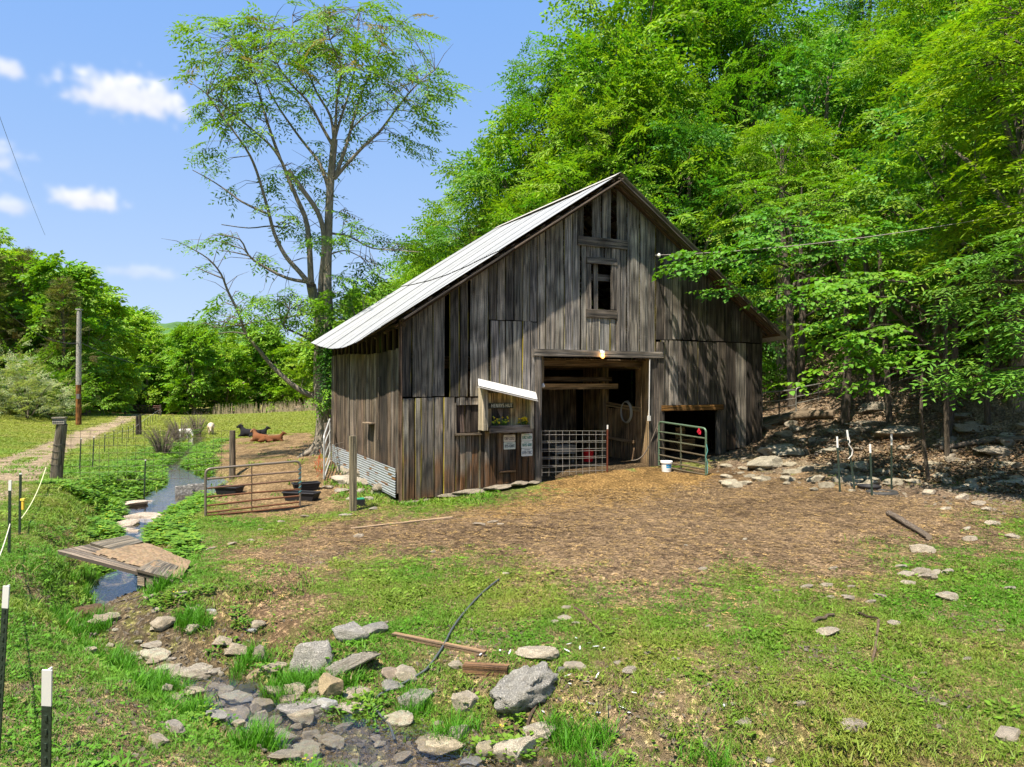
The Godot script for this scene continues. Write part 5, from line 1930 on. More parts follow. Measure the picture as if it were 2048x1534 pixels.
	for p in plates:
		var a := fb(p[1], p[2], 0.055)
		var b := fb(p[3], p[4], 0.055)
		var c := Vector3((a.x + b.x) / 2, (a.y + b.y) / 2, 0.055)
		var w := b.x - a.x
		var h := a.y - b.y
		var pl := barn_thing("licence_plate", p[8], "licence plate", c, "licence plates nailed to the barn front")
		var m := MB.new()
		var cc := 0.012
		for sg2 in [[0.0, 0.0]]:
			var pts := [Vector3(-w / 2 + cc, -h / 2, 0), Vector3(w / 2 - cc, -h / 2, 0), Vector3(w / 2, -h / 2 + cc, 0), Vector3(w / 2, h / 2 - cc, 0), Vector3(w / 2 - cc, h / 2, 0), Vector3(-w / 2 + cc, h / 2, 0), Vector3(-w / 2, h / 2 - cc, 0), Vector3(-w / 2, -h / 2 + cc, 0)]
			for i in 8:
				m.tri(Vector3(0, 0, 0.003), pts[i] + Vector3(0, 0, .003), pts[(i + 1) % 8] + Vector3(0, 0, .003), p[5])
				m.quad(pts[i], pts[(i + 1) % 8], pts[(i + 1) % 8] + Vector3(0, 0, .003), pts[i] + Vector3(0, 0, .003), p[5])
		part(pl, "plate", m.commit(), mats.paint)
		lettering(pl, "plate_number", p[0], h * 0.42, w * 0.84, p[6], Vector3(0, -h * 0.04, 0.005), true)
		part(pl, "plate_band", box_mesh(Vector3(w * 0.5, h * 0.07, 0.002), p[6] * 1.6, Vector3(0, h * 0.34, 0.0045)), mats.paint)

func build_fittings() -> void:
	# lit lamp over the doorway
	var p := fb(1205.5, 706, 0.14)
	var l := barn_thing("barn_light", "small white lamp with a glowing bulb on the door header", "lamp", p)
	var m := MB.new()
	m.lathe([Vector2(0.0, .06), Vector2(.055, .055), Vector2(.06, 0), Vector2(.05, -.02), Vector2(0, -.02)], 14, Color(.8, .8, .78))
	part(l, "fixture", m.commit(), mats.paint)
	part(l, "bracket", box_mesh(Vector3(.08, .08, .06), Color(.7, .7, .68), Vector3(-.02, .04, -.06)), mats.paint)
	var bm := MB.new()
	bm.lathe([Vector2(0.001, -.02), Vector2(.04, -.03), Vector2(.05, -.07), Vector2(.045, -.11), Vector2(.02, -.135), Vector2(.001, -.14)], 14, Color.WHITE)
	var em := mat("lamp_glow", Color(1, .8, .6), 0.4)
	em.emission_enabled = true
	em.emission = Color(1.0, 0.62, 0.28)
	em.emission_energy_multiplier = 1.6
	part(l, "bulb", bm.commit(), em)
	var ol := OmniLight3D.new()
	ol.name = "lamp_light"
	ol.light_color = Color(1, .75, .45)
	ol.light_energy = 0.05
	ol.omni_range = 20.0
	ol.omni_attenuation = 2.0
	ol.light_size = 0.04
	ol.shadow_enabled = true
	l.add_child(ol)
	ol.position = Vector3(0, -.08, 0.0)
	# white bulb just inside the doorway
	p = fb(1086, 770, -0.25)
	l = barn_thing("hanging_bulb", "bare white bulb hanging inside the doorway's left edge", "bulb", p)
	bm = MB.new()
	bm.lathe([Vector2(.001, .07), Vector2(.02, .06), Vector2(.022, .03), Vector2(.05, -.01), Vector2(.045, -.05), Vector2(.001, -.075)], 12, Color(.85, .85, .82))
	part(l, "globe", bm.commit(), mats.paint)
	bm = MB.new()
	bm.tube([Vector3(0, .06, 0), Vector3(.01, .5, -.05)], [.006, .006], 4, Color(.08, .08, .08))
	part(l, "cord", bm.commit(), mats.rubber)
	# conduit and switch box on the right jamb
	var a := fb(1299.5, 719, 0.085)
	var b := fb(1298, 832, 0.085)
	l = barn_thing("electric_conduit", "thin white conduit with a switch box on the doorway's right jamb", "conduit", b)
	bm = MB.new()
	bm.tube([Vector3.ZERO, a - b], [.014, .014], 8, Color(.62, .62, .6))
	part(l, "pipe", bm.commit(), mats.paint)
	part(l, "switch_box", box_mesh(Vector3(.075, .13, .05), Color(.6, .6, .58), Vector3(0, -.06, 0)), mats.paint)
	# coiled hose hanging on the stall wall
	var jx := fb(1312, 767).x
	var hc := lb(1254, 824, jx - 0.12)
	l = barn_thing("coiled_hose", "grey hose coiled on the plank stall wall inside the doorway", "hose", hc)
	bm = MB.new()
	for loop in 3:
		var pts := []
		var rad := []
		for i in 49:
			var an := TAU * i / 24.0
			pts.append(Vector3(-loop * 0.02 - .01, sin(an) * (.30 - loop * .012), cos(an) * (.24 - loop * .01)))
			rad.append(.014)
		bm.tube(pts, rad, 6, Color(.3, .3, .27), false)
	part(l, "loops", bm.commit(), mats.rubber)
	bm = MB.new()
	bm.tube([Vector3(0, .3, 0), Vector3(.06, .3, 0)], [.02, .02], 6, Color(.2, .16, .1))
	part(l, "peg", bm.commit(), mats.plain)
	# black hose drooping from the pen gate to the stall wall
	bm = MB.new()
	var c0 := fb(1314, 853, 0.1)
	var pts2 := []
	var r2 := []
	for i in 13:
		var t := i / 12.0
		pts2.append(c0.lerp(fb(1262, 921, -0.2), t) - Vector3(0, sin(t * PI) * 0.28, 0) - c0)
		r2.append(.016)
	bm.tube(pts2, r2, 6, Color(.12, .1, .08))
	var hs := single("hose", bm.commit(), mats.rubber, "dark hose drooping from the pen gate post to the ground by the doorway", "hose", barn_xf * c0)
	hs.rotation.y = BARN_TURN
	# insulator and service wire to the barn
	var s0 := barn_xf * fb(1318, 510, 0.3)
	bm = MB.new()
	bm.lathe([Vector2(0, .05), Vector2(.035, .03), Vector2(.045, -.02), Vector2(.02, -.06), Vector2(0, -.06)], 10, Color(.75, .74, .7))
	var ins := thing("wire_insulator", "white knob insulator under the barn's right rake", "insulator", s0)
	part(ins, "knob", bm.commit(), mats.paint)
	part(ins, "hook", box_mesh(Vector3(.03, .03, .3), Color(.3, .28, .25), Vector3(-.07, 0, -.14)), mats.steel)
	wire("service_wire", "grey service wire running from the barn's right rake to the right edge", s0, px(2300, 372, 13.0), 0.25, 0.0075, Color(.32, .29, .26))

func wire(called: String, label: String, a: Vector3, b: Vector3, sag: float, rad: float, col: Color, group := "") -> void:
	var m := MB.new()
	var pts := []
	var rs := []
	for i in 21:
		var t := i / 20.0
		pts.append(a.lerp(b, t) - a - Vector3(0, 4.0 * t * (1 - t) * sag, 0))
		rs.append(rad)
	m.tube(pts, rs, 5, col, false)
	single(called, m.commit(), mats.rubber, label, "wire", a, group)

# a studded steel fence post with its pale tip
func t_post(label: String, base: Vector3, top: Vector3, group: String, tip := 0.13, tone := Color(.055, .085, .06)) -> void:
	var o := thing("fence_post", label, "post", base, 0.0, group)
	var h := top - base
	var up := h.normalized()
	var m := MB.new()
	var cut := h - up * tip
	m.beam(-up * 0.25, cut, 0.036, 0.006, tone, Vector3.BACK)
	m.beam(-up * 0.25 + Vector3(0, 0, -.014), cut + Vector3(0, 0, -.014), 0.006, 0.026, tone, Vector3.BACK)
	for i in int((h.length() - tip) / 0.055):
		m.beam(up * (0.03 + i * 0.055) + Vector3(0, 0, .004), up * (0.052 + i * 0.055) + Vector3(0, 0, .004), 0.01, 0.006, tone, Vector3.BACK)
	part(o, "shaft", m.commit(), mats.steel)
	var w := MB.new()
	w.beam(cut, h, 0.0365, 0.0065, Color(.66, .66, .63), Vector3.BACK)
	w.beam(cut + Vector3(0, 0, -.014), h + Vector3(0, 0, -.014), 0.0065, 0.0265, Color(.66, .66, .63), Vector3.BACK)
	part(o, "white_tip", w.commit(), mats.paint)

func wood_post(called: String, label: String, base: Vector3, top: Vector3, rad: float, square: bool, tone: Color, group := "") -> Node3D:
	var o := thing(called, label, "post", base, 0.0, group)
	var m := MB.new()
	if square:
		m.beam(Vector3(0, -.3, 0), top - base, rad * 2, rad * 2, tone, Vector3(0.5, 0, 0.87), Vector2(rng.randf() * 4, rng.randf() * 4))
	else:
		var h := top - base
		m.tube([Vector3(0, -.3, 0), h * 0.3 + Vector3(.01, 0, 0), h * 0.7, h], [rad * 1.08, rad, rad * 0.96, rad * 0.9], 10, tone)
	part(o, "shaft", m.commit(), mats.wood_b)
	return o

# a tubular farm gate between two feet; left and right give the rail heights there; bent: which top corners are rounded
func tube_gate(called: String, label: String, A: Vector3, B: Vector3, left: Array, right: Array, rad: float, top: Color, low: Color, brace: Array) -> Node3D:
	var o := thing(called, label, "gate", A)
	var d := B - A
	var n := left.size()
	var up := Vector3.UP
	var frame := MB.new()
	var pts := []
	var hl: float = left[0]
	var hr: float = right[0]
	var c := 0.11
	var along := (d + up * (hr - hl)).normalized()
	pts.append(up * left[n - 1])
	pts.append(up * (hl - c))
	for i in range(1, 5):
		var t := i / 5.0
		pts.append((up * (hl - c)).lerp(up * hl, t).lerp((up * hl).lerp(up * hl + along * c, t), t))
	pts.append(up * hl + along * c)
	var tr := d + up * hr
	pts.append(tr - along * c)
	for i in range(1, 5):
		var t := i / 5.0
		pts.append((tr - along * c).lerp(tr, t).lerp(tr.lerp(tr - up * c, t), t))
	pts.append(tr - up * c)
	pts.append(d + up * right[n - 1])
	var rs := []
	for p in pts:
		rs.append(rad)
	frame.tube(pts, rs, 8, top)
	part(o, "frame", frame.commit(), mats.steel)
	for i in range(1, n):
		var m := MB.new()
		m.tube([up * left[i], (d + up * (left[i] + right[i])) * 0.5 + Vector3(rf(-.01, .01), rf(-.012, .012), 0), d + up * right[i]], [rad * 0.8, rad * 0.8, rad * 0.8], 7, vary(top.lerp(low, clampf(i / 3.0, 0, 1)), 0.15))
		part(o, "rail", m.commit(), mats.steel)
	for b in brace:
		var m := MB.new()
		m.beam(d * b + up * lerpf(left[n - 1], right[n - 1], b), d * b + up * lerpf(hl, hr, b), 0.045, 0.012, top.lerp(low, 0.6), d.normalized())
		part(o, "brace", m.commit(), mats.steel)
	return o

# welded wire panel between two feet
func wire_panel(called: String, label: String, A: Vector3, B: Vector3, heights: Array, step: float, rad: float, col: Color, low := 0.0) -> void:
	var o := thing(called, label, "fence panel", A)
	var d := B - A
	var L := d.length()
	var m := MB.new()
	for h in heights:
		m.tube([Vector3(0, h, 0), d * 0.5 + Vector3(0, h + rf(-.012, .012), rf(-.01, .01)), d + Vector3(0, h, 0)], [rad, rad, rad], 4, vary(col, 0.15), false)
	part(o, "long_wires", m.commit(), mats.zinc)
	m = MB.new()
	var x := 0.0
	while x <= L:
		m.tube([d * (x / L) + Vector3(0, low + rf(-.02, .02), 0), d * (x / L) + Vector3(rf(-.008, .008), heights[heights.size() - 1], 0)], [rad, rad], 4, vary(col, 0.15), false)
		x += step
	part(o, "cross_wires", m.commit(), mats.zinc)

func tub(label: String, at: Vector3, turn: float, s: Vector3) -> void:
	var o := thing("feed_tub", label, "tub", at, turn, "black feed tubs by the gate")
	var m := MB.new()
	var c := Color(.022, .023, .025)
	var ring := func(k: float, y: float) -> Array: return [Vector3(-s.x * k, y, -s.z * k), Vector3(s.x * k, y, -s.z * k), Vector3(s.x * k, y, s.z * k), Vector3(-s.x * k, y, s.z * k)]
	var b: Array = ring.call(0.42, 0.0)
	var t: Array = ring.call(0.5, s.y)
	var ti: Array = ring.call(0.46, s.y)
	var bi: Array = ring.call(0.38, 0.04)
	for i in 4:
		var j := (i + 1) % 4
		m.quad(b[j], b[i], t[i], t[j], c)
		m.quad(ti[j], ti[i], bi[i], bi[j], c)
	m.quad(bi[3], bi[2], bi[1], bi[0], c)
	part(o, "body", m.commit(), mats.rubber)
	m = MB.new()
	for i in 4:
		var j := (i + 1) % 4
		m.tube([t[i], t[j]], [.018, .018], 6, c)
	part(o, "rim", m.commit(), mats.rubber)

func stick(label: String, pts: Array, r0: float, r1: float, col: Color, called := "stick", group := "sticks lying on the grass") -> void:
	var m := MB.new()
	var p := []
	var r := []
	var w0 := gp(pts[0][0], pts[0][1])
	for i in pts.size():
		var w := gp(pts[i][0], pts[i][1])
		p.append(w - w0 + Vector3(0, r0 * 0.8 + (rf(0, .015) if i > 0 else 0.0), 0))
		if i < pts.size() - 1:
			var w2 := gp((pts[i][0] + pts[i + 1][0]) / 2.0, (pts[i][1] + pts[i + 1][1]) / 2.0)
			p.append(w2 - w0 + Vector3(rf(-.02, .02), r0 * 0.9 + rf(0, .02), rf(-.02, .02)))
	for i in p.size():
		r.append(lerpf(r0, r1, float(i) / (p.size() - 1)))
	m.tube(p, r, 6, col)
	single(called, m.commit(), mats.bark, label, "stick" if called == "stick" else called.replace("_", " "), w0, group)

func build_fences() -> void:
	# near steel posts on the left bank
	t_post("nearest steel post with white tip at the bottom left", on_ground(-1.82, 2.72), Vector3(-1.74, 2.2 - (1340 - 767) / F * 2.62, -2.62), "steel posts along the left bank", 0.14)
	t_post("steel post with white tip cut by the left edge, above the nearest one", on_ground(-3.02, 4.1), Vector3(-2.94, 2.2 - (1172 - 767) / F * 4.07, -4.07), "steel posts along the left bank", 0.13)
	var q := gp(18, 1107)
	t_post("steel post with white tip beside the left end of the bridge", q, px(20, 961, -q.z), "steel posts along the left bank")
	q = gp(39, 1069)
	t_post("plain dark steel post just behind the bridge's left end", q, px(41, 946, -q.z), "steel posts along the left bank", 0.02)
	# fence tape from post to post
	var a := px(12, 1230, 4.07)
	wire("fence_tape", "white electric fence tape sagging along the left bank posts", px(20, 1048, -gp(18, 1107).z), px(-60, 1220, 4.4), 0.1, 0.006, Color(.62, .62, .48))
	wire("fence_tape", "pale yellow fence tape from the leaning post down to the steel posts", px(92, 935, 15.3), px(40, 1040, -q.z + .02), 0.12, 0.009, Color(.6, .62, .35))
	var oi := thing("fence_insulator", "yellow plastic insulator on the dark steel post", "insulator", px(46, 1010, -q.z))
	part(oi, "clip", box_mesh(Vector3(.03, .13, .03), Color(.75, .5, .06)), mats.paint)
	part(oi, "cap", box_mesh(Vector3(.06, .03, .04), Color(.75, .6, .1), Vector3(0, .08, 0)), mats.paint)
	# leaning wooden post with a sign box
	q = gp(110, 958)
	var top := px(124, 848, -q.z - 0.1)
	var lp := wood_post("leaning_post", "thick leaning grey wooden post carrying a small white sign box", q, top, 0.13, false, Color(.36, .33, .27))
	var wr := MB.new()
	for i in 5:
		var c := (top - q) * (0.15 + i * 0.12)
		var ring := []
		var rr := []
		for k in 13:
			ring.append(c + Vector3(cos(k * TAU / 12) * .135, sin(k * 2.0) * .015, sin(k * TAU / 12) * .135))
			rr.append(.006)
		wr.tube(ring, rr, 4, Color(.12, .11, .1), false)
	part(lp, "wire_wraps", wr.commit(), mats.steel)
	var sg := thing("sign_box", "small white wooden box with dark lettering on the leaning post", "sign", top + Vector3(-.03, .0, 0.05), 0.25)
	part(sg, "box", box_mesh(Vector3(.25, .14, .16), Color(.7, .7, .66), Vector3(0, .07, 0)), mats.wood_a)
	part(sg, "lid", box_mesh(Vector3(.28, .025, .2), Color(.42, .4, .36), Vector3(0, .155, 0)), mats.wood_b)
	for row in 2:
		for i in 6:
			part(sg, "letter_mark", box_mesh(Vector3(rf(.014, .026), .03, .004), Color(.07, .07, .07), Vector3(-.095 + i * .038, .095 - row * .05, .0825)), mats.plain)
	# wire panel across the creek from the leaning post to the weathered post
	var e := gp(464, 956)
	wood_post("round_post", "weathered round wooden post standing behind the rusty gate", e, px(465, 861, -e.z), 0.09, false, Color(.33, .29, .23))
	var pa := q + Vector3(.15, 0.2, 0)
	var pb := gp(404, 1000)
	wire_panel("livestock_fence", "rusty wire livestock panel spanning the creek beside the leaning post", pa, Vector3(pb.x, pa.y - .12, pb.z - 1.6), [-.25, -.05, .1, .25, .42, .6, .8, .98], 0.2, 0.0045, Color(.16, .13, .11), -.3)
	for s in [[159, 943, 876, "steel post between the leaning post and the pond"], [185, 938, 873, "steel post left of the weedy bank, right of its twin"], [288, 1002, 919, "dark steel post standing at the edge of the pond"]]:
		var b := gp(s[0], s[1])
		t_post(s[3], b, px(s[0] + 3, s[2], -b.z), "steel posts by the pond", 0.03)
	# fence along the track
	var row := [[209, 905, 868], [227, 894, 860], [244, 888, 855], [256, 885, 852], [266, 880, 849], [289, 859, 838], [295, 853, 834], [300, 849, 831], [305, 846, 829], [311, 841, 826], [316, 838, 825], [322, 834, 822]]
	var prev := Vector3.ZERO
	for i in row.size():
		var b := gp(row[i][0], row[i][1])
		b = b + (b - Vector3(0, EYE, 0)).normalized() * 0.0
		t_post("thin steel post in the fence along the farm track", b, px(row[i][0] + 1, row[i][2], -b.z), "steel posts along the farm track", 0.02)
		if i > 0:
			wire("fence_wire", "thin fence wire strung along the farm track", prev + Vector3(0, .7, 0), b + Vector3(0, .7, 0), 0.02, 0.006, Color(.45, .45, .42), "fence wires along the farm track")
		prev = b
	for s in [[274, 871, 832], [280, 871, 830]]:
		var b := gp(s[0], s[1])
		wood_post("round_post", "dark wooden post of the pair in the track fence", b, px(s[0], s[2], -b.z), 0.09, false, Color(.13, .115, .1), "pair of wooden posts in the track fence")
	# far red gate across the track
	var ga := gp(250, 829)
	var gb := px(321, 829, -ga.z)
	gb.y = gy(gb.x, -gb.z)
	var gh := 18.0 / F * -ga.z
	tube_gate("farm_gate", "dark red tubular gate across the far end of the track", ga + Vector3(0, .1, 0), gb + Vector3(0, .1, 0), [gh, gh * .8, gh * .62, gh * .45, gh * .3, .12], [gh, gh * .8, gh * .62, gh * .45, gh * .3, .12], 0.045, Color(.2, .1, .09), Color(.16, .09, .08), [0.25, 0.5, 0.75])
	for s in [ga, gb]:
		wood_post("round_post", "short wooden post at an end of the far red gate", s, s + Vector3(0, gh * 1.25, 0), 0.12, false, Color(.2, .18, .15), "posts of the far red gate")
	# utility pole and its lines
	var up := on_ground(-32.2, 52.0)
	var ut := px(161, 620, 52.0)
	var pole := thing("utility_pole", "tall grey utility pole with an orange stained foot beside the track", "utility pole", up)
	var m := MB.new()
	var h := ut.y - up.y
	m.tube([Vector3(0, -.5, 0), Vector3(0, h * .35, 0)], [.2, .185], 12, Color(.42, .2, .07), false)
	part(pole, "stained_foot", m.commit(), mats.wood_a)
	m = MB.new()
	m.tube([Vector3(0.0, h * .35, 0), Vector3(.02, h * .7, 0), Vector3(.05, h, 0)], [.184, .165, .15], 12, Color(.5, .48, .45))
	part(pole, "upper_shaft", m.commit(), mats.bark)
	part(pole, "meter_box", box_mesh(Vector3(.2, .35, .2), Color(.12, .12, .12), Vector3(.12, h * .25, .2)), mats.plain)
	part(pole, "cap", box_mesh(Vector3(.36, .08, .36), Color(.3, .3, .3), Vector3(.05, h + .04, 0)), mats.plain)
	wire("power_line", "dark line sagging from the utility pole to the left edge", px(158, 686, 52.0), px(-60, 545, 40.0), 1.2, 0.028, Color(.05, .05, .05))
	wire("power_line", "thin line from the utility pole back into the trees", px(163, 686, 52.0), px(320, 735, 90.0), 0.4, 0.025, Color(.05, .05, .05))
	wire("power_line", "thin overhead line crossing the sky at the upper left", px(-30, 150, 40.0), px(90, 470, 75.0), 0.3, 0.014, Color(.12, .14, .18))
	# gate and posts at the barn's left corner
	q = gp(411, 1035)
	e = gp(600, 1016)
	var hl := (1035.0 - 938.0) / F * -q.z
	var hr := (1016.0 - 922.0) / F * -e.z
	tube_gate("farm_gate", "rusty brown tubular gate standing open beside the creek", q, e, [hl, hl * .79, hl * .60, hl * .42, hl * .24, hl * .1, .04], [hr, hr * .78, hr * .60, hr * .40, hr * .26, hr * .13, .04], 0.024, Color(.27, .22, .18), Color(.22, .10, .055), [0.47])
	var rope := MB.new()
	var tw := []
	var twr := []
	for i in 30:
		var an := i * 1.3
		tw.append(Vector3(cos(an) * .034, .75 - i * .02, sin(an) * .034))
		twr.append(.006)
	rope.tube(tw, twr, 4, Color(.03, .25, .32), false)
	single("baling_twine", rope.commit(), mats.cloth, "blue twine wound around the rusty gate's right end", "twine", e + Vector3(-.005, .1, 0))
	rope = MB.new()
	for i in 9:
		rope.tube([Vector3(rf(-.03, .03), rf(.4, .75), rf(-.03, .03)), Vector3(rf(-.16, .16), rf(.2, .5), rf(-.1, .1)), Vector3(rf(-.12, .12), rf(.0, .2), rf(-.06, .06))], [.006, .006, .006], 4, Color(.6, .12, .05), false)
	single("orange_rope", rope.commit(), mats.cloth, "tangle of orange red rope hanging beyond the tubs", "rope", gp(640, 960) + Vector3(0, .05, 0))
	q = gp(706, 1022)
	wood_post("square_post", "square wooden post with slanted top before the barn's side wall", q, px(706, 872, -q.z), 0.062, true, Color(.5, .45, .31))
	var vb := gp(721, 1012)
	var bx := thing("valve_box", "small black box with a green lid beside the square post", "box", vb, 0.4)
	part(bx, "body", box_mesh(Vector3(.17, .15, .15), Color(.02, .02, .02), Vector3(0, .07, 0)), mats.rubber)
	part(bx, "lid", box_mesh(Vector3(.15, .02, .14), Color(.03, .25, .14), Vector3(0, .156, 0)), mats.paint)
	tub("wide black rubber tub lying nearest the rusty gate's right end", gp(603, 1000), -0.25, Vector3(.78, .17, .3))
	tub("black rubber tub lying askew behind the nearest tub", gp(612, 982) + Vector3(0, .02, 0), 0.5, Vector3(.6, .17, .28))
	tub("black rubber tub seen behind the rusty gate's left half", gp(459, 988), -0.2, Vector3(.56, .17, .34))
	# narrow galvanized gate at the barn's back corner
	q = gp(648, 962)
	e = gp(660, 925)
	var nh := 90.0 / F * -q.z
	tube_gate("narrow_gate", "narrow galvanized gate leaf standing edge-on at the barn's back corner", q, e, [nh, nh * .78, nh * .5, nh * .25, .05], [nh * 1.1, nh * .8, nh * .5, nh * .25, .05], 0.022, Color(.6, .61, .6), Color(.55, .55, .52), [])
	wire_panel("livestock_fence", "short wire panel between the narrow gate and the stone footing", q + Vector3(.02, 0, 0), gp(688, 950), [.1, .3, .5, .7, .85], 0.2, 0.005, Color(.34, .3, .26), 0.0)
	q = gp(655, 915)
	wood_post("short_post", "short grey post with a nailed board at the barn's back corner", q, px(654, 846, -q.z), 0.07, true, Color(.42, .38, .33))
	# doorway panel and its post
	var ja := barn_xf * fb(1084, 952, 0.14)
	ja.y = gy(ja.x, -ja.z)
	ja.y = px(1084, 862, -ja.z).y - 1.06
	var jb := gp(1212, 944)
	var jt := px(1212, 862, -jb.z)
	wire_panel("livestock_fence", "galvanized wire panel closing the barn doorway", ja, Vector3(jb.x, jt.y - 1.06, jb.z), [.08, .2, .24, .4, .44, .58, .63, .78, .82, .97, 1.06], 0.195, 0.0048, Color(.5, .48, .44), 0.0)
	t_post("rust red steel post with white top holding the doorway panel", jb + Vector3(.03, 0, 0), px(1215, 850, -jb.z), "", 0.1, Color(.22, .07, .04))
	# green pen gate
	var p0 := barn_xf * fb(1318, 935, 0.14)
	p0.y = gy(p0.x, -p0.z)
	var p1 := gp(1412, 951)
	var k := -p0.z / F
	var k2 := -p1.z / F
	tube_gate("pen_gate", "green tubular gate swung out from the barn's small right opening", p0, p1, [90 * k, 70 * k, 54 * k, 38 * k, 24 * k, 12 * k, 2 * k], [94 * k2, 74 * k2, 57 * k2, 39 * k2, 23 * k2, 12 * k2, 1 * k2], 0.026, Color(.16, .25, .17), Color(.2, .17, .12), [0.49])
	rope = MB.new()
	var gt := p0.lerp(p1, 0.86) + Vector3(0, 92 * k2, 0)
	for i in 7:
		rope.tube([Vector3(0, .02, .03), Vector3(rf(-.05, .05), -.07, .035), Vector3(rf(-.03, .05), rf(-.14, -.1), .03)], [.012, .012, .007], 5, Color(.6, .02, .05), false)
	single("red_strap", rope.commit(), mats.cloth, "bright red strap knotted on the green gate's top rail", "strap", gt)
	rope = MB.new()
	rope.tube([Vector3(0, .75, .03), Vector3(.03, .6, .04), Vector3(-.02, .45, .04), Vector3(.03, .3, .03), Vector3(.02, .05, .05)], [.008, .008, .008, .008, .006], 4, Color(.12, .38, .36), false)
	single("baling_twine", rope.commit(), mats.cloth, "teal twine hanging at the free end of the green gate", "twine", p1)
	# white bucket
	var bk := gp(1333, 943)
	var bo := thing("bucket", "white plastic bucket with a blue label in front of the green gate", "bucket", bk, 0.3)
	m = MB.new()
	m.lathe([Vector2(0, 0), Vector2(.115, 0), Vector2(.14, .24)], 20, Color(.82, .83, .82))
	part(bo, "body", m.commit(), mats.paint)
	m = MB.new()
	m.lathe([Vector2(.14, .215), Vector2(.152, .22), Vector2(.152, .26), Vector2(.148, .265), Vector2(0, .262)], 20, Color(.84, .84, .82))
	part(bo, "lid", m.commit(), mats.paint)
	m = MB.new()
	for i in 9:
		var a0 := -0.6 + i * 0.13 + PI / 2
		var a1 := a0 + 0.13
		for b in [[.05, .1, Color(.7, .75, .78)], [.1, .14, Color(.02, .3, .6)], [.15, .19, Color(.02, .25, .55)]]:
			var r0: float = .1165 + .104 * b[0]
			var r1: float = .1165 + .104 * b[1]
			m.quad(Vector3(cos(a1) * r0, b[0], sin(a1) * r0), Vector3(cos(a0) * r0, b[0], sin(a0) * r0), Vector3(cos(a0) * r1, b[1], sin(a0) * r1), Vector3(cos(a1) * r1, b[1], sin(a1) * r1), b[2])
	part(bo, "label_print", m.commit(), mats.paint)
	# inside the pen and the doorway
	var fe := barn_xf * fb(1364, 915, -1.1)
	fe.y = gy(fe.x, -fe.z)
	var fo := thing("wooden_feeder", "tan wooden mineral feeder standing inside the small opening", "feeder", fe, BARN_TURN)
	part(fo, "box", box_mesh(Vector3(.62, .3, .4), Color(.5, .3, .13), Vector3(0, .3, 0)), mats.wood_a)
	part(fo, "back_board", box_mesh(Vector3(.34, .34, .05), Color(.55, .34, .15), Vector3(.02, .6, -.1)), mats.wood_b)
	for sx in [-1, 1]:
		part(fo, "leg", box_mesh(Vector3(.07, .2, .3), Color(.25, .17, .1), Vector3(sx * .22, .08, 0)), mats.wood_b)
	var rb := barn_xf * fb(1176, 906, -1.4)
	rb.y = gy(rb.x, -rb.z)
	var ro := thing("bucket", "red bucket standing inside the barn doorway", "bucket", rb)
	m = MB.new()
	m.lathe([Vector2(0, 0), Vector2(.13, 0), Vector2(.16, .3), Vector2(.15, .3), Vector2(.12, .03), Vector2(0, .03)], 18, Color(.55, .01, .015))
	part(ro, "body", m.commit(), mats.paint)
	m = MB.new()
	m.lathe([Vector2(.155, .29), Vector2(.172, .295), Vector2(.172, .31), Vector2(.155, .315)], 18, Color(.5, .01, .015))
	part(ro, "rim", m.commit(), mats.paint)
	var tb := barn_xf * fb(1125, 908, -1.6)
	tb.y = gy(tb.x, -tb.z)
	var to := thing("feed_trough", "pale trough standing on legs inside the barn doorway", "trough", tb, BARN_TURN)
	part(to, "basin", box_mesh(Vector3(.62, .22, .35), Color(.5, .5, .46), Vector3(0, .36, 0)), mats.wood_b)
	for sx in [-1, 1]:
		part(to, "leg", box_mesh(Vector3(.06, .28, .3), Color(.3, .28, .24), Vector3(sx * .25, .12, 0)), mats.wood_b)
	# four steel posts on the right with tub and tyre
	for s in [[1680, 984, 1674, 873, "leftmost of the four steel posts on the right", .22], [1709, 978, 1694, 860, "steel post with a knotted white rope, second of the four on the right", .2], [1744, 992, 1740, 888, "shortest steel post beside the black tub, third of the four on the right", .17], [1783, 980, 1783, 868, "rightmost of the four steel posts on the right", .22]]:
		var b := gp(s[0], s[1])
		t_post(s[4], b, px(s[2], s[3], -b.z + (.1 if s[2] != s[0] else 0.0)), "four steel posts on the right", s[5])
	rope = MB.new()
	var rp := px(1697, 880, -gp(1709, 978).z + .04)
	rope.tube([Vector3(0, .06, 0), Vector3(.02, -.04, .02), Vector3(-.01, -.08, .02), Vector3(.07, -.2, .02), Vector3(.06, -.3, .02), Vector3(-.02, -.38, .03)], [.014, .012, .014, .013, .012, .009], 5, Color(.6, .58, .55), false)
	single("white_rope", rope.commit(), mats.cloth, "white rope end hanging from the second right-hand post", "rope", rp)
	var ty := gp(1775, 990)
	var to2 := thing("buried_tyre_ring", "half buried black tyre at the foot of the right-hand posts", "tyre", ty + Vector3(0, .0, -.2))
	m = MB.new()
	var ring := []
	var rr := []
	for i in 49:
		ring.append(Vector3(cos(i * TAU / 24) * .24, sin(i * 1.1) * .01, sin(i * TAU / 24) * .24))
		rr.append(.055)
	m.tube(ring, rr, 8, Color(.045, .045, .047), false)
	part(to2, "tread", m.commit(), mats.rubber)
	var tu := gp(1738, 978)
	var tbo := thing("shallow_pan", "shallow black feed pan beside the right-hand posts", "pan", tu)
	m = MB.new()
	m.lathe([Vector2(0, .01), Vector2(.18, .01), Vector2(.21, .07), Vector2(.225, .075), Vector2(.225, .06), Vector2(.19, -.01), Vector2(0, -.01)], 20, Color(.035, .035, .038))
	part(tbo, "basin", m.commit(), mats.rubber)
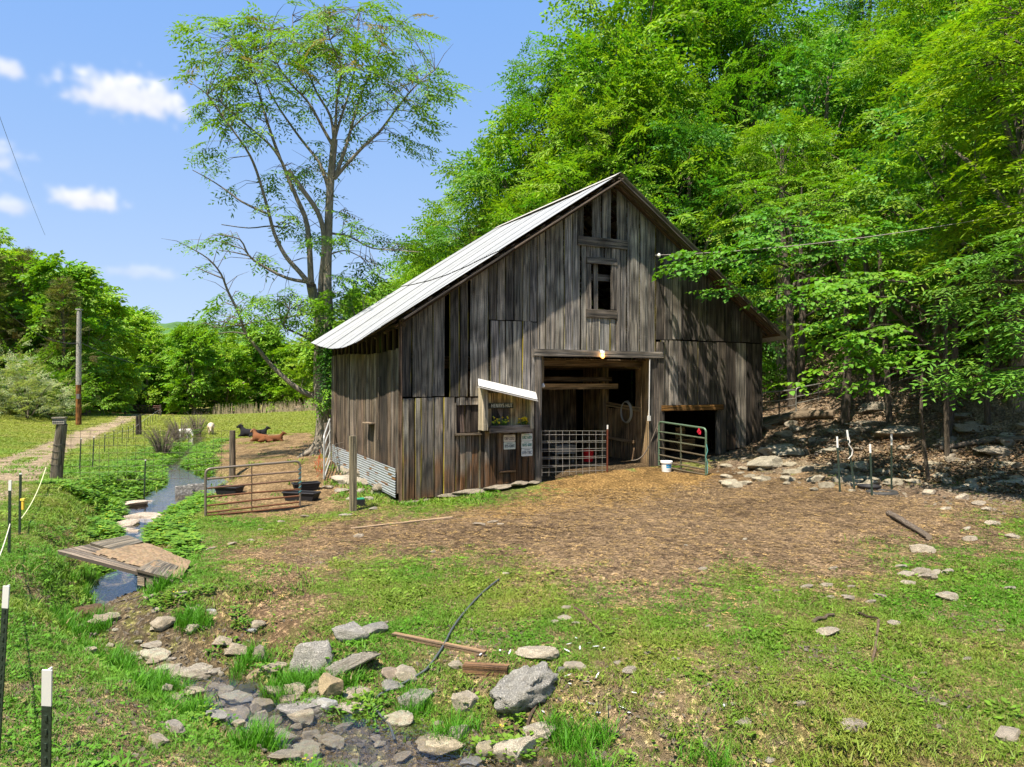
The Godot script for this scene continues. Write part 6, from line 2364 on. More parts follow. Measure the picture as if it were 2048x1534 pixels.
	# metal panel fence climbing the slope right of the barn
	for s in [[1524, 855, 1592, 840, 70, 62, 20.6], [1592, 838, 1680, 815, 62, 56, 21.2]]:
		var A := px(s[0], s[1], s[6])
		var Bp := px(s[2], s[3], s[6] + .6)
		var ka: float = s[6] / F
		tube_gate("metal_pen_fence", "dull metal livestock panel %s right of the barn" % ("nearest the wall" if s[0] < 1550 else "higher up the slope"), A, Bp, [s[4] * ka, s[4] * ka * .72, s[4] * ka * .5, s[4] * ka * .28, .06], [s[5] * ka, s[5] * ka * .72, s[5] * ka * .5, s[5] * ka * .28, .06], 0.02, Color(.3, .3, .28), Color(.25, .23, .2), [0.5])

func build_ground_things() -> void:
	# plank bridge
	var a := gp(100, 1101)
	var la := px(112, 1103, 9.55)
	var lb2 := px(246, 1084, 10.45)
	var ra := px(345, 1163, 8.5)
	var rb := px(372, 1118, 9.35)
	la.y = -.08; lb2.y = -.1; ra.y = -.2; rb.y = -.2
	var br := thing("plank_bridge", "low weathered plank bridge over the creek at the left", "bridge", la)
	for i in 5:
		var t0 := i / 5.0 + 0.006
		var t1 := (i + 1) / 5.0 - 0.006
		var m := MB.new()
		var e0 := la.lerp(lb2, t0) - la
		var e1 := la.lerp(lb2, t1) - la
		var f0 := ra.lerp(rb, t0) - la
		var f1 := ra.lerp(rb, t1) - la
		var col := vary(Color(.40, .355, .30), 0.15)
		var uo := Vector2(rng.randf() * 4, rng.randf() * 4)
		var th := Vector3(0, .045, 0)
		m.quad_uv([e0, f0, f1, e1], [uo, uo + Vector2(0, 1), uo + Vector2(.35, 1), uo + Vector2(.35, 0)], [col, col, col, col])
		m.quad(e0 - th, e1 - th, f1 - th, f0 - th, col * .5)
		m.quad(e0 - th, f0 - th, f0, e0, col * .8)
		m.quad(e1, f1, f1 - th, e1 - th, col * .8)
		m.quad(f0 - th, f1 - th, f1, f0, col * .8)
		m.quad(e1 - th, e0 - th, e0, e1, col * .8)
		part(br, "plank", m.commit(), mats.wood_a)
	for s in [[0.03, .30, .45, 1.06, .03], [0.72, .97, -.02, .62, .032]]:
		var m := MB.new()
		var P := func(x: float, y: float) -> Vector3: return la.lerp(ra, x).lerp(lb2.lerp(rb, x), y) - la
		var c := vary(Color(.36, .33, .28), .1)
		var uo := Vector2(rng.randf(), rng.randf())
		var l0 := Vector3(0, .006, 0)
		var l1 := Vector3(0, .006 + s[4], 0)
		var q := [P.call(s[0], s[2]), P.call(s[1], s[2]), P.call(s[1], s[3]), P.call(s[0], s[3])]
		m.quad_uv([q[0] + l1, q[1] + l1, q[2] + l1, q[3] + l1], [uo, uo + Vector2(.9, 0), uo + Vector2(.9, .4), uo + Vector2(0, .4)], [c, c, c, c])
		for i in 4:
			m.quad(q[i] + l0, q[(i + 1) % 4] + l0, q[(i + 1) % 4] + l1, q[i] + l1, c * .8)
		part(br, "cover_board", m.commit(), mats.wood_b)
	for i in 3:
		var c := la.lerp(ra, .76 + i * .075).lerp(lb2.lerp(rb, .76 + i * .075), .08) + Vector3(0, -.105, 0) - la
		part(br, "bearer", box_mesh(Vector3(.125, .115, .1), vary(Color(.62, .53, .4), .1)), mats.wood_b, Transform3D(Basis(Vector3.UP, -.45), c))
	# trodden earth on the deck
	var em := MB.new()
	em.smooth = true
	var G := []
	for j in 29:
		var gr := []
		for i in 49:
			var x := lerpf(.14, 1.06, i / 48.0)
			var y := lerpf(.05, 1.08, j / 28.0)
			var p := la.lerp(ra, x).lerp(lb2.lerp(rb, x), y)
			var edge := minf(minf(x - .2, y - .15) * 2.2, .3) + n_mid.get_noise_2d(p.x * 16.0, p.z * 16.0) * .22 - .06
			p.y += clampf(edge * .12, -.03, .03) + .008 + n_hi.get_noise_2d(p.x * 30.0, p.z * 30.0) * .008
			gr.append([p - la, edge])
		G.append(gr)
	for j in 28:
		for i in 48:
			if G[j][i][1] + G[j + 1][i + 1][1] > 0.05:
				em.quad(G[j][i][0], G[j][i + 1][0], G[j + 1][i + 1][0], G[j + 1][i][0], vary(Color(.21, .15, .092), .25))
	em.smooth = false
	var es := single("deck_soil", em.commit(), mats.plain, "pale trodden soil covering the middle of the plank bridge", "soil", la)
	es.set_meta("kind", "stuff")
	# beam and boards in the foreground
	var b0 := gp(928, 1342)
	var b1 := gp(1012, 1350)
	var m2 := MB.new()
	m2.beam(Vector3(0, .03, 0), b1 - b0 + Vector3(.02, .03, -.02), .1, .09, Color(.42, .26, .15))
	single("timber_block", m2.commit(), mats.wood_a, "short brown sawn timber lying left of the grey boulder", "timber", b0)
	b0 = gp(786, 1271)
	b1 = gp(970, 1308)
	m2 = MB.new()
	m2.beam(Vector3(0, .012, 0), b1 - b0 + Vector3(0, .008, 0), .07, .035, Color(.42, .3, .19))
	single("old_board", m2.commit(), mats.wood_b, "old board half sunk in the grass behind the timber block", "board", b0)
	b0 = gp(702, 1060)
	b1 = gp(905, 1037)
	m2 = MB.new()
	m2.beam(Vector3(0, .015, 0), b1 - b0 + Vector3(0, .015, 0), .11, .04, Color(.55, .42, .29))
	single("old_board", m2.commit(), mats.wood_b, "long pale plank lying on the dirt before the barn's left corner", "board", b0)
	# hose
	m2 = MB.new()
	var hp := []
	var hr := []
	var h0 := gp(998, 1163)
	var key := [[998, 1163], [965, 1190], [930, 1228], [905, 1262], [885, 1300], [858, 1338], [842, 1352], [800, 1376], [765, 1392], [747, 1410], [757, 1432], [778, 1455], [792, 1495]]
	for i in key.size():
		var w := gp(key[i][0], key[i][1])
		hp.append(w - h0 + Vector3(0, .03, 0))
	var hs := []
	for i in hp.size() - 1:
		for s in 4:
			hs.append(hp[i].cubic_interpolate(hp[i + 1], hp[maxi(i - 1, 0)], hp[mini(i + 2, hp.size() - 1)], s / 4.0))
			hr.append(.0115)
	m2.tube(hs, hr, 7, Color(.07, .08, .085))
	single("water_hose", m2.commit(), mats.rubber, "black water hose snaking from the yard down to the creek", "hose", h0)
	stick("brown forked stick beside the pale stones near the middle", [[1147, 1216], [1170, 1236], [1204, 1267]], .014, .01, Color(.3, .2, .13))
	stick("thin twig branching right from the forked stick", [[1198, 1254], [1215, 1250], [1236, 1253]], .006, .004, Color(.28, .2, .14))
	stick("upright lying pale stick in the right-hand grass", [[1757, 1242], [1752, 1280], [1745, 1325]], .014, .011, Color(.42, .3, .2))
	stick("dark short stick meeting the pale upright stick", [[1716, 1229], [1735, 1236], [1757, 1241]], .016, .008, Color(.14, .1, .07))
	stick("pale straight stick low in the right-hand grass", [[1764, 1353], [1800, 1370], [1843, 1388]], .012, .008, Color(.4, .31, .22))
	stick("curved brown branch below the grey boulder", [[1087, 1396], [1066, 1425], [1056, 1450], [1060, 1490]], .017, .011, Color(.3, .21, .15))
	stick("bent branch at the bottom edge right of the slabs", [[1100, 1482], [1075, 1503], [1030, 1530]], .011, .014, Color(.33, .26, .19))
	stick("short twig between the slanted slab and the boulder", [[935, 1440], [950, 1455], [965, 1473]], .01, .007, Color(.32, .23, .17))
	stick("broken grey stick left of the dark twig in the grass", [[1627, 1246], [1650, 1240], [1668, 1234]], .02, .014, Color(.36, .28, .2))
	stick("small twig in the middle of the right-hand grass", [[1548, 1315], [1558, 1311], [1568, 1307]], .008, .006, Color(.3, .22, .16))
	stick("curved twig at the edge of the straw near the middle", [[1415, 1217], [1440, 1225], [1460, 1216]], .008, .006, Color(.28, .2, .14))
	stick("pale driftwood stick on the creek's left bank", [[177, 1290], [186, 1278], [194, 1266]], .018, .014, Color(.55, .47, .37))
	stick("dead twig lying across the creek below the bridge", [[232, 1205], [260, 1200], [292, 1190]], .008, .006, Color(.5, .44, .36))
	stick("grey log lying across the bare yard on the right", [[1778, 1032], [1815, 1055], [1858, 1082]], .055, .045, Color(.3, .24, .19), "log", "logs")
	for s in [[[1522, 862], [1590, 842], [1668, 838], .16, "thick fallen log at the foot of the barn's right corner"], [[1525, 848], [1560, 838], [1615, 826], .1, "mossy fallen log behind the thick one right of the barn"], [[1530, 878], [1610, 862], [1690, 842], .05, "thin fallen trunk in front of the thick log"]]:
		stick(s[4], [s[0], s[1], s[2]], s[3], s[3] * .8, Color(.26, .2, .14), "fallen_log", "fallen logs right of the barn")
	for s in [[[2048, 885], [1960, 890], [1880, 905], .09, "gnarled grey log at the right edge on the slope"], [[1600, 905], [1640, 880], [1690, 850], .02, "thin dead branch leaning on the bank right of the barn"]]:
		stick(s[4], [s[0], s[1], s[2]], s[3], s[3] * .6, Color(.3, .25, .2), "dead_branch", "dead branches on the slope")
	# concrete blocks in the creek
	for s in [[368, 997, "grey concrete block standing in the pond's right edge"], [392, 990, "grey concrete block behind the first one at the pond"]]:
		var p := gp(s[0], s[1])
		var o := thing("concrete_block", s[2], "block", Vector3(p.x, -.62, p.z), 0.5, "concrete blocks in the creek")
		part(o, "body", box_mesh(Vector3(.4, .22, .2), Color(.42, .4, .37), Vector3(0, .11, 0)), mats.rock)
		for sx in [-1, 1]:
			part(o, "core_shade_plate", box_mesh(Vector3(.13, .008, .11), Color(.1, .1, .09), Vector3(sx * .09, .222, 0)), mats.plain)  # dark plates laid on top, coloured like the shade inside hollow cores
	build_rocks()

func build_rocks() -> void:
	var pale := Color(.60, .52, .40)
	var grey := Color(.42, .40, .36)
	var tan_ := Color(.56, .44, .27)
	stone("boulder", "large rugged grey boulder near the bottom middle", "", 1050, 1408, 100, 84, {"tone": Color(.36, .345, .31), "seed": 153, "cuts": 3, "rough": 0.26, "sit": 0.42, "roll": .1, "yaw": .5})
	stone("flat_rock", "pale flat rock perched behind the grey boulder", "", 1075, 1318, 66, 30, {"tone": pale, "seed": 42})
	stone("rock_slab", "tall diamond shaped grey slab tilted on the bank", "", 612, 1352, 74, 80, {"tone": grey, "seed": 43, "pitch": -.35, "sit": .55})
	stone("boulder", "rounded grey rock at the top of the bank", "", 697, 1278, 70, 44, {"tone": grey, "seed": 44, "sit": .4})
	stone("boulder", "low grey rock joined to the rounded one on its right", "", 745, 1268, 44, 26, {"tone": grey, "seed": 45})
	stone("rock_slab", "long dark pitted slab slanting down to the creek", "", 690, 1352, 120, 36, {"tone": Color(.36, .33, .28), "seed": 46, "roll": .42, "sit": .6})
	stone("rock", "tan upright rock at the lower end of the long slab", "", 660, 1396, 46, 56, {"tone": tan_, "seed": 47, "sit": .55})
	stone("rock", "knobbly pale rock right of the tan upright one", "", 708, 1398, 46, 30, {"tone": pale, "seed": 48, "rough": .2})
	stone("rock_slab", "broad grey slab lying in the creek", "", 608, 1440, 100, 34, {"sit": 1.0, "tone": Color(.44, .41, .37), "seed": 49, "flat": 1})
	stone("rock", "small bright white rock between the creek slabs", "", 652, 1430, 34, 34, {"tone": Color(.72, .69, .63), "seed": 50, "sit": .7})
	stone("rock_slab", "flat tan slab right of the white rock in the creek", "", 692, 1432, 66, 30, {"sit": 1.0, "tone": pale, "seed": 51, "flat": 1})
	stone("rock_slab", "grey white slab crossing behind the white rock", "", 630, 1412, 46, 22, {"sit": 1.0, "tone": grey * 1.15, "seed": 52, "flat": 1})
	stone("rock", "grey rounded rock in the long grass below the hose", "", 826, 1422, 64, 46, {"tone": Color(.45, .42, .35), "seed": 53})
	stone("rock", "square pale rock above the hose bend", "", 810, 1362, 48, 38, {"tone": pale, "seed": 54})
	stone("rock", "rose tinted rock left of the square pale one", "", 777, 1360, 28, 30, {"tone": Color(.56, .45, .35), "seed": 55})
	stone("rock", "flat grey rock under the square pale one", "", 783, 1380, 40, 20, {"tone": grey, "seed": 56})
	stone("rock_slab", "long pale slab slanted left of the grey boulder", "", 930, 1425, 44, 54, {"tone": pale, "seed": 57, "pitch": -.3, "sit": .5})
	stone("rock", "rounded pale rock below the slanted slab", "", 915, 1480, 42, 36, {"tone": Color(.52, .46, .36), "seed": 58})
	stone("rock_slab", "wide cream slab at the bottom edge of the creek", "", 880, 1513, 88, 36, {"tone": Color(.62, .52, .36), "seed": 59, "sit": .7})
	stone("rock", "cream pointed rock right of the wide cream slab", "", 972, 1516, 30, 34, {"tone": Color(.6, .52, .36), "seed": 60, "sit": .7})
	stone("rock_slab", "tall cream slab at the bottom edge right of the creek", "", 1030, 1520, 66, 60, {"tone": Color(.64, .56, .43), "seed": 61, "pitch": -.5, "sit": .35})
	stone("rock_slab", "rough cream rock below the branch under the boulder", "", 1083, 1478, 52, 36, {"tone": Color(.62, .54, .42), "seed": 62, "rough": .2})
	stone("rock", "grey tipped rock poking up at the bottom edge", "", 942, 1538, 40, 22, {"tone": grey * 1.2, "seed": 63, "sit": .7})
	stone("rock", "pale rock at the left end of the timber block", "", 914, 1336, 26, 20, {"tone": pale, "seed": 64})
	stone("rock", "cream block right of the boulder in the grass", "", 1150, 1342, 34, 22, {"tone": pale, "seed": 65})
	stone("rock", "small grey rock between the boulder and the cream block", "", 1124, 1344, 18, 14, {"tone": grey, "seed": 66})
	stone("rock", "upright narrow rock standing on the left creek bank", "", 514, 1330, 22, 46, {"tone": Color(.5, .43, .33), "seed": 67, "sit": .7})
	stone("rock", "tan sharp rock at the water below the upright one", "", 508, 1356, 26, 18, {"tone": tan_, "seed": 68, "roll": .5})
	stone("rock", "mossy olive boulder in the creek", "", 484, 1398, 42, 28, {"tone": Color(.13, .12, .04), "seed": 69, "sit": .7})
	stone("rock", "long flat grey rock beside the mossy boulder", "", 474, 1409, 46, 12, {"tone": grey, "seed": 70, "sit": .7})
	stone("rock", "grey white angular rock in the lower left grass", "", 430, 1443, 40, 28, {"tone": Color(.5, .48, .44), "seed": 71})
	stone("rock", "half buried grey rock right of the angular one", "", 470, 1446, 36, 24, {"tone": grey, "seed": 72})
	stone("rock", "pale rock column among weeds left of the broad slab", "", 518, 1455, 24, 40, {"tone": Color(.55, .48, .39), "seed": 73, "sit": .6})
	stone("rock", "cream rock at the foot of the pale column", "", 504, 1470, 44, 26, {"tone": pale, "seed": 74})
	stone("rock", "cream flat rock low among the lower left weeds", "", 558, 1490, 76, 26, {"sit": 1.0, "tone": Color(.6, .53, .4), "seed": 75, "flat": 1})
	stone("rock", "cream cube shaped rock right of the low flat one", "", 620, 1478, 26, 22, {"tone": pale, "seed": 76})
	stone("rock", "flat stone sunk in the bottom left grass", "", 560, 1522, 62, 18, {"tone": Color(.5, .44, .35), "seed": 77, "flat": 1})
	stone("rock", "pale rock left of the sandy patch in the lower left", "", 345, 1465, 40, 26, {"tone": Color(.56, .5, .42), "seed": 78})
	stone("rock", "cream rock on the sand in the lower left", "", 315, 1490, 34, 24, {"tone": pale, "seed": 79})
	stone("rock", "white rock pair's larger half on the dirt bank", "", 422, 1228, 18, 14, {"tone": Color(.68, .64, .58), "seed": 80})
	stone("rock", "white rock alone lower on the dirt bank", "", 500, 1266, 18, 13, {"tone": Color(.68, .64, .58), "seed": 81})
	stone("rock", "mossy rounded rock at the creek's left edge below the bridge", "", 215, 1228, 34, 20, {"tone": Color(.2, .17, .09), "seed": 82})
	stone("rock", "brown clod on the eroded left bank", "", 172, 1240, 52, 44, {"tone": Color(.2, .13, .08), "seed": 83})
	for s in [[336, 1346, 42, 18], [352, 1362, 36, 24], [318, 1368, 26, 20], [378, 1372, 52, 26], [352, 1378, 22, 14], [333, 1394, 20, 20], [300, 1295, 36, 12], [340, 1322, 18, 9], [270, 1312, 22, 12], [285, 1318, 18, 9], [412, 1378, 14, 10], [420, 1350, 36, 12], [400, 1342, 34, 9], [285, 1372, 12, 14], [252, 1370, 14, 14], [395, 1336, 26, 10], [310, 1310, 22, 14], [440, 1352, 12, 12], [362, 1345, 16, 10], [300, 1352, 14, 10]]:
		stone("creek_stone", "pale stone in the heap at the creek bend", "stones heaped at the creek bend", s[0], s[1], s[2], s[3], {"tone": Color(.62, .54, .43) * rf(.85, 1.1), "seed": int(rf(0, 9)) + 84})
	for s in [[230, 1060, 60, 14], [268, 1048, 70, 14], [310, 1050, 60, 12], [250, 1072, 60, 10], [285, 1075, 40, 10], [245, 1020, 60, 14], [280, 1012, 40, 10], [320, 1040, 50, 9]]:
		stone("ledge_rock", "flat pinkish ledge rock in the creek above the bridge", "ledge rocks above the bridge", s[0], s[1], s[2], s[3], {"tone": Color(.6, .5, .4) * rf(.9, 1.1), "flat": 1, "seed": int(rf(0, 9)) + 84, "sit": .9})
	# stones strewn along the lower creek
	var rr := RandomNumberGenerator.new()
	rr.seed = 23
	for i in 84:
		var k := rr.randi() % 5 + 9
		var t := rr.randf()
		var x: float = lerpf(CREEK[k][0], CREEK[k + 1][0], t) + rr.randfn() * .3
		var d: float = lerpf(CREEK[k][1], CREEK[k + 1][1], t) + rr.randfn() * .3
		var w := rr.randf_range(12, 30) if rr.randf() < 0.75 else rr.randf_range(30, 52)
		var vv := 767.0 + (EYE - gy(x, d)) / d * F
		stone("creek_stone", "pale limestone lump strewn along the lower creek", "stones strewn along the lower creek", 1024.0 + x / d * F, vv, w, w * rr.randf_range(.45, .8), {"tone": Color(.64, .54, .40) * rr.randf_range(.75, 1.15), "seed": rr.randi() % 9 + 84, "sit": .75})
	# goose feathers caught in the grass
	for s in [[1138, 1292], [1160, 1300], [1152, 1280], [1134, 1305], [1178, 1290], [1192, 1297], [1208, 1300], [1136, 1355], [1140, 1372], [1172, 1368], [1195, 1355], [1268, 1390], [1325, 1390], [1245, 1420], [1258, 1430], [1086, 1428], [1144, 1440], [1176, 1410], [1404, 1402], [1448, 1415], [1196, 1430], [962, 1312], [1000, 1305], [1020, 1308], [930, 1460], [1196, 1210], [1230, 1242]]:
		var p := gp(s[0], s[1])
		var m := MB.new()
		var L := rf(.02, .04)
		for i in 4:
			var t0 := i / 4.0
			var t1 := (i + 1) / 4.0
			var w0 := sin(t0 * PI * .9 + .2) * .009
			var w1 := sin(t1 * PI * .9 + .2) * .009
			m.quad(Vector3(-L + 2 * L * t0, .012 * t0, -w0), Vector3(-L + 2 * L * t0, .012 * t0, w0), Vector3(-L + 2 * L * t1, .012 * t1, w1), Vector3(-L + 2 * L * t1, .012 * t1, -w1), Color(.62, .64, .66))
		var o := single("white_feather", m.commit(), mats.cloth, "small white feather lying in the grass by the boulder", "feather", p + Vector3(0, .018, 0), "white feathers in the grass")
		o.rotation = Vector3(rf(-.3, .3), rf(0, TAU), rf(-.3, .3))
	# loose stones: yard edge and right-hand grass
	for s in [[1130, 1240, 24], [1152, 1250, 16], [1133, 1218, 18], [1110, 1245, 14], [1846, 1105, 40], [1700, 1200, 20], [1896, 1200, 36], [1845, 1150, 34], [1862, 1160, 30], [1815, 1152, 26], [1806, 1137, 20], [1872, 1150, 24], [1616, 1178, 22], [1656, 1174, 22], [1704, 1176, 14], [1764, 1196, 20], [1554, 1184, 12], [1668, 1140, 16], [1406, 1140, 16], [1656, 1272, 40], [1736, 1262, 0], [1790, 1250, 24], [1820, 1170, 24], [1900, 1148, 24], [1744, 1207, 18], [1662, 1197, 14], [1692, 1196, 16], [1418, 1255, 12], [1350, 1322, 16], [1294, 1310, 16], [1258, 1348, 28], [1492, 1452, 30], [1706, 1462, 50], [2020, 1482, 54], [1470, 1410, 14], [1848, 1350, 14], [1938, 1322, 18], [2024, 1180, 18], [2005, 1265, 16], [1888, 1412, 16], [1530, 1432, 10], [1238, 1328, 16], [1232, 1326, 10], [1540, 1525, 22], [1304, 1412, 14], [1450, 1412, 14], [1602, 1412, 22], [1420, 1370, 10], [1010, 1150, 14], [1490, 1080, 10], [1372, 1092, 8], [865, 1106, 12], [770, 1248, 12], [940, 1262, 12], [715, 1075, 18], [1186, 1412, 14], [1172, 1432, 12], [1210, 1452, 12], [1990, 1050, 24], [1940, 1082, 24], [1935, 1060, 16], [1960, 1010, 24], [1975, 1022, 20], [2030, 1078, 26], [1895, 1020, 18], [1860, 990, 30], [1930, 998, 26]]:
		if s[2] > 0:
			stone("field_stone", "small pale stone lying loose on the grass and straw", "loose stones on the grass and straw", s[0], s[1], s[2], s[2] * .55, {"tone": Color(.58, .5, .39) * rf(.85, 1.15), "seed": int(rf(0, 9)) + 84})
	# stones on the slope right of the barn
	for s in [[1590, 912, 60, 26, "light grey flat rock at the foot of the barn's right corner"], [1530, 938, 70, 30, "broad rounded rock in front of the barn's right corner"], [1555, 905, 70, 20, "long dark slab beside the barn's right corner"], [1672, 904, 42, 14, "flat slab left of the four steel posts"]]:
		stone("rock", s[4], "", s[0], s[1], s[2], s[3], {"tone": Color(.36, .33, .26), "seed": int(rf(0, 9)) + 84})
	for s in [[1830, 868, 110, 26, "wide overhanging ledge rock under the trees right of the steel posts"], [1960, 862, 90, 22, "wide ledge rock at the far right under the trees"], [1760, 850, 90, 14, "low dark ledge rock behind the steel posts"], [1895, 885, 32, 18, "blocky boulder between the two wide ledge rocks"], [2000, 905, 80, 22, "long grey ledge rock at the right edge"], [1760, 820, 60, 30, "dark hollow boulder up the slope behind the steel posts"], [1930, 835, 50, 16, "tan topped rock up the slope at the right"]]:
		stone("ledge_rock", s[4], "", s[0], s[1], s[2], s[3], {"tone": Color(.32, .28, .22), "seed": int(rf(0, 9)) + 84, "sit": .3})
	var r := RandomNumberGenerator.new()
	r.seed = 61
	var n := 0
	while n < 150:
		var u := r.randf_range(1440, 2060)
		var v := r.randf_range(845, 985) if u > 1530 else r.randf_range(915, 985)
		if r.randf() < 0.3:
			v = r.randf_range(925, 975)
		var w := r.randf_range(9, 30) * (1.0 if r.randf() < 0.8 else 1.5)
		n += 1
		var up := v < 925
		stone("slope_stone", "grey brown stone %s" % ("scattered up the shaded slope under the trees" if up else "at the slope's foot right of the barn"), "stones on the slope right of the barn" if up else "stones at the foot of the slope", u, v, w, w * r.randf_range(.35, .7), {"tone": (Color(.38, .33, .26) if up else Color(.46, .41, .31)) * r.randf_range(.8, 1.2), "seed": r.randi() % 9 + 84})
	for s in [[690, 968, 50, 24], [680, 985, 26, 12], [655, 978, 22, 10], [700, 1000, 20, 8], [735, 1000, 18, 10], [690, 1032, 22, 6], [745, 1020, 16, 8], [720, 985, 16, 12]]:
		stone("footing_rock", "loose pale rock by the barn's side wall footing", "loose rocks by the side wall", s[0], s[1], s[2], s[3], {"tone": Color(.46, .41, .33), "seed": int(rf(0, 9)) + 84})
	for s in [[440, 1030, 14], [520, 1060, 12], [460, 1090, 18], [500, 1082, 16], [395, 1085, 22], [420, 1100, 18], [360, 1090, 26], [340, 1095, 20], [960, 1052, 22], [1000, 1050, 14], [985, 1047, 20], [560, 1045, 14], [610, 1035, 16]]:
		stone("path_stone", "small flat stone on the dirt path between bridge and barn", "stones on the dirt path", s[0], s[1], s[2], s[2] * .4, {"tone": Color(.5, .42, .32) * rf(.85, 1.1), "seed": int(rf(0, 9)) + 84})

# ---------------------------------------------------------------- goats: one continuous skin round tapered bones
func skin(bones: Array, cell: float, blend: float, colour: Callable) -> ArrayMesh:
	var lo := Vector3.ONE * 99.0
	var hi := Vector3.ONE * -99.0
	for b in bones:
		for e in 2:
			lo = lo.min(b[e] - Vector3.ONE * (b[2 + e] + cell * 2))
			hi = hi.max(b[e] + Vector3.ONE * (b[2 + e] + cell * 2))
	var nx := int((hi.x - lo.x) / cell) + 2
	var ny := int((hi.y - lo.y) / cell) + 2
	var nz := int((hi.z - lo.z) / cell) + 2
	var f := PackedFloat32Array()
	f.resize(nx * ny * nz)
	for z in nz:
		for y in ny:
			for x in nx:
				var p := lo + Vector3(x, y, z) * cell
				var s := 0.0
				for b in bones:
					var a: Vector3 = b[0]
					var ba: Vector3 = b[1] - a
					var t := clampf((p - a).dot(ba) / maxf(ba.length_squared(), 1e-6), 0, 1)
					var dd: float = p.distance_to(a + ba * t) - lerpf(b[2], b[3], t)
					s += exp(-dd / blend)
				f[(z * ny + y) * nx + x] = -log(maxf(s, 1e-20)) * blend
	var at := {}
	var m := MB.new()
	var vert := func(x: int, y: int, z: int) -> Vector3:
		var key := (z * ny + y) * nx + x
		if at.has(key):
			return at[key]
		var sum := Vector3.ZERO
		var cnt := 0
		for e in [[0, 0, 0, 1, 0, 0], [0, 1, 0, 1, 1, 0], [0, 0, 1, 1, 0, 1], [0, 1, 1, 1, 1, 1], [0, 0, 0, 0, 1, 0], [1, 0, 0, 1, 1, 0], [0, 0, 1, 0, 1, 1], [1, 0, 1, 1, 1, 1], [0, 0, 0, 0, 0, 1], [1, 0, 0, 1, 0, 1], [0, 1, 0, 0, 1, 1], [1, 1, 0, 1, 1, 1]]:
			var fa := f[((z + e[2]) * ny + y + e[1]) * nx + x + e[0]]
			var fb_ := f[((z + e[5]) * ny + y + e[4]) * nx + x + e[3]]
			if (fa < 0) != (fb_ < 0):
				var t := fa / (fa - fb_)
				sum += Vector3(x + lerpf(e[0], e[3], t), y + lerpf(e[1], e[4], t), z + lerpf(e[2], e[5], t))
				cnt += 1
		var p := lo + (sum / maxi(cnt, 1)) * cell
		at[key] = p
		return p
	for z in range(1, nz - 1):
		for y in range(1, ny - 1):
			for x in range(1, nx - 1):
				var v0 := f[(z * ny + y) * nx + x] < 0
				for ax in 3:
					var s := [Vector3i(1, 0, 0), Vector3i(0, 1, 0), Vector3i(0, 0, 1)]
					var q: Vector3i = Vector3i(x, y, z) + s[ax]
					var v1 := f[(q.z * ny + q.y) * nx + q.x] < 0
					if v0 == v1:
						continue
					var i: Vector3i = s[(ax + 1) % 3]
					var j: Vector3i = s[(ax + 2) % 3]
					var o := Vector3i(x, y, z)
					var ps := []
					for k in [o - i - j, o - j, o, o - i]:
						ps.append(vert.call(k.x, k.y, k.z))
					if not v0:
						ps.reverse()
					var c: Color = colour.call((ps[0] + ps[2]) / 2)
					m.quad(ps[0], ps[1], ps[2], ps[3], c)
	return m.commit()

func goat(label: String, at: Vector3, turn: float, s: float, standing: bool, coat: Callable, dark: Color) -> void:
	var o := thing("goat", label, "goat", at, turn, "goats in the pasture")
	var b := []
	var V := func(x, y, z): return Vector3(x, y, z) * s
	if standing:
		b = [[V.call(-.35, .55, 0), V.call(.3, .56, 0), .17 * s, .18 * s], [V.call(.3, .6, 0), V.call(.5, .5, 0), .13 * s, .08 * s], [V.call(.5, .5, 0), V.call(.62, .3, 0), .08 * s, .045 * s]]
		for q in [[.28, .08], [.28, -.08], [-.35, .08], [-.35, -.08]]:
			var hind: bool = q[0] < 0
			b.append([V.call(q[0], .5, q[1]), V.call(q[0] + (.05 if hind else -.02), .28, q[1]), .09 * s, .045 * s])
			b.append([V.call(q[0] + (.05 if hind else -.02), .28, q[1]), V.call(q[0] - (.05 if hind else 0.0), .18, q[1]), .04 * s, .03 * s])
			b.append([V.call(q[0] - (.05 if hind else 0.0), .18, q[1]), V.call(q[0] - .02, .02, q[1]), .03 * s, .028 * s])
	else:
		b = [[V.call(-.38, .17, 0), V.call(.28, .2, 0), .17 * s, .18 * s], [V.call(.3, .26, 0), V.call(.5, .48, 0), .11 * s, .075 * s], [V.call(.5, .5, 0), V.call(.68, .44, 0), .075 * s, .04 * s],
			[V.call(.25, .12, .12), V.call(.5, .05, .16), .06 * s, .04 * s], [V.call(.25, .12, -.12), V.call(.48, .05, -.15), .06 * s, .04 * s], [V.call(-.35, .12, .13), V.call(-.1, .06, .24), .09 * s, .045 * s], [V.call(-.1, .06, .24), V.call(-.3, .04, .26), .045 * s, .035 * s], [V.call(-.35, .12, -.13), V.call(-.12, .06, -.22), .09 * s, .045 * s]]
	part(o, "body", skin(b, 0.03 * s, 0.03 * s, coat), mats.fur)
	var hx: float = 0.5
	var hy := .52
	for e in [-1, 1]:
		var m := MB.new()
		m.tube([V.call(hx - .02, hy + .02, e * .06), V.call(hx - .03, hy - .01, e * .14), V.call(hx - .01, hy - .09, e * .17)], [.02 * s, .03 * s, .008 * s], 6, dark, true)
		part(o, "ear", m.commit(), mats.fur)
		m = MB.new()
		m.tube([V.call(hx - .03, hy + .06, e * .03), V.call(hx - .09, hy + .13, e * .04)], [.014 * s, .005 * s], 5, Color(.3, .26, .2))
		part(o, "horn", m.commit(), mats.plain)
	var tl := MB.new()
	tl.tube([V.call(-.5, .3 if not standing else .62, 0), V.call(-.6, .32 if not standing else .64, 0)], [.03 * s, .01 * s], 5, dark)
	part(o, "tail", tl.commit(), mats.fur)

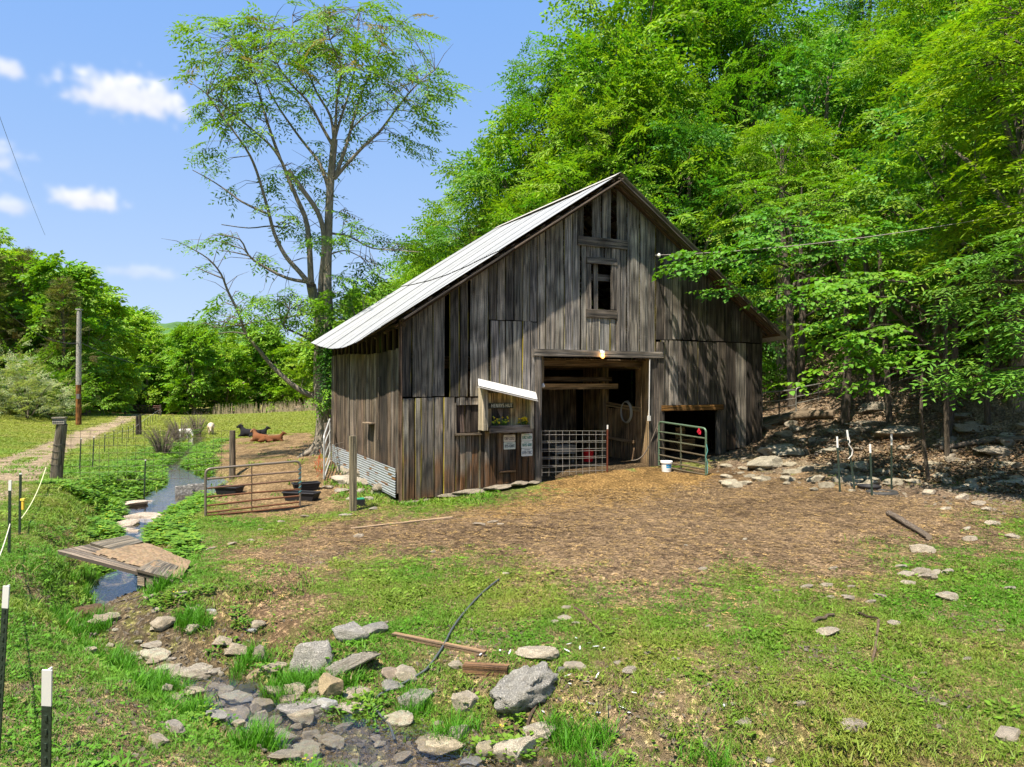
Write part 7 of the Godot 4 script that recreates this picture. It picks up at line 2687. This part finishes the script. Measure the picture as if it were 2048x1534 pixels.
func build_goats() -> void:
	var black := func(_p: Vector3) -> Color: return Color(.018, .018, .02)
	var rust := func(p: Vector3) -> Color: return Color(.2, .075, .03).lerp(Color(.28, .14, .07), clampf(p.x, 0, 1))
	var rust2 := func(_p: Vector3) -> Color: return Color(.17, .07, .03)
	var cream := func(p: Vector3) -> Color: return Color(.72, .58, .44) if p.y > .35 else Color(.6, .48, .36)
	goat("black goat lying stretched out with raised head in the dirt", gp(500, 874), 2.9, 1.1, false, black, Color(.02, .02, .02))
	goat("second black goat lying behind the brown one", gp(513, 872) + Vector3(0, 0, -.4), 0.3, .85, false, black, Color(.02, .02, .02))
	goat("rust brown goat lying in front of the black goats", gp(522, 884), 2.6, 1.0, false, rust, Color(.4, .25, .14))
	goat("small brown goat lying curled to the right of the others", gp(549, 883), 0.1, .75, false, rust2, Color(.2, .08, .03))
	goat("cream goat standing head on at the edge of the grass", gp(422, 870), -1.2, 1.05, true, cream, Color(.5, .38, .28))
	goat("white goat grazing among the weeds along the creek", gp(371, 880), -0.4, .9, true, func(_p: Vector3) -> Color: return Color(.75, .74, .7), Color(.7, .68, .64))

func build_shrubs() -> void:
	# bare brushy shrubs along the upper creek
	var r := RandomNumberGenerator.new()
	r.seed = 15
	for s in [[325, 912, 1.3, "brushy grey shrub with bare twigs at the head of the pond"], [360, 886, 1.6, "brushy grey shrub with bare twigs beside the white goat"], [395, 868, 1.5, "farthest brushy grey shrub with bare twigs along the creek"]]:
		var g := gp(s[0], s[1])
		var o := thing("brush_shrub", s[3], "shrub", g)
		var m := MB.new()
		for i in 90:
			var an := r.randf() * TAU
			var e: Vector3 = Vector3(cos(an), 0, sin(an)) * s[2] * r.randf_range(.2, .75) + Vector3(0, s[2] * r.randf_range(.5, 1.0), 0)
			m.tube([Vector3(cos(an) * .1, -.05, sin(an) * .1), e * .55 + Vector3(0, .1, 0), e], [.014, .01, .004], 3, vary(Color(.36, .29, .24), .2), false)
		part(o, "twigs", m.commit(), mats.bark)
		var cr := Crown.new()
		for i in 26:
			var an := r.randf() * TAU
			cr.add(twigs.fine[r.randi() % 4], aim(Vector3(cos(an) * s[2] * .4, s[2] * r.randf_range(.05, .4), sin(an) * s[2] * .4), Vector3(cos(an), .6, sin(an)), 0.0, .4), Color(.09, .19, .03) * r.randf_range(.8, 1.2))
		part(o, "leaves", cr.commit(), mats.leaf)
	# tall dry stalks along the far edge of the pasture, and a distant wooded hill
	var st := MB.new()
	for i in 420:
		var u := r.randf_range(430, 640)
		var g := on_ground((u - 1024.0) / F * 80.0, 80.0 + r.randf_range(-1.5, 1.5))
		st.tube([g, g + Vector3(r.randf_range(-.25, .25), r.randf_range(.6, 1.5), 0)], [.02, .008], 3, vary(Color(.45, .38, .25), .2), false)
	var o2 := single("dry_stalks", st.commit(), mats.straw, "pale dry weed stalks along the far edge of the pasture", "weeds")
	o2.set_meta("kind", "stuff")
	var hm := MB.new()
	hm.smooth = true
	var hx := -285.0
	var hd := 620.0
	var N := 60
	var hgt := func(x: float, z: float) -> float:
		return 62.0 * exp(-pow((x - hx) / 130.0, 2) - pow((z - hd) / 120.0, 2)) - 6.0 + n_mid.get_noise_2d(x * .9, z * .9) * 4.0
	for j in N:
		for i in N:
			var q := []
			for k in [[0, 0], [1, 0], [1, 1], [0, 1]]:
				var x: float = hx - 320.0 + (i + k[0]) * 640.0 / N
				var z: float = hd - 150.0 + (j + k[1]) * 300.0 / N
				q.append(Vector3(x, hgt.call(x, z), -z))
			var c := vary(Color(.06, .13, .04), .15)
			hm.quad(q[0], q[1], q[2], q[3], c)
	hm.smooth = false
	setting("hill", hm.commit(), mats.plain)

func build_things() -> void:
	build_kiosk()
	build_fittings()
	build_fences()
	build_ground_things()
	build_goats()
	build_shrubs()

func ordinal(n: int) -> String:
	var t := n % 100
	return "%d%s" % [n, "th" if t > 10 and t < 14 else ["th", "st", "nd", "rd", "th", "th", "th", "th", "th", "th"][n % 10]]

# things that share a label are told apart by their order from the left in the photograph
func number_labels() -> void:
	var by := {}
	for o in get_children():
		if o.has_meta("label") and not o.has_meta("kind"):
			var l: String = o.get_meta("label")
			if not by.has(l):
				by[l] = []
			by[l].append(o)
	for l in by:
		var a: Array = by[l]
		if a.size() < 2:
			continue
		a.sort_custom(func(p: Node3D, q: Node3D) -> bool: return p.position.x / maxf(-p.position.z, .5) < q.position.x / maxf(-q.position.z, .5))
		for i in a.size():
			a[i].set_meta("label", l + (", leftmost" if i == 0 else (", rightmost" if i == a.size() - 1 else ", %s from left" % ordinal(i + 1))))
	for o in get_children():
		if o.has_meta("label") and not o.has_meta("kind"):
			o.set_meta("kind", "thing")

# ---------------------------------------------------------------- sky
func make_sky() -> ImageTexture:
	var w := 1536
	var h := 768
	var fn := FastNoiseLite.new()
	fn.seed = 3
	fn.frequency = 1.0
	fn.fractal_octaves = 4
	# clouds: azimuth (degrees, 0 straight ahead, + right), elevation, half widths, strength
	var clouds := []
	for c in [[263, 200, 135, 52, 1.0], [175, 402, 74, 27, 1.0], [18, 138, 30, 24, .9], [25, 415, 40, 20, .7], [280, 545, 72, 18, .38], [-160, 300, 160, 60, 1.0]]:
		clouds.append([rad_to_deg(atan((c[0] - 1024.0) / F)), rad_to_deg(atan((767.0 - c[1]) / F * cos(atan((c[0] - 1024.0) / F)))), rad_to_deg(c[2] / F) * 0.85, rad_to_deg(c[3] / F) * 0.95, c[4]])
	var rr := RandomNumberGenerator.new()
	rr.seed = 12
	for i in 15:
		clouds.append([rr.randf_range(48, 312), rr.randf_range(10, 48), rr.randf_range(3, 8), rr.randf_range(1.2, 3.0), rr.randf_range(.5, 1)])
	var data := PackedFloat32Array()
	data.resize(w * h * 3)
	var top := Color(.115, .255, .55)
	var low := Color(.40, .50, .63)
	for j in h:
		var el := 90.0 - (j + 0.5) / h * 180.0
		var k := pow(1.0 - clampf(sin(deg_to_rad(maxf(el, 0))), 0, 1), 3.3)
		var base := top.lerp(low, k)
		for i in w:
			var o := (j * w + i) * 3
			data[o] = base.r; data[o + 1] = base.g; data[o + 2] = base.b
	for c in clouds:
		# the panorama's first column looks along -z
		var j0 := int((90.0 - (c[1] + c[3] * 2.2)) / 180.0 * h)
		var j1 := int((90.0 - (c[1] - c[3] * 2.2)) / 180.0 * h)
		var span: float = c[2] * 1.9 / maxf(cos(deg_to_rad(c[1])), 0.3)
		var i0 := int((c[0] - span) / 360.0 * w)
		var i1 := int((c[0] + span) / 360.0 * w)
		for j in range(maxi(j0, 0), mini(j1, h / 2)):
			var el := 90.0 - (j + 0.5) / h * 180.0
			for i in range(i0, i1):
				var az := (i + 0.5) / w * 360.0
				var x: float = (az - c[0]) * cos(deg_to_rad(el)) / c[2]
				var y: float = (el - c[1]) / c[3]
				var f := fn.get_noise_2d(az * 0.55, el * 0.8) * 0.55 + fn.get_noise_2d(az * 1.7 + 40.0, el * 2.2) * 0.28
				var yy := y * (1.0 if y > 0 else 1.45)
				var a := clampf((1.0 - sqrt(x * x + yy * yy) + f * 0.75) * 1.7, 0, 1)
				a = a * a * (3 - 2 * a) * c[4]
				if a <= 0.0:
					continue
				var lit := clampf(0.55 + y * 0.45 + f * 0.6, 0.0, 1.0)
				var cc := Color(.40, .43, .52).lerp(Color(.66, .66, .67), lit)
				var o := (j * w + posmod(i, w)) * 3
				data[o] = lerpf(data[o], cc.r, a * 0.95)
				data[o + 1] = lerpf(data[o + 1], cc.g, a * 0.95)
				data[o + 2] = lerpf(data[o + 2], cc.b, a * 0.95)
	return ImageTexture.create_from_image(Image.create_from_data(w, h, false, Image.FORMAT_RGBF, data.to_byte_array()))

func _ready() -> void:
	seed(1)
	rng.seed = 42
	n_lo.seed = 2; n_lo.frequency = 0.02; n_lo.fractal_octaves = 3
	n_mid.seed = 5; n_mid.frequency = 0.1; n_mid.fractal_octaves = 3
	n_hi.seed = 8; n_hi.frequency = 0.25; n_hi.fractal_octaves = 3
	var cam := Camera3D.new()
	cam.name = "camera"
	cam.fov = 2.0 * rad_to_deg(atan(767.0 / F))
	cam.near = 0.1
	cam.far = 3000.0
	add_child(cam)
	cam.position = Vector3(0, EYE, 0)
	cam.current = true
	var env := Environment.new()
	env.background_mode = Environment.BG_SKY
	var sky := Sky.new()
	var sm := PanoramaSkyMaterial.new()
	sm.panorama = make_sky()
	sm.energy_multiplier = 1.0
	sky.sky_material = sm
	env.sky = sky
	env.background_energy_multiplier = 0.63
	env.tonemap_mode = Environment.TONE_MAPPER_LINEAR
	env.tonemap_exposure = 2.7
	env.sdfgi_enabled = true
	env.ssao_enabled = true
	env.ssil_enabled = true
	var we := WorldEnvironment.new()
	we.name = "world_environment"
	we.environment = env
	add_child(we)
	var sun := DirectionalLight3D.new()
	sun.name = "sun"
	sun.light_color = Color(1.0, 0.955, 0.88)
	sun.light_energy = 1.3
	sun.light_angular_distance = 0.6
	sun.shadow_enabled = true
	add_child(sun)
	var to_sun := Vector3(-0.5, 2.1, 0.82)
	sun.look_at_from_position(to_sun * 10.0, Vector3.ZERO, Vector3.UP)
	make_materials()
	solve_levels()
	make_zones()
	build_ground()
	build_water()
	build_barn()
	make_twigs()
	make_trees()
	build_forest()
	build_walnut()
	build_things()
	build_grass()
	number_labels()
	for k in trees:
		trees[k].free()
